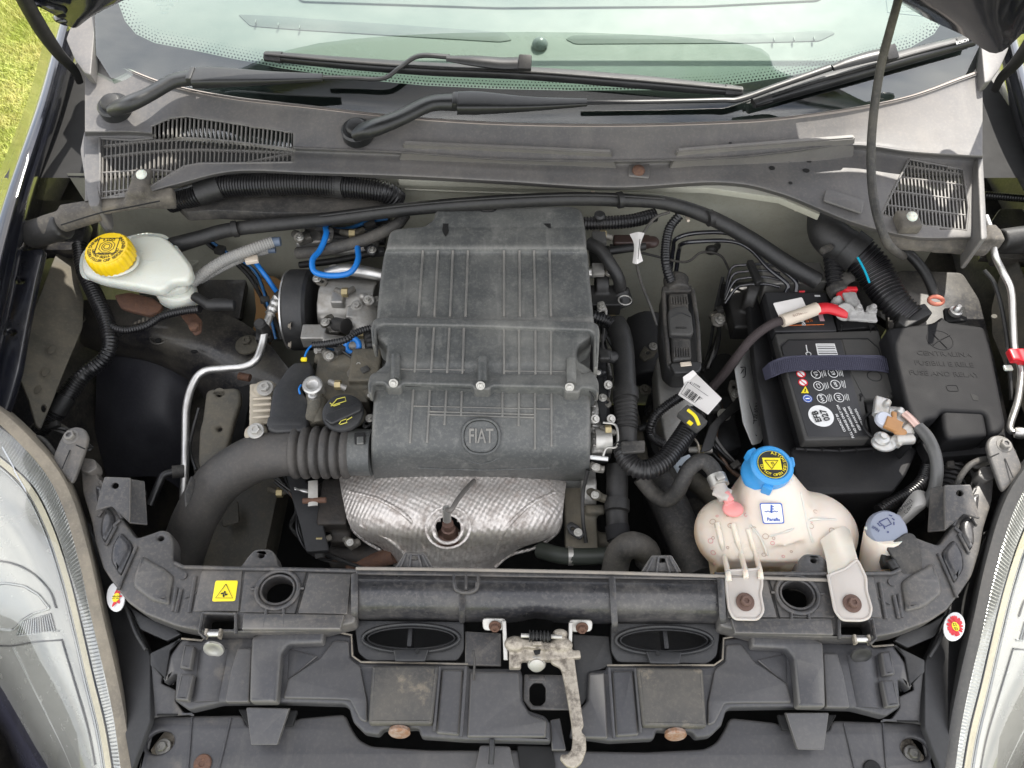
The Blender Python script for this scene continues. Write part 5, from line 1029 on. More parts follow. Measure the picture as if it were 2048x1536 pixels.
cn = Vector((-.03, -.04, 1)).normalized(); cp = P(228, 518, .052)
lathe('screw_cap', cp, cn, [(43, -2), (45, 0), (46, 14), (45, 26), (42, 31), (38, 32)], yel, br, seg=96, flute=24, fd=.035)
ct = cp+cn*(32.2*pxm(cp)); rec = disc('cap_top', ct-cn*.0004, 41, 41, yel, br, n=cn, t=.6, seg=48)
ct = ct+cn*.0003
X, Y, Z = frame(cn); k_ = pxm(ct)
sq = [ct+(X*a+Y*b)*k_ for a, b in [(-21, -14), (-21, 26), (21, 26), (21, -14), (-21, -14)]]; tube('cap_square', sq, 2.4, inkb, br, straight=True, seg=6, flat=.3)
ring('cap_symbol', ct+Y*(4*k_), 6, 6, 1.6, inkb, br, n=cn, flat=.3); ring('cap_symbol', ct+Y*(4*k_), 10, 10, 1.6, inkb, br, n=cn, flat=.3)
tube('cap_octagon', [ct+Y*(4*k_)+(X*cos(radians(22.5+45*i))+Y*sin(radians(22.5+45*i)))*16*k_ for i in range(9)], 1.5, inkb, br, straight=True, seg=6, flat=.3)
text('cap_lettering', 'DOT 4', ct+Y*(22*k_), 6, inkb, br, n=cn, ang=180, lift=.0003)
arctext('cap_lettering', 'WARNING CLEAN FILLER CAP BEFORE REMOVING', ct, 34, 7, inkb, br, n=cn, a0=-90, step=.125, inward=True, lift=.0003)
arctext('cap_lettering', 'USE ONLY FROM A SEALED', ct, 25, 6, inkb, br, n=cn, a0=-90, step=.13, inward=True, lift=.0003)
arctext('cap_lettering', 'CONTAINER', ct, 18, 5, inkb, br, n=cn, a0=-90, step=.18, inward=True, lift=.0003)
slab('rusty_bracket', [(228, 590), (260, 584), (306, 596), (326, 610), (318, 622), (300, 630), (264, 622), (240, 614)], -.03, .008, rust, br, r=5); slab('rusty_tab', [(340, 600), (372, 604), (404, 640), (402, 664), (388, 670), (376, 650), (360, 630)], -.05, .005, rust, br, r=6)
lathe('rusty_nut', (389, 655, -.046), (0, 0, 1), [(11, 0), (11, 6), (6, 8)], rustb if 0 else rust, br, seg=6)
t = hose('wiring_conduit', 'black ribbed conduit looping in front of the white reservoir', 'conduit'); tube('conduit', [(212, 640, -.03), (222, 652, -.03), (250, 660, -.03), (290, 652, -.025), (325, 632, -.02), (365, 622, -.015), (400, 618, -.01)], 17, corrm, t, corr=5); blob('plug', [('c', (388, 592, .0), (420, 612, -.0), 10), ('c', (415, 610, .0), (470, 610, .0), 11), ('b', (440, 606, .0), (14, 8, 8))], rubber, t, .002)
t = hose('wiring_harness', 'thick black ribbed harness dropping along the left inner wing', 'wiring harness'); tube('harness', [(160, 490, .0, 30), (168, 540, -.01, 32), (190, 590, -.02, 32), (212, 640, -.03, 32), (220, 690, -.04, 30), (205, 720, -.05, 30), (170, 748, -.06, 32), (145, 775, -.07, 36), (122, 810, -.08, 38), (100, 840, -.09, 38), (70, 868, -.1, 34)], 34, corrm, t, corr=6, depth=.13, n=10, seg=14)
tube('tape_wrap', [(132, 792, -.074), (112, 824, -.084)], 41, rubber, t, straight=True, seg=14)
# foam end seals of the cowl
t = thing('seal_block', 'dusty grey foam seal block with white clip below the left slotted intake', 'seal')
blob('foam_body', [('c', (85, 455, .09), (200, 420, .10), 22), ('b', (235, 408, .105), (110, 16, 10), (0, 0, 14)), ('c', (300, 400, .10), (352, 400, .09), 18), ('b', (280, 366, .125), (17, 36, 8)), ('c', (252, 395, .115), (304, 388, .115), 12)], foam, t, .003)
tube('foam_groove', [(122, 450, .132), (200, 426, .135), (250, 416, .135), (320, 402, .130)], 3, voidm, t); lathe('clip', (283, 349, .142), (0, -.3, 1), [(11, 0), (10, 3), (6, 6)], whitep if 0 else resm, t)
blob('foam_tail', [('c', (60, 470, .07), (130, 450, .09), 28)], rubber, t, .003)
t = thing('seal_block', 'dusty dark seal block with white clip below the right slotted intake', 'seal')
blob('foam_body', [('b', (1885, 474, .10), (112, 14, 14), (0, 0, -5)), ('b', (1815, 444, .125), (22, 24, 12)), ('b', (1982, 476, .10), (12, 22, 18)), ('b', (1870, 490, .09), (100, 14, 10), (0, 0, -6))], foam, t, .003); lathe('clip', (1824, 433, .146), (0, -.3, 1), [(11, 0), (10, 3), (6, 6)], resm, t)
blob('seal_tail', [('c', (2000, 480, .08), (2070, 470, .08), 22), ('b', (2030, 486, .07), (40, 20, 14))], rubber, t, .003)
# ================================================================= battery
bt = thing('car_battery', 'black car battery with white round sticker and small printed icons on its lid', 'battery')
BZ = -.02
slab('battery_case', [(1527, 584), (1655, 586), (1722, 602), (1758, 656), (1797, 798), (1800, 868), (1735, 880), (1606, 884), (1546, 664)], BZ-.012, .16, batm, bt, r=5, bev=.003)
slab('lid_rear', [(1530, 584), (1652, 585), (1674, 662), (1549, 663)], BZ, .02, batl, bt, r=3, bev=.001)
slab('lid_front', [(1550, 667), (1757, 660), (1796, 796), (1728, 800), (1740, 876), (1734, 878), (1609, 881)], BZ, .02, batg, bt, r=4, bev=.002)
slab('main_label', [(1560, 690), (1577, 678), (1680, 676), (1736, 872), (1616, 874)], BZ+.0006, .001, batl, bt, r=3, bev=.0002)
slab('lid_side', [(1684, 676), (1742, 680), (1758, 700), (1796, 794), (1730, 798), (1700, 740)], BZ+.001, .001, batg, bt, r=4, bev=.0003)
slab('terminal_well', [(1694, 590), (1720, 604), (1752, 654), (1676, 660), (1662, 600)], BZ-.004, .01, batm, bt, r=3)
slab('terminal_well', [(1730, 802), (1790, 800), (1800, 866), (1744, 874)], BZ-.008, .01, batm, bt, r=3)
tube('label_step', [(1567, 710, BZ+.001), (1563, 694, BZ+.001), (1577, 680, BZ+.001), (1735, 677, BZ+.001), (1757, 697, BZ+.001), (1762, 714, BZ+.001)], 3, voidm, bt, straight=True)
for q in (0, 7, 14): tube('case_rib', [(1568+q*.0-10-q, 700+q, BZ-.03), (1596-q, 800+q, BZ-.03)], 4, batm, bt, straight=True)
for (u, v) in [(1683, 652), (1742, 652), (1722, 790), (1785, 788)]:
    disc('vent_hole', (u, v, BZ+.0005), 4, 4, voidm, bt, t=.8); tube('vent_slit', [(u, v, BZ+.001), (u-1, v+12, BZ+.001)], 2, voidm, bt, straight=True)
ring('lid_plug', (1749, 752, BZ+.001), 14, 12, 2.5, batm, bt); tube('red_mark', [(1598, 583, BZ+.001), (1609, 583, BZ+.001)], 4, redp, bt, straight=True)
tube('label_line', [(1572, 651, BZ+.001), (1648, 649, BZ+.001)], 1.6, orgp, bt, straight=True); slab('white_mark', [(1629, 590), (1640, 590), (1641, 593), (1630, 593)], BZ+.0008, .0005, whitep, bt, r=0, bev=.0001)
T0 = BZ+.0012
disc('white_sticker', (1642, 832, BZ+.0008), 25, 25, whitep, bt, t=.6)
text('sticker_lettering', 'EFB\n027', (1642, 832, T0+.0008), 13, inkb, bt, ang=100, bold=.35)
for (u, v, s) in [(1632, 748, 'V3'), (1666, 746, '65'), (1637, 772, 'C2'), (1671, 769, '600'), (1644, 797, 'W4'), (1678, 795, 'M1')]:
    ring('icon_ring', (u, v, T0), 9.5, 10.5, 1.5, whitep, bt, seg=24); text('icon_lettering', s, (u, v, T0), 8 if len(s) < 3 else 6, whitep, bt, ang=100)
    for i in range(3): tube('print_line', [(u+14+i*3.2, v+7-random.random()*3, T0), (u+11+i*3.2, v-9+random.random()*4, T0)], 1.3, whitep, bt, straight=True, seg=4)
for (u, v) in [(1602, 748), (1606, 765)]:
    disc('warning_icon', (u, v, T0), 9.5, 9, redp, bt, t=.2); disc('icon_field', (u, v, T0+.0002), 7, 6.6, whitep, bt, t=.2); tube('icon_bar', [(u-6, v-5, T0+.0006), (u+6, v+5, T0+.0006)], 1.8, redp, bt, straight=True)
slab('yellow_triangle', [(1602, 786), (1618, 786), (1611, 772)], T0+.0004, .0004, yelp, bt, r=1, bev=.0001); tube('icon_bar', [(1610, 784, T0+.0006), (1611, 778, T0+.0006)], 2, inkb, bt, straight=True)
disc('blue_icon', (1615, 797, T0), 9.5, 9.5, inkbl, bt, t=.3); ring('icon_ring', (1615, 797, T0+.0004), 7.5, 7.5, 1, whitep, bt, seg=20); tube('icon_bar', [(1611, 797, T0+.0006), (1619, 797, T0+.0006)], 2.4, whitep, bt, straight=True)
slab('barcode_sticker', [(1631, 687), (1669, 687), (1676, 710), (1636, 711)], T0, .0004, whitep, bt, r=0, bev=.0001)
for i in range(6): tube('barcode_line', [(1634+i*.7, 690+i*3.4, T0+.0003), (1668+i*1.2, 690+i*3.4, T0+.0003)], 1.0+(i % 3)*.5, inkb, bt, straight=True, seg=4)
for i in range(5):
    text('fine_print', ['CONTACT IN', 'FULL CHARGE ONLY 1234', 'NO SPARKS FLAMES', 'KEEP AWAY FROM', 'SEE MANUAL'][i], (1681+i*9.2, 846-i*3, T0), 5, whitep, bt, ang=100, bold=.1)
tube('print_line', [(1612, 690, T0), (1615, 706, T0)], 2, whitep, bt, straight=True); ring('icon_ring', (1617, 708, T0), 5, 5, 1.6, whitep, bt, seg=16)
text('label_lettering', '12V\nBATTERY', (1598, 634, T0), 8, whitep, bt, ang=90); text('label_lettering', 'START\nSTOP', (1617, 636, T0), 6, orgp, bt, ang=90); slab('label_code', [(1636, 628), (1645, 628), (1650, 642), (1640, 642)], T0, .0003, mat('pink_print', (.5, .3, .32), .5), bt, r=0, bev=.0001)
tr = thing('battery_tray', 'black plastic battery tray whose front wall shows between battery and cream tank', 'battery tray')
slab('tray_front', [(1592, 890), (1660, 893), (1818, 885), (1836, 900), (1812, 950), (1788, 984), (1640, 990), (1596, 978), (1580, 900)], -.05, .2, batm, tr, r=6, bev=.004)
tube('tray_rim', [(1592, 898, -.04), (1680, 902, -.04), (1800, 892, -.04), (1822, 896, -.04)], 6, batm, tr, straight=True)
for i in range(5): tube('rim_notch', [(1612+i*34, 896, -.036), (1612+i*34, 904, -.036)], 3, voidm, tr, straight=True)
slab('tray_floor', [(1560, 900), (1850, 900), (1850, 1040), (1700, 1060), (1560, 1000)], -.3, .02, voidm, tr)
slab('tray_side', [(1498, 600), (1512, 596), (1548, 690), (1600, 890), (1590, 930), (1540, 900), (1512, 740)], (-.05, 0, -30), .01, batm, tr, r=6)
slab('side_label', [(1470, 737), (1500, 694), (1512, 730), (1534, 866), (1521, 886), (1506, 890), (1487, 845)], (-.07, 0, -35), .002, mat('silver_label', (.42, .42, .41), .4, dust=(.4, (.25, .25, .24), 18)), tr, r=3)
text('side_lettering', '12V 65Ah', (1514, 826, -.066), 8, inkb, tr, n=(-.55, 0, .83), ang=75, lift=.004); ring('side_symbol', (1483, 745, -.064), 8, 12, 2, inkb, tr, n=(-.55, 0, .83), sq=5, rot=-12); tube('side_symbol', [(1478, 752, -.063), (1488, 738, -.063)], 2, inkb, tr, straight=True)
tube('side_scribble', [(1496, 800, -.066), (1508, 840, -.066), (1500, 860, -.066), (1514, 872, -.066)], 1.5, inkb, tr)
sp = thing('battery_strap', 'dark navy webbing strap buckled across the top of the battery', 'strap')
loft('webbing', [[(1524, 738, -.03), (1544, 722, -.012), (1580, 712, -.009), (1650, 710, -.009), (1735, 710, -.009), (1768, 712, -.012), (1782, 722, -.03)], [(1530, 760, -.03), (1548, 752, -.012), (1582, 742, -.009), (1655, 739, -.009), (1740, 740, -.009), (1774, 744, -.012), (1788, 752, -.03)]], webm, sp, n=10, m=2, thick=.0018)
bm_ = []
for i in range(60):
    t = i/59; u = 1540+t*232; u2 = u+5; tube('web_ridge', [(u, 724-12*min(1, t*5)+(1 if t > .8 else 0)*2+2, -.0085), (u2, 751-10*min(1, t*5)-1, -.0085)], 1.8, webm, sp, straight=True, seg=5)
slab('strap_tail', [(1524, 740), (1534, 762), (1500, 800), (1440, 850), (1424, 900), (1400, 905), (1420, 850), (1470, 800)], (-.09, 0, -20), .003, rubber, sp, r=6)
# positive side
pc = thing('positive_cable', 'braided battery cable with cream taped end and red sleeve', 'cable')
tube('braided_sleeve', [(1568, 640, .0), (1540, 650, -.0), (1505, 676, -.01), (1475, 712, -.03), (1450, 745, -.06), (1424, 775, -.09)], 19, mat('braided_sleeve', (.05, .038, .038), .7, bump=(900, .8)), pc, corr=3, depth=.06, n=10)
tube('taped_end', [(1564, 642, .002), (1600, 630, .004), (1634, 617, .006)], 27, tape, pc, straight=True); tube('red_sleeve', [(1634, 618, .006), (1660, 617, .007), (1700, 630, .004)], 26, redp, pc, flat=.7)
slab('paper_tag', [(1546, 606), (1604, 594), (1616, 620), (1590, 626), (1560, 638)], (.004, 10), .0012, paper, pc, r=3)
text('tape_lettering', '51756123', (1600, 628, .0125), 6, inkbl if 0 else mat('faded_print', (.35, .25, .2), .6), pc, ang=20)
pt = thing('positive_terminal', 'dull metal positive clamp with red cover at the rear of the battery', 'terminal')
blob('clamp_plate', [('b', (1706, 606, .012), (13, 26, 4), (0, 0, 6)), ('b', (1724, 634, .008), (28, 11, 4), (0, 0, -6)), ('e', (1678, 604, .0), (14, 12, 8)), ('c', (1690, 624, -.01), (1690, 624, .01), 18)], mat('oxidised_lead', (.33, .32, .31), .65, .3, dust=(.6, (.55, .55, .52), 50), bump=(300, .5)), pt, .0015, 2)
m_ = pt.children[0].data.materials[0]
for (u, v) in [(1713, 622), (1742, 622)]: lathe('stud', (u, v, .01), (0, 0, 1), [(11, 0), (11, 5), (6, 6), (6, 16), (4, 18)], m_, pt, seg=8)
blob('red_cover', [('e', (1688, 592, .004), (16, 14, 10)), ('b', (1700, 580, .008), (14, 5, 6))], redp, pt, .0015); lathe('terminal_post', (1672, 606, .0), (0, 0, 1), [(10, 0), (9, 10), (4, 18)], m_, pt)
ntm = thing('negative_terminal', 'whitish corroded negative clamp with amber residue at the front battery corner', 'terminal')
blob('clamp_body', [('e', (1790, 840, .0), (42, 32, 12)), ('b', (1762, 815, .006), (14, 22, 7), (0, 0, -20)), ('b', (1810, 868, .004), (34, 12, 8), (0, 0, 38)), ('e', (1768, 886, .0), (26, 20, 10)), ('c', (1790, 880, .008), (1826, 878, .006), 11)], terrub, ntm, .0015, 2)
blob('amber_part', [('b', (1786, 850, .014), (16, 14, 5), (0, 0, -30)), ('e', (1800, 864, .012), (14, 10, 6)), ('b', (1788, 834, .014), (5, 12, 4), (0, 0, -15))], amber, ntm, .0012, 2)
lathe('terminal_cap', (1766, 842, .008), (0, 0, 1), [(17, 0), (17, 8), (14, 11), (5, 11)], mat('frosted_cap', (.5, .52, .58), .4), ntm); lathe('clamp_nut', (1764, 877, .008), (0, 0, 1), [(16, 0), (13, 5), (7, 7), (6, 12), (3, 12)], terrub, ntm)
for (u, v, w_) in [(1772, 810, 8), (1797, 826, 9)]: lathe('stud', (u, v, .008), (0, 0, 1), [(w_, 0), (w_*.8, 12), (3, 16)], terrub, ntm)
ring('well_ring', (1764, 852, -.014), 36, 34, 6, batm, ntm)
tube('lug', [(1808, 826, .012), (1822, 838, .012), (1840, 858, .01)], 18, mat('tinned_copper', (.6, .42, .36), .4, .7), ntm, flat=.6)
t = thing('earth_cable', 'thick grey earth cable curving down from the corroded terminal with paper sleeve', 'cable')
tube('cable', [(1836, 854, .01), (1856, 876, .012), (1870, 908, .01), (1874, 945, .0), (1866, 985, -.02), (1846, 1008, -.03)], 24, mat('grey_cable', (.09, .09, .088), .4, dust=(.3, (.2, .19, .17), 14)), t, n=10, seg=16)
loft('paper_sleeve', [[(1792, 1030, -.04), (1806, 1008, -.03), (1826, 984, -.02), (1840, 980, -.02), (1856, 986, -.03)], [(1800, 1040, -.02), (1818, 1024, -.01), (1834, 1012, -.005), (1848, 1008, -.01), (1856, 1004, -.03)], [(1808, 1052, -.04), (1824, 1038, -.04), (1838, 1026, -.04), (1848, 1018, -.04), (1856, 1010, -.05)]], mat('grey_paper', (.38, .37, .35), .6), t, n=4, m=4, thick=.001)
text('sleeve_print', '46796623\nC 094', (1812, 1016, -.012), 7, inkb, t, ang=38, n=(-.1, -.3, 1), lift=.003)
# fuse box
fb = thing('fuse_box', 'black fuse box cover with embossed lettering and crossed tool symbol right of the battery', 'fuse box')
slab('cover', [(1772, 656), (1800, 652), (1868, 644), (1886, 630), (1896, 642), (1970, 652), (1984, 700), (2004, 800), (2014, 850), (2002, 866), (1980, 868), (1972, 826), (1884, 822), (1876, 836), (1850, 840), (1838, 880), (1820, 860), (1806, 780)], .01, .08, fusep, fb, r=10, bev=.006)
slab('lower_bulge', [(1884, 812), (1968, 816), (1978, 872), (1896, 880), (1888, 860)], .006, .05, fusep, fb, r=10, bev=.006); slab('shelf', [(1840, 880), (2010, 868), (2004, 905), (1860, 916)], -.03, .02, fusep, fb, r=6)
ring('symbol_ring', (1880, 680, .0102), 25, 24, 2.5, fusep, fb); tube('symbol_bar', [(1866, 668, .0104), (1894, 696, .0104)], 2.5, fusep, fb, straight=True); tube('symbol_tool', [(1866, 690, .0104), (1876, 682, .0104), (1900, 670, .0104)], 2.5, fusep, fb, straight=True)
EMB = fusep
for s, v, h in [('CENTRALINA', 708, 10), ('FUSIBILI E RELE', 728, 10), ('FUSE AND RELAY', 748, 10)]: text('cover_lettering', s, (1888, v, .0102), h+2, EMB, fb, ang=-3, ext=.0002, sx=1.1, lift=.0002)
ring('book_symbol', (1905, 776, .0104), 11, 7, 2, fusep, fb, sq=5); slab('cover_hole', [(1940, 786), (1956, 792), (1958, 802), (1946, 800)], .0105, .001, voidm, fb, r=2)
lathe('fixing_stud', (1909, 626, .005), (0, 0, 1), [(12, 0), (12, 8), (8, 9), (6, 20), (4, 22)], alus, fb); slab('stud_bracket', [(1888, 616), (1930, 612), (1936, 640), (1892, 644)], -.0, .006, voidm, fb, r=3)
lathe('apron_screw', (1988, 634, .0), (-.3, 0, 1), [(6, 0), (5, 3)], olive, fb)
t = thing('large_conduit', 'wide ribbed black conduit with blue dotted line leading into the fuse box', 'conduit')
tube('elbow', [(1640, 430, .04, 50), (1652, 462, .04, 70), (1676, 486, .035, 76), (1706, 502, .03, 74)], 70, rubber, t, seg=20); tube('cuff', [(1694, 494, .034), (1718, 512, .03)], 82, rubber, t, straight=True, seg=22)
tube('ribbed_part', [(1712, 505, .03, 76), (1742, 535, .02, 74), (1766, 572, .01, 68), (1790, 606, .005, 62), (1822, 636, .0, 56)], 66, corrm, t, corr=8, depth=.12, n=10, seg=22)
cyan = mat('cyan_thread', (.0, .35, .5), .4)
for i in range(16): tt = i/15; lathe('blue_dash', (1716+22*tt+2*sin(tt*3), 516+48*tt, .066-.014*tt), (-.5, 0, 1), [(2.6, 0), (2, 1.5)], cyan, t, seg=8)
bx('conduit_clip', (1653, 498, .05), (26, 12, 12), (0, 0, 28), hosem, t, 3); slab('entry_collar', [(1800, 622), (1850, 606), (1866, 626), (1812, 654), (1796, 642)], .012, .02, rubber, t, r=3)
t = thing('small_conduit', 'short ribbed black conduit with taped end below the large elbow', 'conduit'); tube('conduit', [(1664, 510, .02), (1668, 545, .01), (1672, 580, .0)], 36, corrm, t, corr=8, seg=14); blob('tape_end', [('c', (1670, 572, .0), (1680, 590, .0), 20), ('e', (1692, 555, .012), (20, 16, 6))], hosem, t, .003)
t = thing('red_ring_hose', 'black hose with a salmon coloured clip ring above the fuse box', 'hose'); tube('hose', [(1800, 500, .02), (1820, 510, .02), (1846, 540, .01), (1862, 570, .0), (1870, 596, -.01)], 20, rubber, t, n=8); ring('clip_ring', (1872, 601, .0), 14, 10, 7, salmon, t, flat=1.4)
t = thing('ac_pipe', 'long pale metal pipe with red clip at the right edge of the engine bay', 'pipe'); tube('pipe', [(1970, 432, .11), (1984, 470, .10), (1990, 510, .09), (2006, 545, .07), (2022, 580, .06), (2026, 640, .04), (2030, 700, .02), (2042, 740, .01), (2036, 800, .0), (2020, 852, -.01), (2026, 866, -.01)], 13, alus, t, n=10, seg=14); lathe('pipe_union', (2036, 866, -.01), (1, -.3, .3), [(10, -6), (12, 0), (12, 8), (8, 10)], alus, t)
blob('red_clip', [('b', (2026, 712, .024), (8, 14, 8)), ('b', (2042, 714, .022), (9, 16, 8))], redp, t, .0015); bx('white_clip', (2016, 736, .012), (16, 12, 6), (0, 0, 0), resm, t); tube('brake_line', [(1968, 540, .06), (1990, 570, .05), (2008, 640, .03), (2018, 720, .01), (2024, 800, -.01)], 8, rubber, t)
# ABS block and brake pipes
t = thing('abs_unit', 'silver brake pump block with black motor and bent pipes behind the battery', 'brake unit')
blob('unit_block', [('b', (1580, 562, -.04), (62, 26, 24), (0, 0, 4))], alu, t, .002, 2); blob('motor', [('c', (1490, 590, -.05), (1512, 596, -.05), 32), ('b', (1485, 620, -.08), (30, 60, 20))], rubber, t, .003)
for i, v in enumerate((530, 543, 556, 570)): tube('brake_pipe', [(1440-i*0+10, v+60-i*8, -.06), (1462+i*3, v+8, -.04), (1490, v, -.03), (1530, v-2, -.02), (1560, v+4, -.02)], 6, glossb, t)
slab('pipe_holder', [(1494, 520), (1506, 518), (1526, 560), (1514, 566)], .0, .01, rubber, t, r=3)
for i, dx in enumerate((0, 12)): tube('brake_pipe', [(1340+dx, 545, -.07), (1346+dx, 500, -.03), (1352+dx, 478+i*10, .0), (1392, 466+i*17, .01), (1460, 467+i*15, .01), (1506+i*-6, 492+i*6, .005), (1552+i*-14, 530+i*8, .0), (1590+i*-16, 562+i*6, -.005), (1592+i*-20, 584, -.015)], 9, glossb, t, n=10)
t = thing('engine_computer_connector', 'tall black multi pin connector with locking levers between air box and battery', 'connector')
slab('metal_case', [(1312, 720), (1325, 700), (1345, 720), (1400, 760), (1390, 800), (1360, 900), (1330, 880), (1318, 820)], -.06, .05, alu, t, r=8, bev=.004)
blob('plug_neck', [('c', (1350, 560, .0), (1356, 585, .0), 24), ('e', (1352, 560, -.005), (26, 18, 18))], hosem, t, .002)
slab('connector_frame', [(1326, 576), (1386, 574), (1392, 660), (1402, 720), (1402, 738), (1392, 746), (1350, 746), (1332, 730), (1322, 660)], .0, .04, black, t, r=5, bev=.003)
for (u0, u1) in [((1327, 584), (1338, 728)), ((1385, 580), (1399, 726))]: tube('locking_rail', [(*u0, .006), ((u0[0]+u1[0])/2-(2 if u0[0] < 1350 else -3), 650, .008), (*u1, .006)], 9, hosem, t)
slab('lever_head', [(1324, 572), (1384, 570), (1384, 582), (1326, 584)], .008, .01, hosem, t, r=3); slab('lever_foot', [(1340, 726), (1402, 722), (1404, 736), (1396, 744), (1350, 746)], .008, .01, black, t, r=5, bev=.002); slab('foot_tag', [(1360, 724), (1382, 722), (1384, 730), (1362, 732)], .010, .003, tape, t, r=1)
slab('plug_body', [(1338, 586), (1376, 585), (1384, 716), (1346, 720)], .012, .02, hosem, t, r=5, bev=.004)
slab('plug_cap', [(1336, 620), (1352, 612), (1372, 612), (1384, 628), (1388, 664), (1380, 670), (1340, 668)], .016, .012, batg, t, r=5, bev=.003)
for k in range(7): tube('grip_ridge', [(1342+k*5.2, 594, .0135), (1343+k*5.4, 608, .0135)], 3.5, hosem, t, straight=True); tube('grip_ridge', [(1348+k*5, 696, .0135), (1349+k*5, 714, .0135)], 3.5, hosem, t, straight=True)
text('cap_print', 'BOSCH', (1362, 656, .0165), 5, inkb, t); tube('moulding_line', [(1342, 634, .0168), (1362, 626, .0168), (1382, 634, .0168)], 2, black, t); tube('moulding_line', [(1340, 674, .013), (1384, 676, .013)], 3, voidm, t, straight=True)
t = thing('wiring_conduit', 'ribbed conduit dropping from the long hose into the tall connector', 'conduit'); tube('conduit', [(1358, 432, .07), (1340, 455, .06), (1332, 490, .05), (1332, 530, .04), (1342, 562, .02)], 20, corrm, t, corr=5.5)
t = thing('sensor_wire', 'thin grey wire with folded white tag hanging from the long hose', 'wire'); tube('wire', [(1340, 424, .08), (1310, 436, .07), (1288, 465, .06), (1276, 500, .05), (1274, 530, .04), (1284, 570, .03), (1300, 610, .02), (1314, 650, .0)], 6, hosem, t)
loft('tag_sheet', [[(1259, 468, .062), (1268, 490, .062), (1265, 526, .055)], [(1276, 464, .07), (1276, 490, .07), (1274, 528, .06)], [(1289, 466, .062), (1280, 494, .064), (1286, 522, .055)]], paper, t, n=5, m=4, thick=.0006); tube('tag_line', [(1280, 478, .0715), (1276, 518, .066)], 1.3, inkb, t)
t = thing('wiring_conduit', 'ribbed conduit wearing the large white barcode tag near the alternator harness', 'conduit'); tube('conduit', [(1384, 782, -.0), (1350, 800, -.01), (1316, 826, -.02), (1302, 850, -.03), (1304, 872, -.05), (1330, 890, -.07)], 20, corrm, t, corr=5)
t = thing('paper_tag', 'white paper tag with barcode folded around a conduit beside the tall connector', 'tag')
slab('tag_sheet', [(1386, 741), (1444, 797), (1416, 829), (1356, 789)], (.012, -10, 6), .0008, paper, t, r=2, bev=.0002); slab('tag_fold', [(1366, 754), (1386, 740), (1394, 748), (1368, 770)], (.008, 20), .0008, paper, t, r=1, bev=.0002)
o1, o2 = Vector((1372, 783)), Vector((1412, 810))
for i in range(20):
    q = o1.lerp(o2, i/19); 
    if i % 7 == 3: continue
    tube('barcode_bar', [(q.x+4.5, q.y-6, .0132), (q.x-4.5, q.y+6, .0132)], .9+(i*7 % 3)*.5, inkb, t, straight=True, seg=4)
tube('tag_border', [(*q, .0135) for q in [(1376, 764), (1424, 798), (1408, 818), (1362, 787), (1376, 764)]], 1, inkb, t, straight=True, seg=4); text('tag_print', '6137/06', (1390, 770, .0138), 5, inkb, t, ang=-33)
t = thing('wiring_harness', 'thick ribbed harness curving up to the yellow marked clamp right of the engine', 'wiring harness'); tube('harness', [(1246, 890, .0), (1252, 915, -.0), (1272, 936, -.0), (1300, 938, -.0), (1330, 920, -.0), (1356, 888, -.0), (1380, 852, .0), (1392, 826, .0)], 42, corrm, t, corr=6.5, depth=.13, n=10, seg=18)
bx('harness_clamp', (1384, 838, .02), (54, 30, 18), (0, 0, -48), batg, t, 3); tube('yellow_marker', [(1376, 820, .036), (1390, 832, .038), (1398, 850, .036)], 7, yelp, t); bx('clamp_mark', (1380, 846, .034), (10, 8, 3), (0, 0, -45), yelp, t, 0)
slab('paper_wrap', [(1243, 882), (1290, 880), (1290, 902), (1244, 906)], .018, .006, hosem, t, r=3)
t = thing('coolant_pipe', 'vertical black plastic coolant pipe right of the air box', 'pipe'); tube('pipe', [(1232, 650, .0), (1240, 668, .01), (1246, 700, .01), (1250, 760, .005), (1252, 820, .0), (1252, 888, -.01)], 44, rubber, t, seg=20); tube('pipe_collar', [(1251, 780, .004), (1252, 800, .003)], 52, rubber, t, straight=True, seg=20); tube('ribbed_cuff', [(1251, 806, .002), (1253, 860, -.004)], 48, rubber, t, corr=8, seg=20, straight=True); ring('pipe_mark', (1256, 772, .017), 4, 5, 2, hosem, t)
blob('side_sensor', [('c', (1192, 706, .02), (1230, 716, .015), 13), ('c', (1225, 716, .015), (1262, 720, .012), 10), ('b', (1208, 712, .024), (12, 12, 8))], rubber, t, .002)
t = thing('wiring_conduit', 'ribbed conduit along the right flank of the air box', 'conduit'); tube('conduit', [(1186, 632, .02), (1210, 640, .015), (1232, 655, .01), (1246, 672, .0)], 26, corrm, t, corr=6)
t = thing('throttle_body', 'black and silver throttle body with spring clip right of the air box', 'throttle body'); blob('body', [('c', (1190, 570, -.0), (1216, 570, -.0), 26), ('b', (1210, 600, -.01), (30, 26, 16)), ('c', (1240, 580, -.0), (1250, 610, -.02), 18), ('b', (1200, 520, .0), (20, 30, 12))], rubber, t, .002); tube('pipe_stub', [(1176, 545, .02), (1204, 542, .02)], 24, alus, t, straight=True); ring('spring_clip', (1250, 600, .014), 13, 12, 3, steel, t); bx('silver_connector', (1196, 540, .03), (24, 30, 10), (0, 0, 0), alu, t); bx('grey_plug', (1198, 478, .05), (28, 30, 14), (0, 0, 0), batg, t)
lathe('pipe_cap', (1199, 433, .07), (0, -.2, 1), [(11, 0), (11, 5), (7, 9)], rubber, t)
t = thing('wiring_harness', 'ribbed harness passing behind the right rear corner of the air box', 'wiring harness'); tube('harness', [(1150, 448, .05), (1200, 446, .05), (1260, 442, .05), (1310, 430, .05)], 28, corrm, t, corr=6, seg=14); tube('branch', [(1180, 508, .0), (1230, 500, .0), (1290, 492, .0)], 18, rubber, t); blob('branch_plug', [('b', (1262, 484, -.0), (36, 12, 10)), ('e', (1305, 484, .0), (14, 14, 10))], mat('brown_plug', (.05, .03, .025), .5), t, .002)
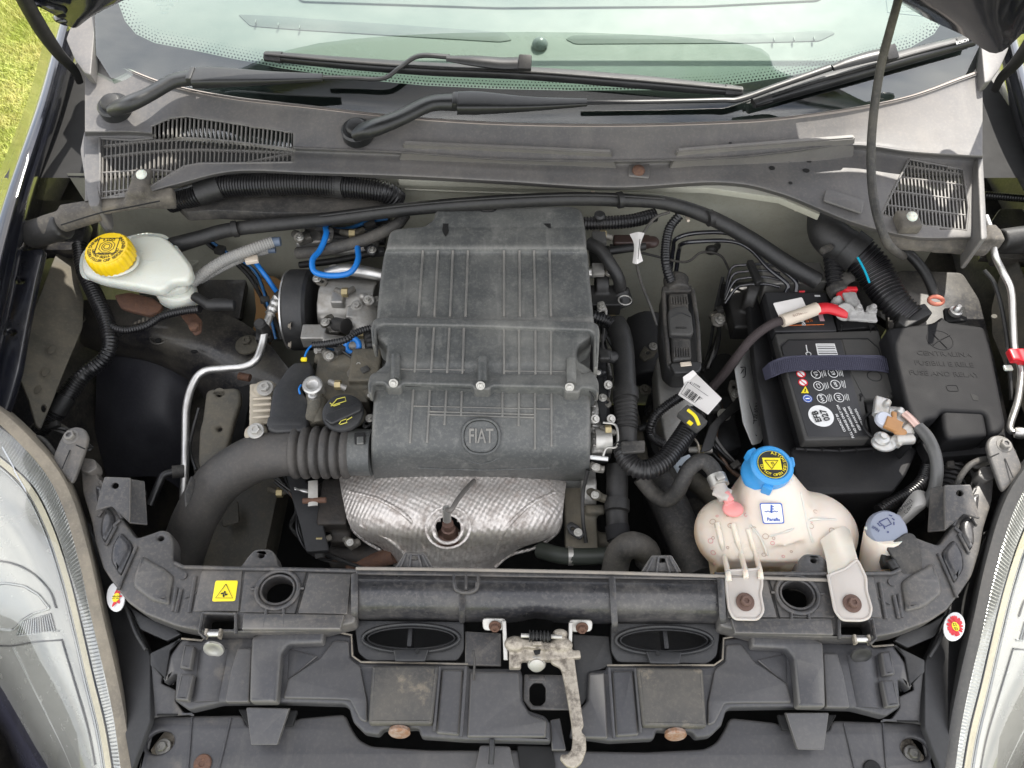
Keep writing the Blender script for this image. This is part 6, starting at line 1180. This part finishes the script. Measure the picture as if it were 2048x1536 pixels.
# lower hoses
t = thing('coolant_hose', 'dusty grey hose with metal clamp feeding the cream tank', 'hose')
tube('hose', [(1280, 955, -.06), (1305, 985, -.07), (1330, 1000, -.06), (1352, 986, -.04), (1366, 960, -.02), (1382, 934, -.005), (1404, 922, -.0), (1424, 936, -.0), (1436, 962, -.0)], 32, hosem, t, n=10, seg=16)
tube('clamp', [(1432, 952, .0), (1440, 972, .0)], 38, steel, t, straight=True, seg=20, flat=1); bx('clamp_screw', (1440, 955, .014), (18, 12, 10), (0, 0, 20), steel, t, 2)
t = thing('radiator_hose', 'long dark radiator hose running down to the front panel left of the cream tank', 'hose'); tube('hose', [(1312, 960, -.12), (1340, 1010, -.12), (1370, 1080, -.12), (1400, 1150, -.12)], 74, hosem, t, seg=20)
t = thing('radiator_hose', 'vertical dark hose with elbow ending behind the front panel right of the engine', 'hose'); tube('hose', [(1234, 930, -.06), (1234, 980, -.07), (1234, 1040, -.08), (1240, 1084, -.08)], 44, rubber, t, seg=18); tube('collar', [(1234, 1000, -.068), (1234, 1022, -.07)], 50, rubber, t, straight=True, seg=18); tube('union', [(1234, 1052, -.075), (1238, 1080, -.078)], 48, fusep, t, seg=18, straight=True)
tube('elbow', [(1228, 1150, -.10), (1238, 1108, -.075), (1262, 1090, -.06), (1290, 1100, -.08), (1296, 1120, -.10)], 54, hosem, t, seg=18); tube('side_hose', [(1240, 1108, -.09), (1200, 1112, -.1), (1130, 1112, -.1), (1080, 1100, -.12)], 34, mat('dark_green_rubber', (.03, .035, .028), .5), t, seg=14); tube('band', [(1136, 1112, -.1), (1146, 1112, -.1)], 38, steel, t, straight=True, seg=14)
t = thing('relay_plug', 'small pale grey connector hanging under the barcode tag', 'connector'); bx('plug', (1368, 930, -.03), (38, 30, 16), (10, 0, 25), mat('pale_connector', (.4, .45, .5), .45), t, 3); bx('plug_base', (1360, 942, -.05), (38, 30, 16), (10, 0, 25), batg, t, 3); disc('pin_hole', (1360, 934, -.022), 2.5, 2.5, voidm, t, t=2); disc('pin_hole', (1384, 922, -.022), 2.5, 2.5, voidm, t, t=2)
tube('wire', [(1384, 872, -.02), (1396, 888, -.02), (1398, 908, -.03)], 4, latchm, t)
bd = slab('gearbox_case', [(1300, 760), (1460, 700), (1520, 860), (1500, 960), (1380, 980), (1300, 900)], -.22, .1, fk, en, r=20)
blob('gearbox_lumps', [('b', (1440, 850, -.15), (30, 60, 20)), ('e', (1450, 880, -.14), (26, 30, 16)), ('c', (1290, 640, -.12), (1300, 760, -.14), 40)], fk, en, .004); bolt((1448, 830, -.10), (0, 0, 1), 20, steel, en)
tube('exhaust_pipe', [(1385, 960, -.15), (1420, 990, -.15), (1450, 1030, -.16)], 40, olive, en)

# ================================================================= coolant tank
ck = thing('coolant_tank', 'cream translucent coolant expansion tank with blue cap and two bolted mounting tabs', 'coolant tank')
TB = blob('tank_body', [('e', (1462, 1068, -.045), (74, 78, 52)), ('e', (1624, 1062, -.045), (90, 84, 56)), ('b', (1540, 1072, -.05), (96, 68, 40)), ('c', (1538, 1030, -.05), (1534, 950, .004), 104, 47), ('e', (1540, 1010, -.03), (80, 42, 34)), ('b', (1540, 1120, -.06), (116, 26, 34)), ('e', (1590, 1110, -.05), (70, 40, 44))], tankm, ck, .0028, 9)
0 and tube('weld_seam', [(1386, 1062, -.02), (1396, 1020, -.01), (1424, 992, -.002), (1464, 980, .0), (1500, 985, .0)], 4, tankm, ck)
def onT(u, v, d=.0):
    dg = None; o = TB; dr = (P(u, v, .2)-CAM); dr = -( CAM-P(u, v, 0)).normalized(); h = o.ray_cast(CAM, dr, distance=3)
    return (h[1]-dr*d, h[2]) if h[0] else (P(u, v, -.0), Vector((0, 0, 1)))
bpy.context.view_layer.update()
def surf(pts, d=.0): return [onT(u, v, d)[0] for u, v in pts]
for q in [[(1600, 985), (1606, 1010), (1614, 1050), (1625, 1085)], [(1500, 1050), (1520, 1075), (1534, 1110), (1540, 1140)], [(1540, 1072), (1580, 1060), (1620, 1040), (1672, 1040)]]: tube('moulded_ridge', surf(q, -.001), 6, tankm, ck, seg=8)
blob('inlet_spout', [('c', (1436, 968, .0), (1452, 1000, -.0), 14), ('b', (1444, 985, .004), (17, 14, 4), (0, 0, -28))], tabm, ck, .0015); blob('pink_stain', [('c', (1448, 985, .003), (1460, 1004, .0), 11), ('e', (1466, 1018, -.006), (22, 18, 9))], pinkm, ck, .0015)
for (u0, v0, u1, v1) in [(1434, 1046, 1456, 1146), (1466, 1048, 1490, 1140), (1496, 1058, 1520, 1142)]:
    tube('tab_fin', surf([(u0, v0), (u0+(u1-u0)*.35, v0+(v1-v0)*.35), (u0+(u1-u0)*.7, v0+(v1-v0)*.7)], .001)+[P(u1, v1, .012), P(u1+2, v1+16, .015)], 11, tankm, ck, n=6)
for nm, o_, (bu, bv) in [('mounting_tab', [(1453, 1142), (1522, 1138), (1524, 1170), (1520, 1186), (1527, 1222), (1516, 1239), (1468, 1238), (1458, 1218), (1452, 1176)], (1490, 1204)), ('mounting_tab', [(1656, 1150), (1690, 1138), (1714, 1118), (1732, 1156), (1732, 1180), (1743, 1218), (1738, 1236), (1722, 1241), (1684, 1240), (1670, 1222), (1662, 1180)], (1704, 1207))]:
    slab(nm, o_, .013, .004, tabm, ck, r=9, bev=.0015); q = o_ + [o_[0]]; tube('tab_rim', [(*p, .013) for p in roundp(o_, 8)+[o_[0]]], 6, tabm, ck, straight=True, cap=False)
    bolt((bu, bv, .0145), (0, -.1, 1), 27, brownb, ck)
loft('tab_arm', [[(1640, 1080, -.01), (1650, 1110, .0), (1657, 1150, .012)], [(1668, 1060, .0), (1682, 1100, .006), (1694, 1142, .013)], [(1696, 1050, -.02), (1706, 1084, -.01), (1716, 1120, .012)]], tankm, ck, n=5, m=4, thick=.003)
random.seed(11); stain = mat('stain_ring', (.45, .31, .22), .5)
for i in range(30):
    u, v = random.uniform(1400, 1690), random.uniform(1000, 1130); p, n = onT(u, v)
    if n.dot(CAM-p) > 0 and (p-P(u, v, 0)).length < .1: ring('bubble_mark', p, *(lambda r: (r, r*.9))(random.uniform(2, 6)), 1.3, pinkm if random.random() < .3 else stain, ck, n=n, seg=14)
p, n = onT(1544, 1027); n = (n+Vector((0, -.6, .8))).normalized()
def tilt(nm, o_, m, d): return slab(nm, o_, (p+n*d, n), .0006, m, ck, r=4, bev=.0001)
tilt('tank_label', [(1519, 1006), (1564, 1006), (1569, 1047), (1526, 1048)], inkbl, .003); tilt('label_field', [(1521, 1008), (1562, 1008), (1567, 1045), (1528, 1046)], whitep, .0034)
text('label_lettering', 'Paraflu', ray_plane(1547, 1039, p+n*.0036, n), 7, inkbl, ck, n=n, bold=.2, lift=.0003); tube('label_symbol', [ray_plane(1543, 1010, p+n*.004, n), ray_plane(1543, 1026, p+n*.004, n)], 3.4, inkbl, ck, straight=True)
for v in (1013, 1018): tube('label_symbol', [ray_plane(1543, v, p+n*.004, n), ray_plane(1548, v, p+n*.004, n)], 1.5, inkbl, ck, straight=True)
tube('label_symbol', [ray_plane(1529+i*3.4, 1023+(1 if i % 2 else -1), p+n*.004, n) for i in range(9)], 1.5, inkbl, ck)
cn = Vector((.02, -.06, 1)).normalized(); cp = P(1531, 948, .006)
lathe('screw_cap', cp, cn, [(44, -8), (48, -6), (48, 8), (44, 14), (42, 28), (42, 42), (38, 47), (33, 48), (31, 44)], blue, ck, seg=80, flute=0)
for a in range(0, 360, 120): pp = cp+cn*(22*pxm(cp)); X, Y, Z = frame(cn); bx('cap_lug', pp+(X*cos(radians(a+15))+Y*sin(radians(a+15)))*44*pxm(cp), (14, 20, 30), (3, 0, a), blue, ck, 6)
ct = cp+cn*(45*pxm(cp)); disc('cap_disc', ct, 30, 30, yelp, ck, n=cn, t=1); ct = ct+cn*.001
k_ = pxm(ct); X, Y, Z = frame(cn); disc('cap_field', ct, 29, 29, inkb, ck, n=cn, t=.2); ct = ct+cn*.0003
sqy = [ct+(X*a+Y*b)*k_ for a, b in [(-19, -12), (-19, 14), (17, 14), (17, -12)]]; bm = bmesh.new(); bm.faces.new([bm.verts.new(q) for q in sqy]); add('yellow_square', bm, yelp, ck, 0); ct = ct+cn*.0006
tube('cap_triangle', [ct+(X*a+Y*b)*k_ for a, b in [(-15, 8), (-4, -11), (12, 8), (-15, 8)]], 1.6, inkb, ck, straight=True, seg=5); text('cap_mark', '!!', ct, 9, inkb, ck, n=cn, ang=20, lift=.0002)
arctext('cap_lettering', 'ASTO', ct, 24, 7, yelp, ck, n=cn, a0=60, step=.28, lift=.0002); arctext('cap_lettering', 'DO NOT OPEN HOT', ct, 24, 6, yelp, ck, n=cn, a0=-90, step=.2, inward=True, lift=.0002); arctext('cap_lettering', 'HEISS', ct, 24, 6, yelp, ck, n=cn, a0=0, step=.24, lift=.0002)
# washer filler
wf = thing('washer_filler', 'washer fluid filler neck with grey blue flip cap beside the cream tank', 'filler cap')
tube('filler_neck', [(1768, 1066, -.0), (1760, 1110, -.03), (1752, 1165, -.06)], 74, tankm, wf, seg=24)
wn = Vector((0, -.25, 1)).normalized(); wp = P(1770, 1062, .0)
lathe('flip_cap', wp, wn, [(37, -4), (39, 0), (39, 12), (36, 17), (30, 18)], dblue, wf, seg=40); tp = wp+wn*(18.4*pxm(wp))
wprt = mat('navy_print', (.03, .04, .12), .5)
slab('cap_tab', [(1730, 1054), (1738, 1048), (1754, 1062), (1746, 1070)], .006, .004, resm, wf, r=2); slab('cap_hinge', [(1785, 1025), (1802, 1030), (1806, 1046), (1796, 1050)], .012, .006, dblue, wf, r=4)
def on(u, v): return ray_plane(u, v, tp, wn)
for q in [[(1758, 1044), (1766, 1040), (1775, 1036), (1783, 1048), (1770, 1054), (1758, 1044)], [(1755, 1046), (1760, 1052), (1766, 1050), (1770, 1058)], [(1778, 1030), (1784, 1032)], [(1784, 1036), (1789, 1040)], [(1788, 1044), (1788, 1050)]]: tube('cap_symbol', [on(*x) for x in q], 2.2, wprt, wf, straight=True, seg=6)
text('cap_lettering', 'SPIN', on(1751, 1058), 6, wprt, wf, n=wn, ang=-35); disc('cap_dot', on(1776, 1064), 2, 2, wprt, wf, n=wn, t=.3)
slab('filler_bracket', [(1772, 1092), (1814, 1064), (1830, 1068), (1844, 1100), (1846, 1150), (1806, 1152), (1790, 1120)], (.006, 14), .006, hosem, wf, r=8, bev=.002); blob('bracket_clip', [('b', (1776, 1116, -.01), (16, 20, 10)), ('c', (1780, 1120, -.0), (1792, 1140, -.0), 10)], rubber, wf, .002)
t = thing('wiring_conduit', 'ribbed black conduit between battery tray and washer filler cap', 'conduit'); tube('conduit', [(1758, 1022, -.06), (1790, 1002, -.06), (1820, 985, -.06), (1846, 960, -.06), (1860, 920, -.07)], 26, corrm, t, corr=6, seg=14)
t = thing('wiring_harness', 'wide ribbed harness in the dark corner below the fuse box', 'wiring harness'); tube('harness', [(1900, 900, -.06), (1898, 940, -.07), (1890, 990, -.08)], 60, corrm, t, corr=10, seg=16)
t = thing('lamp_cable', 'thin grey cable arching towards the right headlight bracket', 'cable'); tube('cable', [(1908, 992, -.02), (1918, 960, .0), (1936, 934, .01), (1960, 920, .01), (1990, 916, .01), (2020, 900, .02)], 12, hosem, t, n=8)
t = thing('lamp_cable', 'thin dark cable arching towards the left headlight bracket', 'cable'); tube('cable', [(50, 882, .0), (80, 876, .01), (104, 900, .01), (118, 930, .0)], 10, hosem, t, n=8); tube('conduit', [(250, 975, -.03), (275, 965, -.03), (290, 990, -.04)], 10, corrm, t)

# ================================================================= wiring, clips and small fittings in the gaps
wm = [corrm, rubber, mat('wire_grey', (.16, .155, .15), .5), mat('wire_brown', (.09, .05, .03), .5), mat('wire_blue', (.02, .12, .3), .45), mat('wire_red', (.3, .03, .02), .5)]
def wires(label, pts, n, spread, w, seed, mats, clips=True):
    random.seed(seed); t = thing('wire_bundle', label, 'wires')
    for i in range(n):
        o = [(u+random.uniform(-spread, spread), v+random.uniform(-spread, spread)*.8, z+random.uniform(-.012, .012)) for u, v, z in pts]
        tube('wire', o, random.uniform(w*.6, w*1.3), wm[mats[i % len(mats)]], t, n=6, seg=7)
    if clips:
        for k in range(1, len(pts)-1, 2):
            u, v, z = pts[k]; bx('clip', (u, v, z+.012), (random.uniform(14, 24), random.uniform(12, 18), 12), (random.uniform(-20, 20), random.uniform(-20, 20), random.uniform(0, 90)), random.choice([rubber, hosem, batg]), t, 3)
wires('tangle of thin wires below the throttle body right of the air box', [(1196, 600, -.03), (1210, 650, -.04), (1204, 700, -.03), (1214, 760, -.05), (1206, 830, -.06)], 7, 10, 6, 1, [1, 0, 2, 1])
wires('dark wires and clips crossing the gap between air box and tall connector', [(1200, 640, -.08), (1250, 700, -.12), (1290, 690, -.12), (1320, 760, -.12), (1300, 830, -.12)], 6, 14, 7, 2, [1, 0, 1, 3])
wires('wires with a brown strand running past the gearbox beside the battery tray', [(1410, 760, -.12), (1430, 820, -.12), (1426, 880, -.11), (1470, 930, -.12), (1500, 960, -.14)], 7, 12, 7, 3, [1, 3, 0, 2])
wires('loose thin wires in front of the bellows and beside the dark guard', [(560, 960, -.10), (600, 1010, -.12), (590, 1060, -.13), (640, 1110, -.14), (720, 1130, -.15)], 6, 12, 7, 4, [1, 0, 3, 1])
wires('wires and plugs behind the pump at the rear left of the engine', [(590, 440, .0), (640, 452, -.0), (690, 462, .0), (740, 450, .0), (780, 440, .0)], 6, 8, 7, 5, [1, 4, 0, 2])
wires('cables running along the left inner tower behind the white reservoir', [(400, 470, -.02), (440, 500, -.05), (500, 540, -.07), (530, 600, -.1), (560, 680, -.12)], 5, 9, 7, 6, [1, 0, 4, 1])
wires('wires dropping beside the brake pump block behind the battery', [(1450, 560, -.07), (1440, 620, -.1), (1430, 690, -.12), (1410, 740, -.12)], 6, 11, 8, 7, [1, 0, 1, 2])
wires('wires in the dark corner between fuse box and right headlight bracket', [(1850, 900, -.05), (1900, 930, -.06), (1940, 960, -.06), (1930, 1010, -.08)], 5, 10, 8, 8, [1, 0, 1])
wires('short wires and clips around the dipstick ring beside the air box', [(640, 690, .0), (680, 700, -.0), (700, 722, .0), (730, 740, -.0), (736, 800, -.01)], 5, 7, 5, 9, [1, 0, 4])
wires('wires tucked under the left headlight bracket next to the wheel arch', [(70, 860, -.05), (110, 850, -.05), (150, 870, -.06), (180, 900, -.08)], 4, 8, 7, 10, [1, 0, 2])
orange_foam = mat('orange_foam', (.3, .17, .07), .9, bump=(60, .5)); slab('foam_insert', [(505, 560), (545, 550), (590, 580), (560, 640), (530, 690), (500, 690), (512, 620)], (-.15, 20), .02, orange_foam, body, r=8)
for (u, v, z, s) in [(495, 685, -.1, 22), (160, 640, -.09, 16), (590, 880, -.12, 16), (1290, 780, -.12, 18), (1480, 660, -.12, 16)]: bolt((u, v, z), (0, -.1, 1), s, olive, body if u < 500 else en)
lathe('strut_washer', (495, 690, -.102), (0, 0, 1), [(24, 0), (23, 3), (16, 5)], olive, body)
blob('alternator', [('c', (1160, 980, -.10), (1190, 980, -.10), 40), ('b', (1175, 950, -.08), (14, 14, 10))], alu, en, .003); blob('starter_bracket', [('b', (1270, 860, -.12), (14, 60, 10), (0, 0, 6)), ('e', (1280, 920, -.12), (20, 16, 12))], olive, en, .003)
for i in range(9): tube('manifold_fin', [(1182+i*.5, 786+i*13, .0), (1196+i*.3, 788+i*13, -.004)], 5, alu, en, straight=True)

random.seed(21)
cast = mat('grimy_casting', (.22, .21, .19), .5, .5, dust=(.7, (.1, .085, .06), 40, .4, .65), bump=(180, .5))
brass = mat('yellow_zinc_fitting', (.4, .33, .18), .45, .7, dust=(.4, (.2, .16, .1), 60))
def fitting(u, v, z, s, m, kind):
    """small bracket, boss or union with its bolt, fixed to the engine"""
    if kind == 0:
        a = random.uniform(0, 6.28); pts = [(u+s*x*cos(a)-s*.6*y*sin(a), v+s*x*sin(a)+s*.6*y*cos(a)) for x, y in [(-1, -.7), (.2, -1), (1, -.4), (.9, .7), (0, 1), (-1, .6)]]
        slab('small_bracket', pts, (z, random.uniform(-20, 20), random.uniform(-15, 15)), .005, m, en, r=4, holes=[ell(u+s*.3*cos(a), v+s*.3*sin(a), 4, 3.4, 10)]); bolt((u-s*.4*cos(a), v-s*.4*sin(a), z+.002), (0, -.1, 1), 13, steel, en)
    elif kind == 1: blob('cast_boss', [('c', (u, v, z-.02), (u+random.uniform(-4, 4), v, z+.008), s*.55), ('b', (u+s*.5, v+s*.2, z-.006), (s*.7, s*.35, 8), (0, 0, random.uniform(-40, 40))), ('e', (u-s*.4, v-s*.3, z-.004), (s*.5, s*.4, 10))], m, en, .002, 2); bolt((u, v, z+.008), (0, -.15, 1), s*.6, steel, en)
    else: tube('pipe_union', [(u-s, v+random.uniform(-8, 8), z), (u, v, z+.004), (u+s, v+random.uniform(-8, 8), z)], 13, m, en); tube('union_nut', [(u-6, v, z+.004), (u+6, v, z+.004)], 20, brass, en, straight=True, seg=6)
for i, (u, v, z, s) in enumerate([(600, 475, .01, 20), (655, 470, .02, 18), (705, 468, .02, 22), (745, 500, .01, 20), (640, 560, -.0, 16), (690, 585, .0, 18), (735, 600, .0, 20), (655, 640, .0, 16), (722, 668, .0, 18), (660, 712, .005, 20), (712, 738, .005, 22), (676, 770, .01, 16), (742, 790, .0, 18), (736, 842, .0, 16), (1206, 470, .04, 18), (1220, 545, .02, 16), (1204, 620, .0, 18), (1226, 640, -.03, 18), (1196, 745, .01, 14), (1210, 800, .0, 16), (1216, 860, .0, 14), (1190, 935, -.02, 16), (1300, 700, -.1, 24), (1300, 850, -.1, 22), (1440, 640, -.1, 26), (1470, 780, -.12, 22), (1400, 900, -.1, 22), (1190, 990, -.06, 20), (1150, 1060, -.08, 20), (640, 1080, -.1, 22), (700, 1085, -.1, 18), (600, 930, -.07, 18), (560, 985, -.12, 22), (470, 900, -.09, 18), (1320, 930, -.1, 20)]):
    fitting(u, v, z, s, [cast, alu, olive, black, cast][i % 5], [1, 0, 2][i % 3])
for (u, v, z) in [(470, 458, .045), (1240, 400, .095), (1420, 436, .065)]: tube('hose_clip', [(u-5, v+1, z), (u+5, v-1, z)], 33, rubber, en, straight=True, seg=16)
# ================================================================= sub-parts under their parts
def nest(tname, parent, *pref):
    for t in [t for t in THINGS if t.name.split('.')[0] == tname]:
        ps = [c for c in t.children if c.name.split('.')[0] == parent]
        if not ps: continue
        for c in list(t.children):
            if c not in ps and any(c.name.startswith(q) for q in pref):
                c.parent = ps[0] if len(ps) == 1 else min(ps, key=lambda p: (Vector(p.bound_box[0])+Vector(p.bound_box[6])-Vector(c.bound_box[0])-Vector(c.bound_box[6])).length)
nest('brake_fluid_reservoir', 'screw_cap', 'cap_'); nest('brake_fluid_reservoir', 'tank_body', 'tank_seam', 'moulded_circle', 'neck_ring')
nest('coolant_tank', 'screw_cap', 'cap_', 'yellow_square'); nest('coolant_tank', 'tank_label', 'label_'); nest('coolant_tank', 'tank_body', 'moulded_ridge', 'bubble_mark', 'pink_stain'); nest('coolant_tank', 'mounting_tab', 'tab_rim', 'bolt')
nest('front_panel', 'warning_sticker', 'sticker_'); nest('front_panel', 'paint_roundel', 'red_petal', 'roundel_'); nest('front_panel', 'steel_beam', 'beam_strap'); nest('front_panel', 'duct_wall', 'duct_'); nest('front_panel', 'hole_collar', 'hole_step', 'collar_'); nest('front_panel', 'lamp_bracket', 'bracket_line'); nest('front_panel', 'cross_panel', 'socket_wall', 'pin_clip', 'socket_pin', 'web', 'panel_seam')
nest('car_battery', 'main_label', 'icon_', 'print_line', 'barcode', 'fine_print', 'warning_icon', 'yellow_triangle', 'blue_icon'); nest('car_battery', 'white_sticker', 'sticker_'); nest('car_battery', 'lid_rear', 'label_', 'red_mark', 'white_mark')
nest('air_filter_box', 'front_body', 'badge', 'lower_seam', 'drain'); nest('air_filter_box', 'joint_flange', 'screw', 'gasket'); nest('air_filter_box', 'rear_cover', 'wet_mark', 'rear_'); nest('air_filter_box', 'inlet_collar', 'catch_')
nest('windscreen', 'frit_border', 'frit_dots'); nest('dashboard', 'defroster_slot', 'slot_rib'); nest('engine', 'oil_cap', 'cap_'); nest('engine', 'lifting_eye', 'eye_'); nest('engine', 'pump_cover', 'pump_rim')
nest('windscreen_wiper', 'blade', 'end_cap', 'blade_', 'rubber_lip'); nest('windscreen_wiper', 'root_arm', 'pivot_', 'hinge_'); nest('windscreen_wiper', 'adapter', 'adapter_clip')
nest('headlight', 'lamp_bowl', 'bulb_', 'facet', 'bowl_'); nest('headlight', 'prism_band', 'trim_line', 'moulded'); nest('washer_filler', 'flip_cap', 'cap_'); nest('fuse_box', 'cover', 'symbol_', 'cover_', 'book')
nest('paper_tag', 'tag_sheet', 'barcode_', 'tag_border', 'tag_print'); nest('engine_computer_connector', 'plug_body', 'grip_', 'cap_', 'moulding'); nest('battery_strap', 'webbing', 'web_ridge')
nest('grille_shroud', 'lower_cover', 'cover_seam', 'rust_screw', 'bracket_tab'); nest('grille_shroud', 'shroud_base', 'edge_lip', 'push_rivet', 'retainer')
body.name = 'parked_car'
finalize()
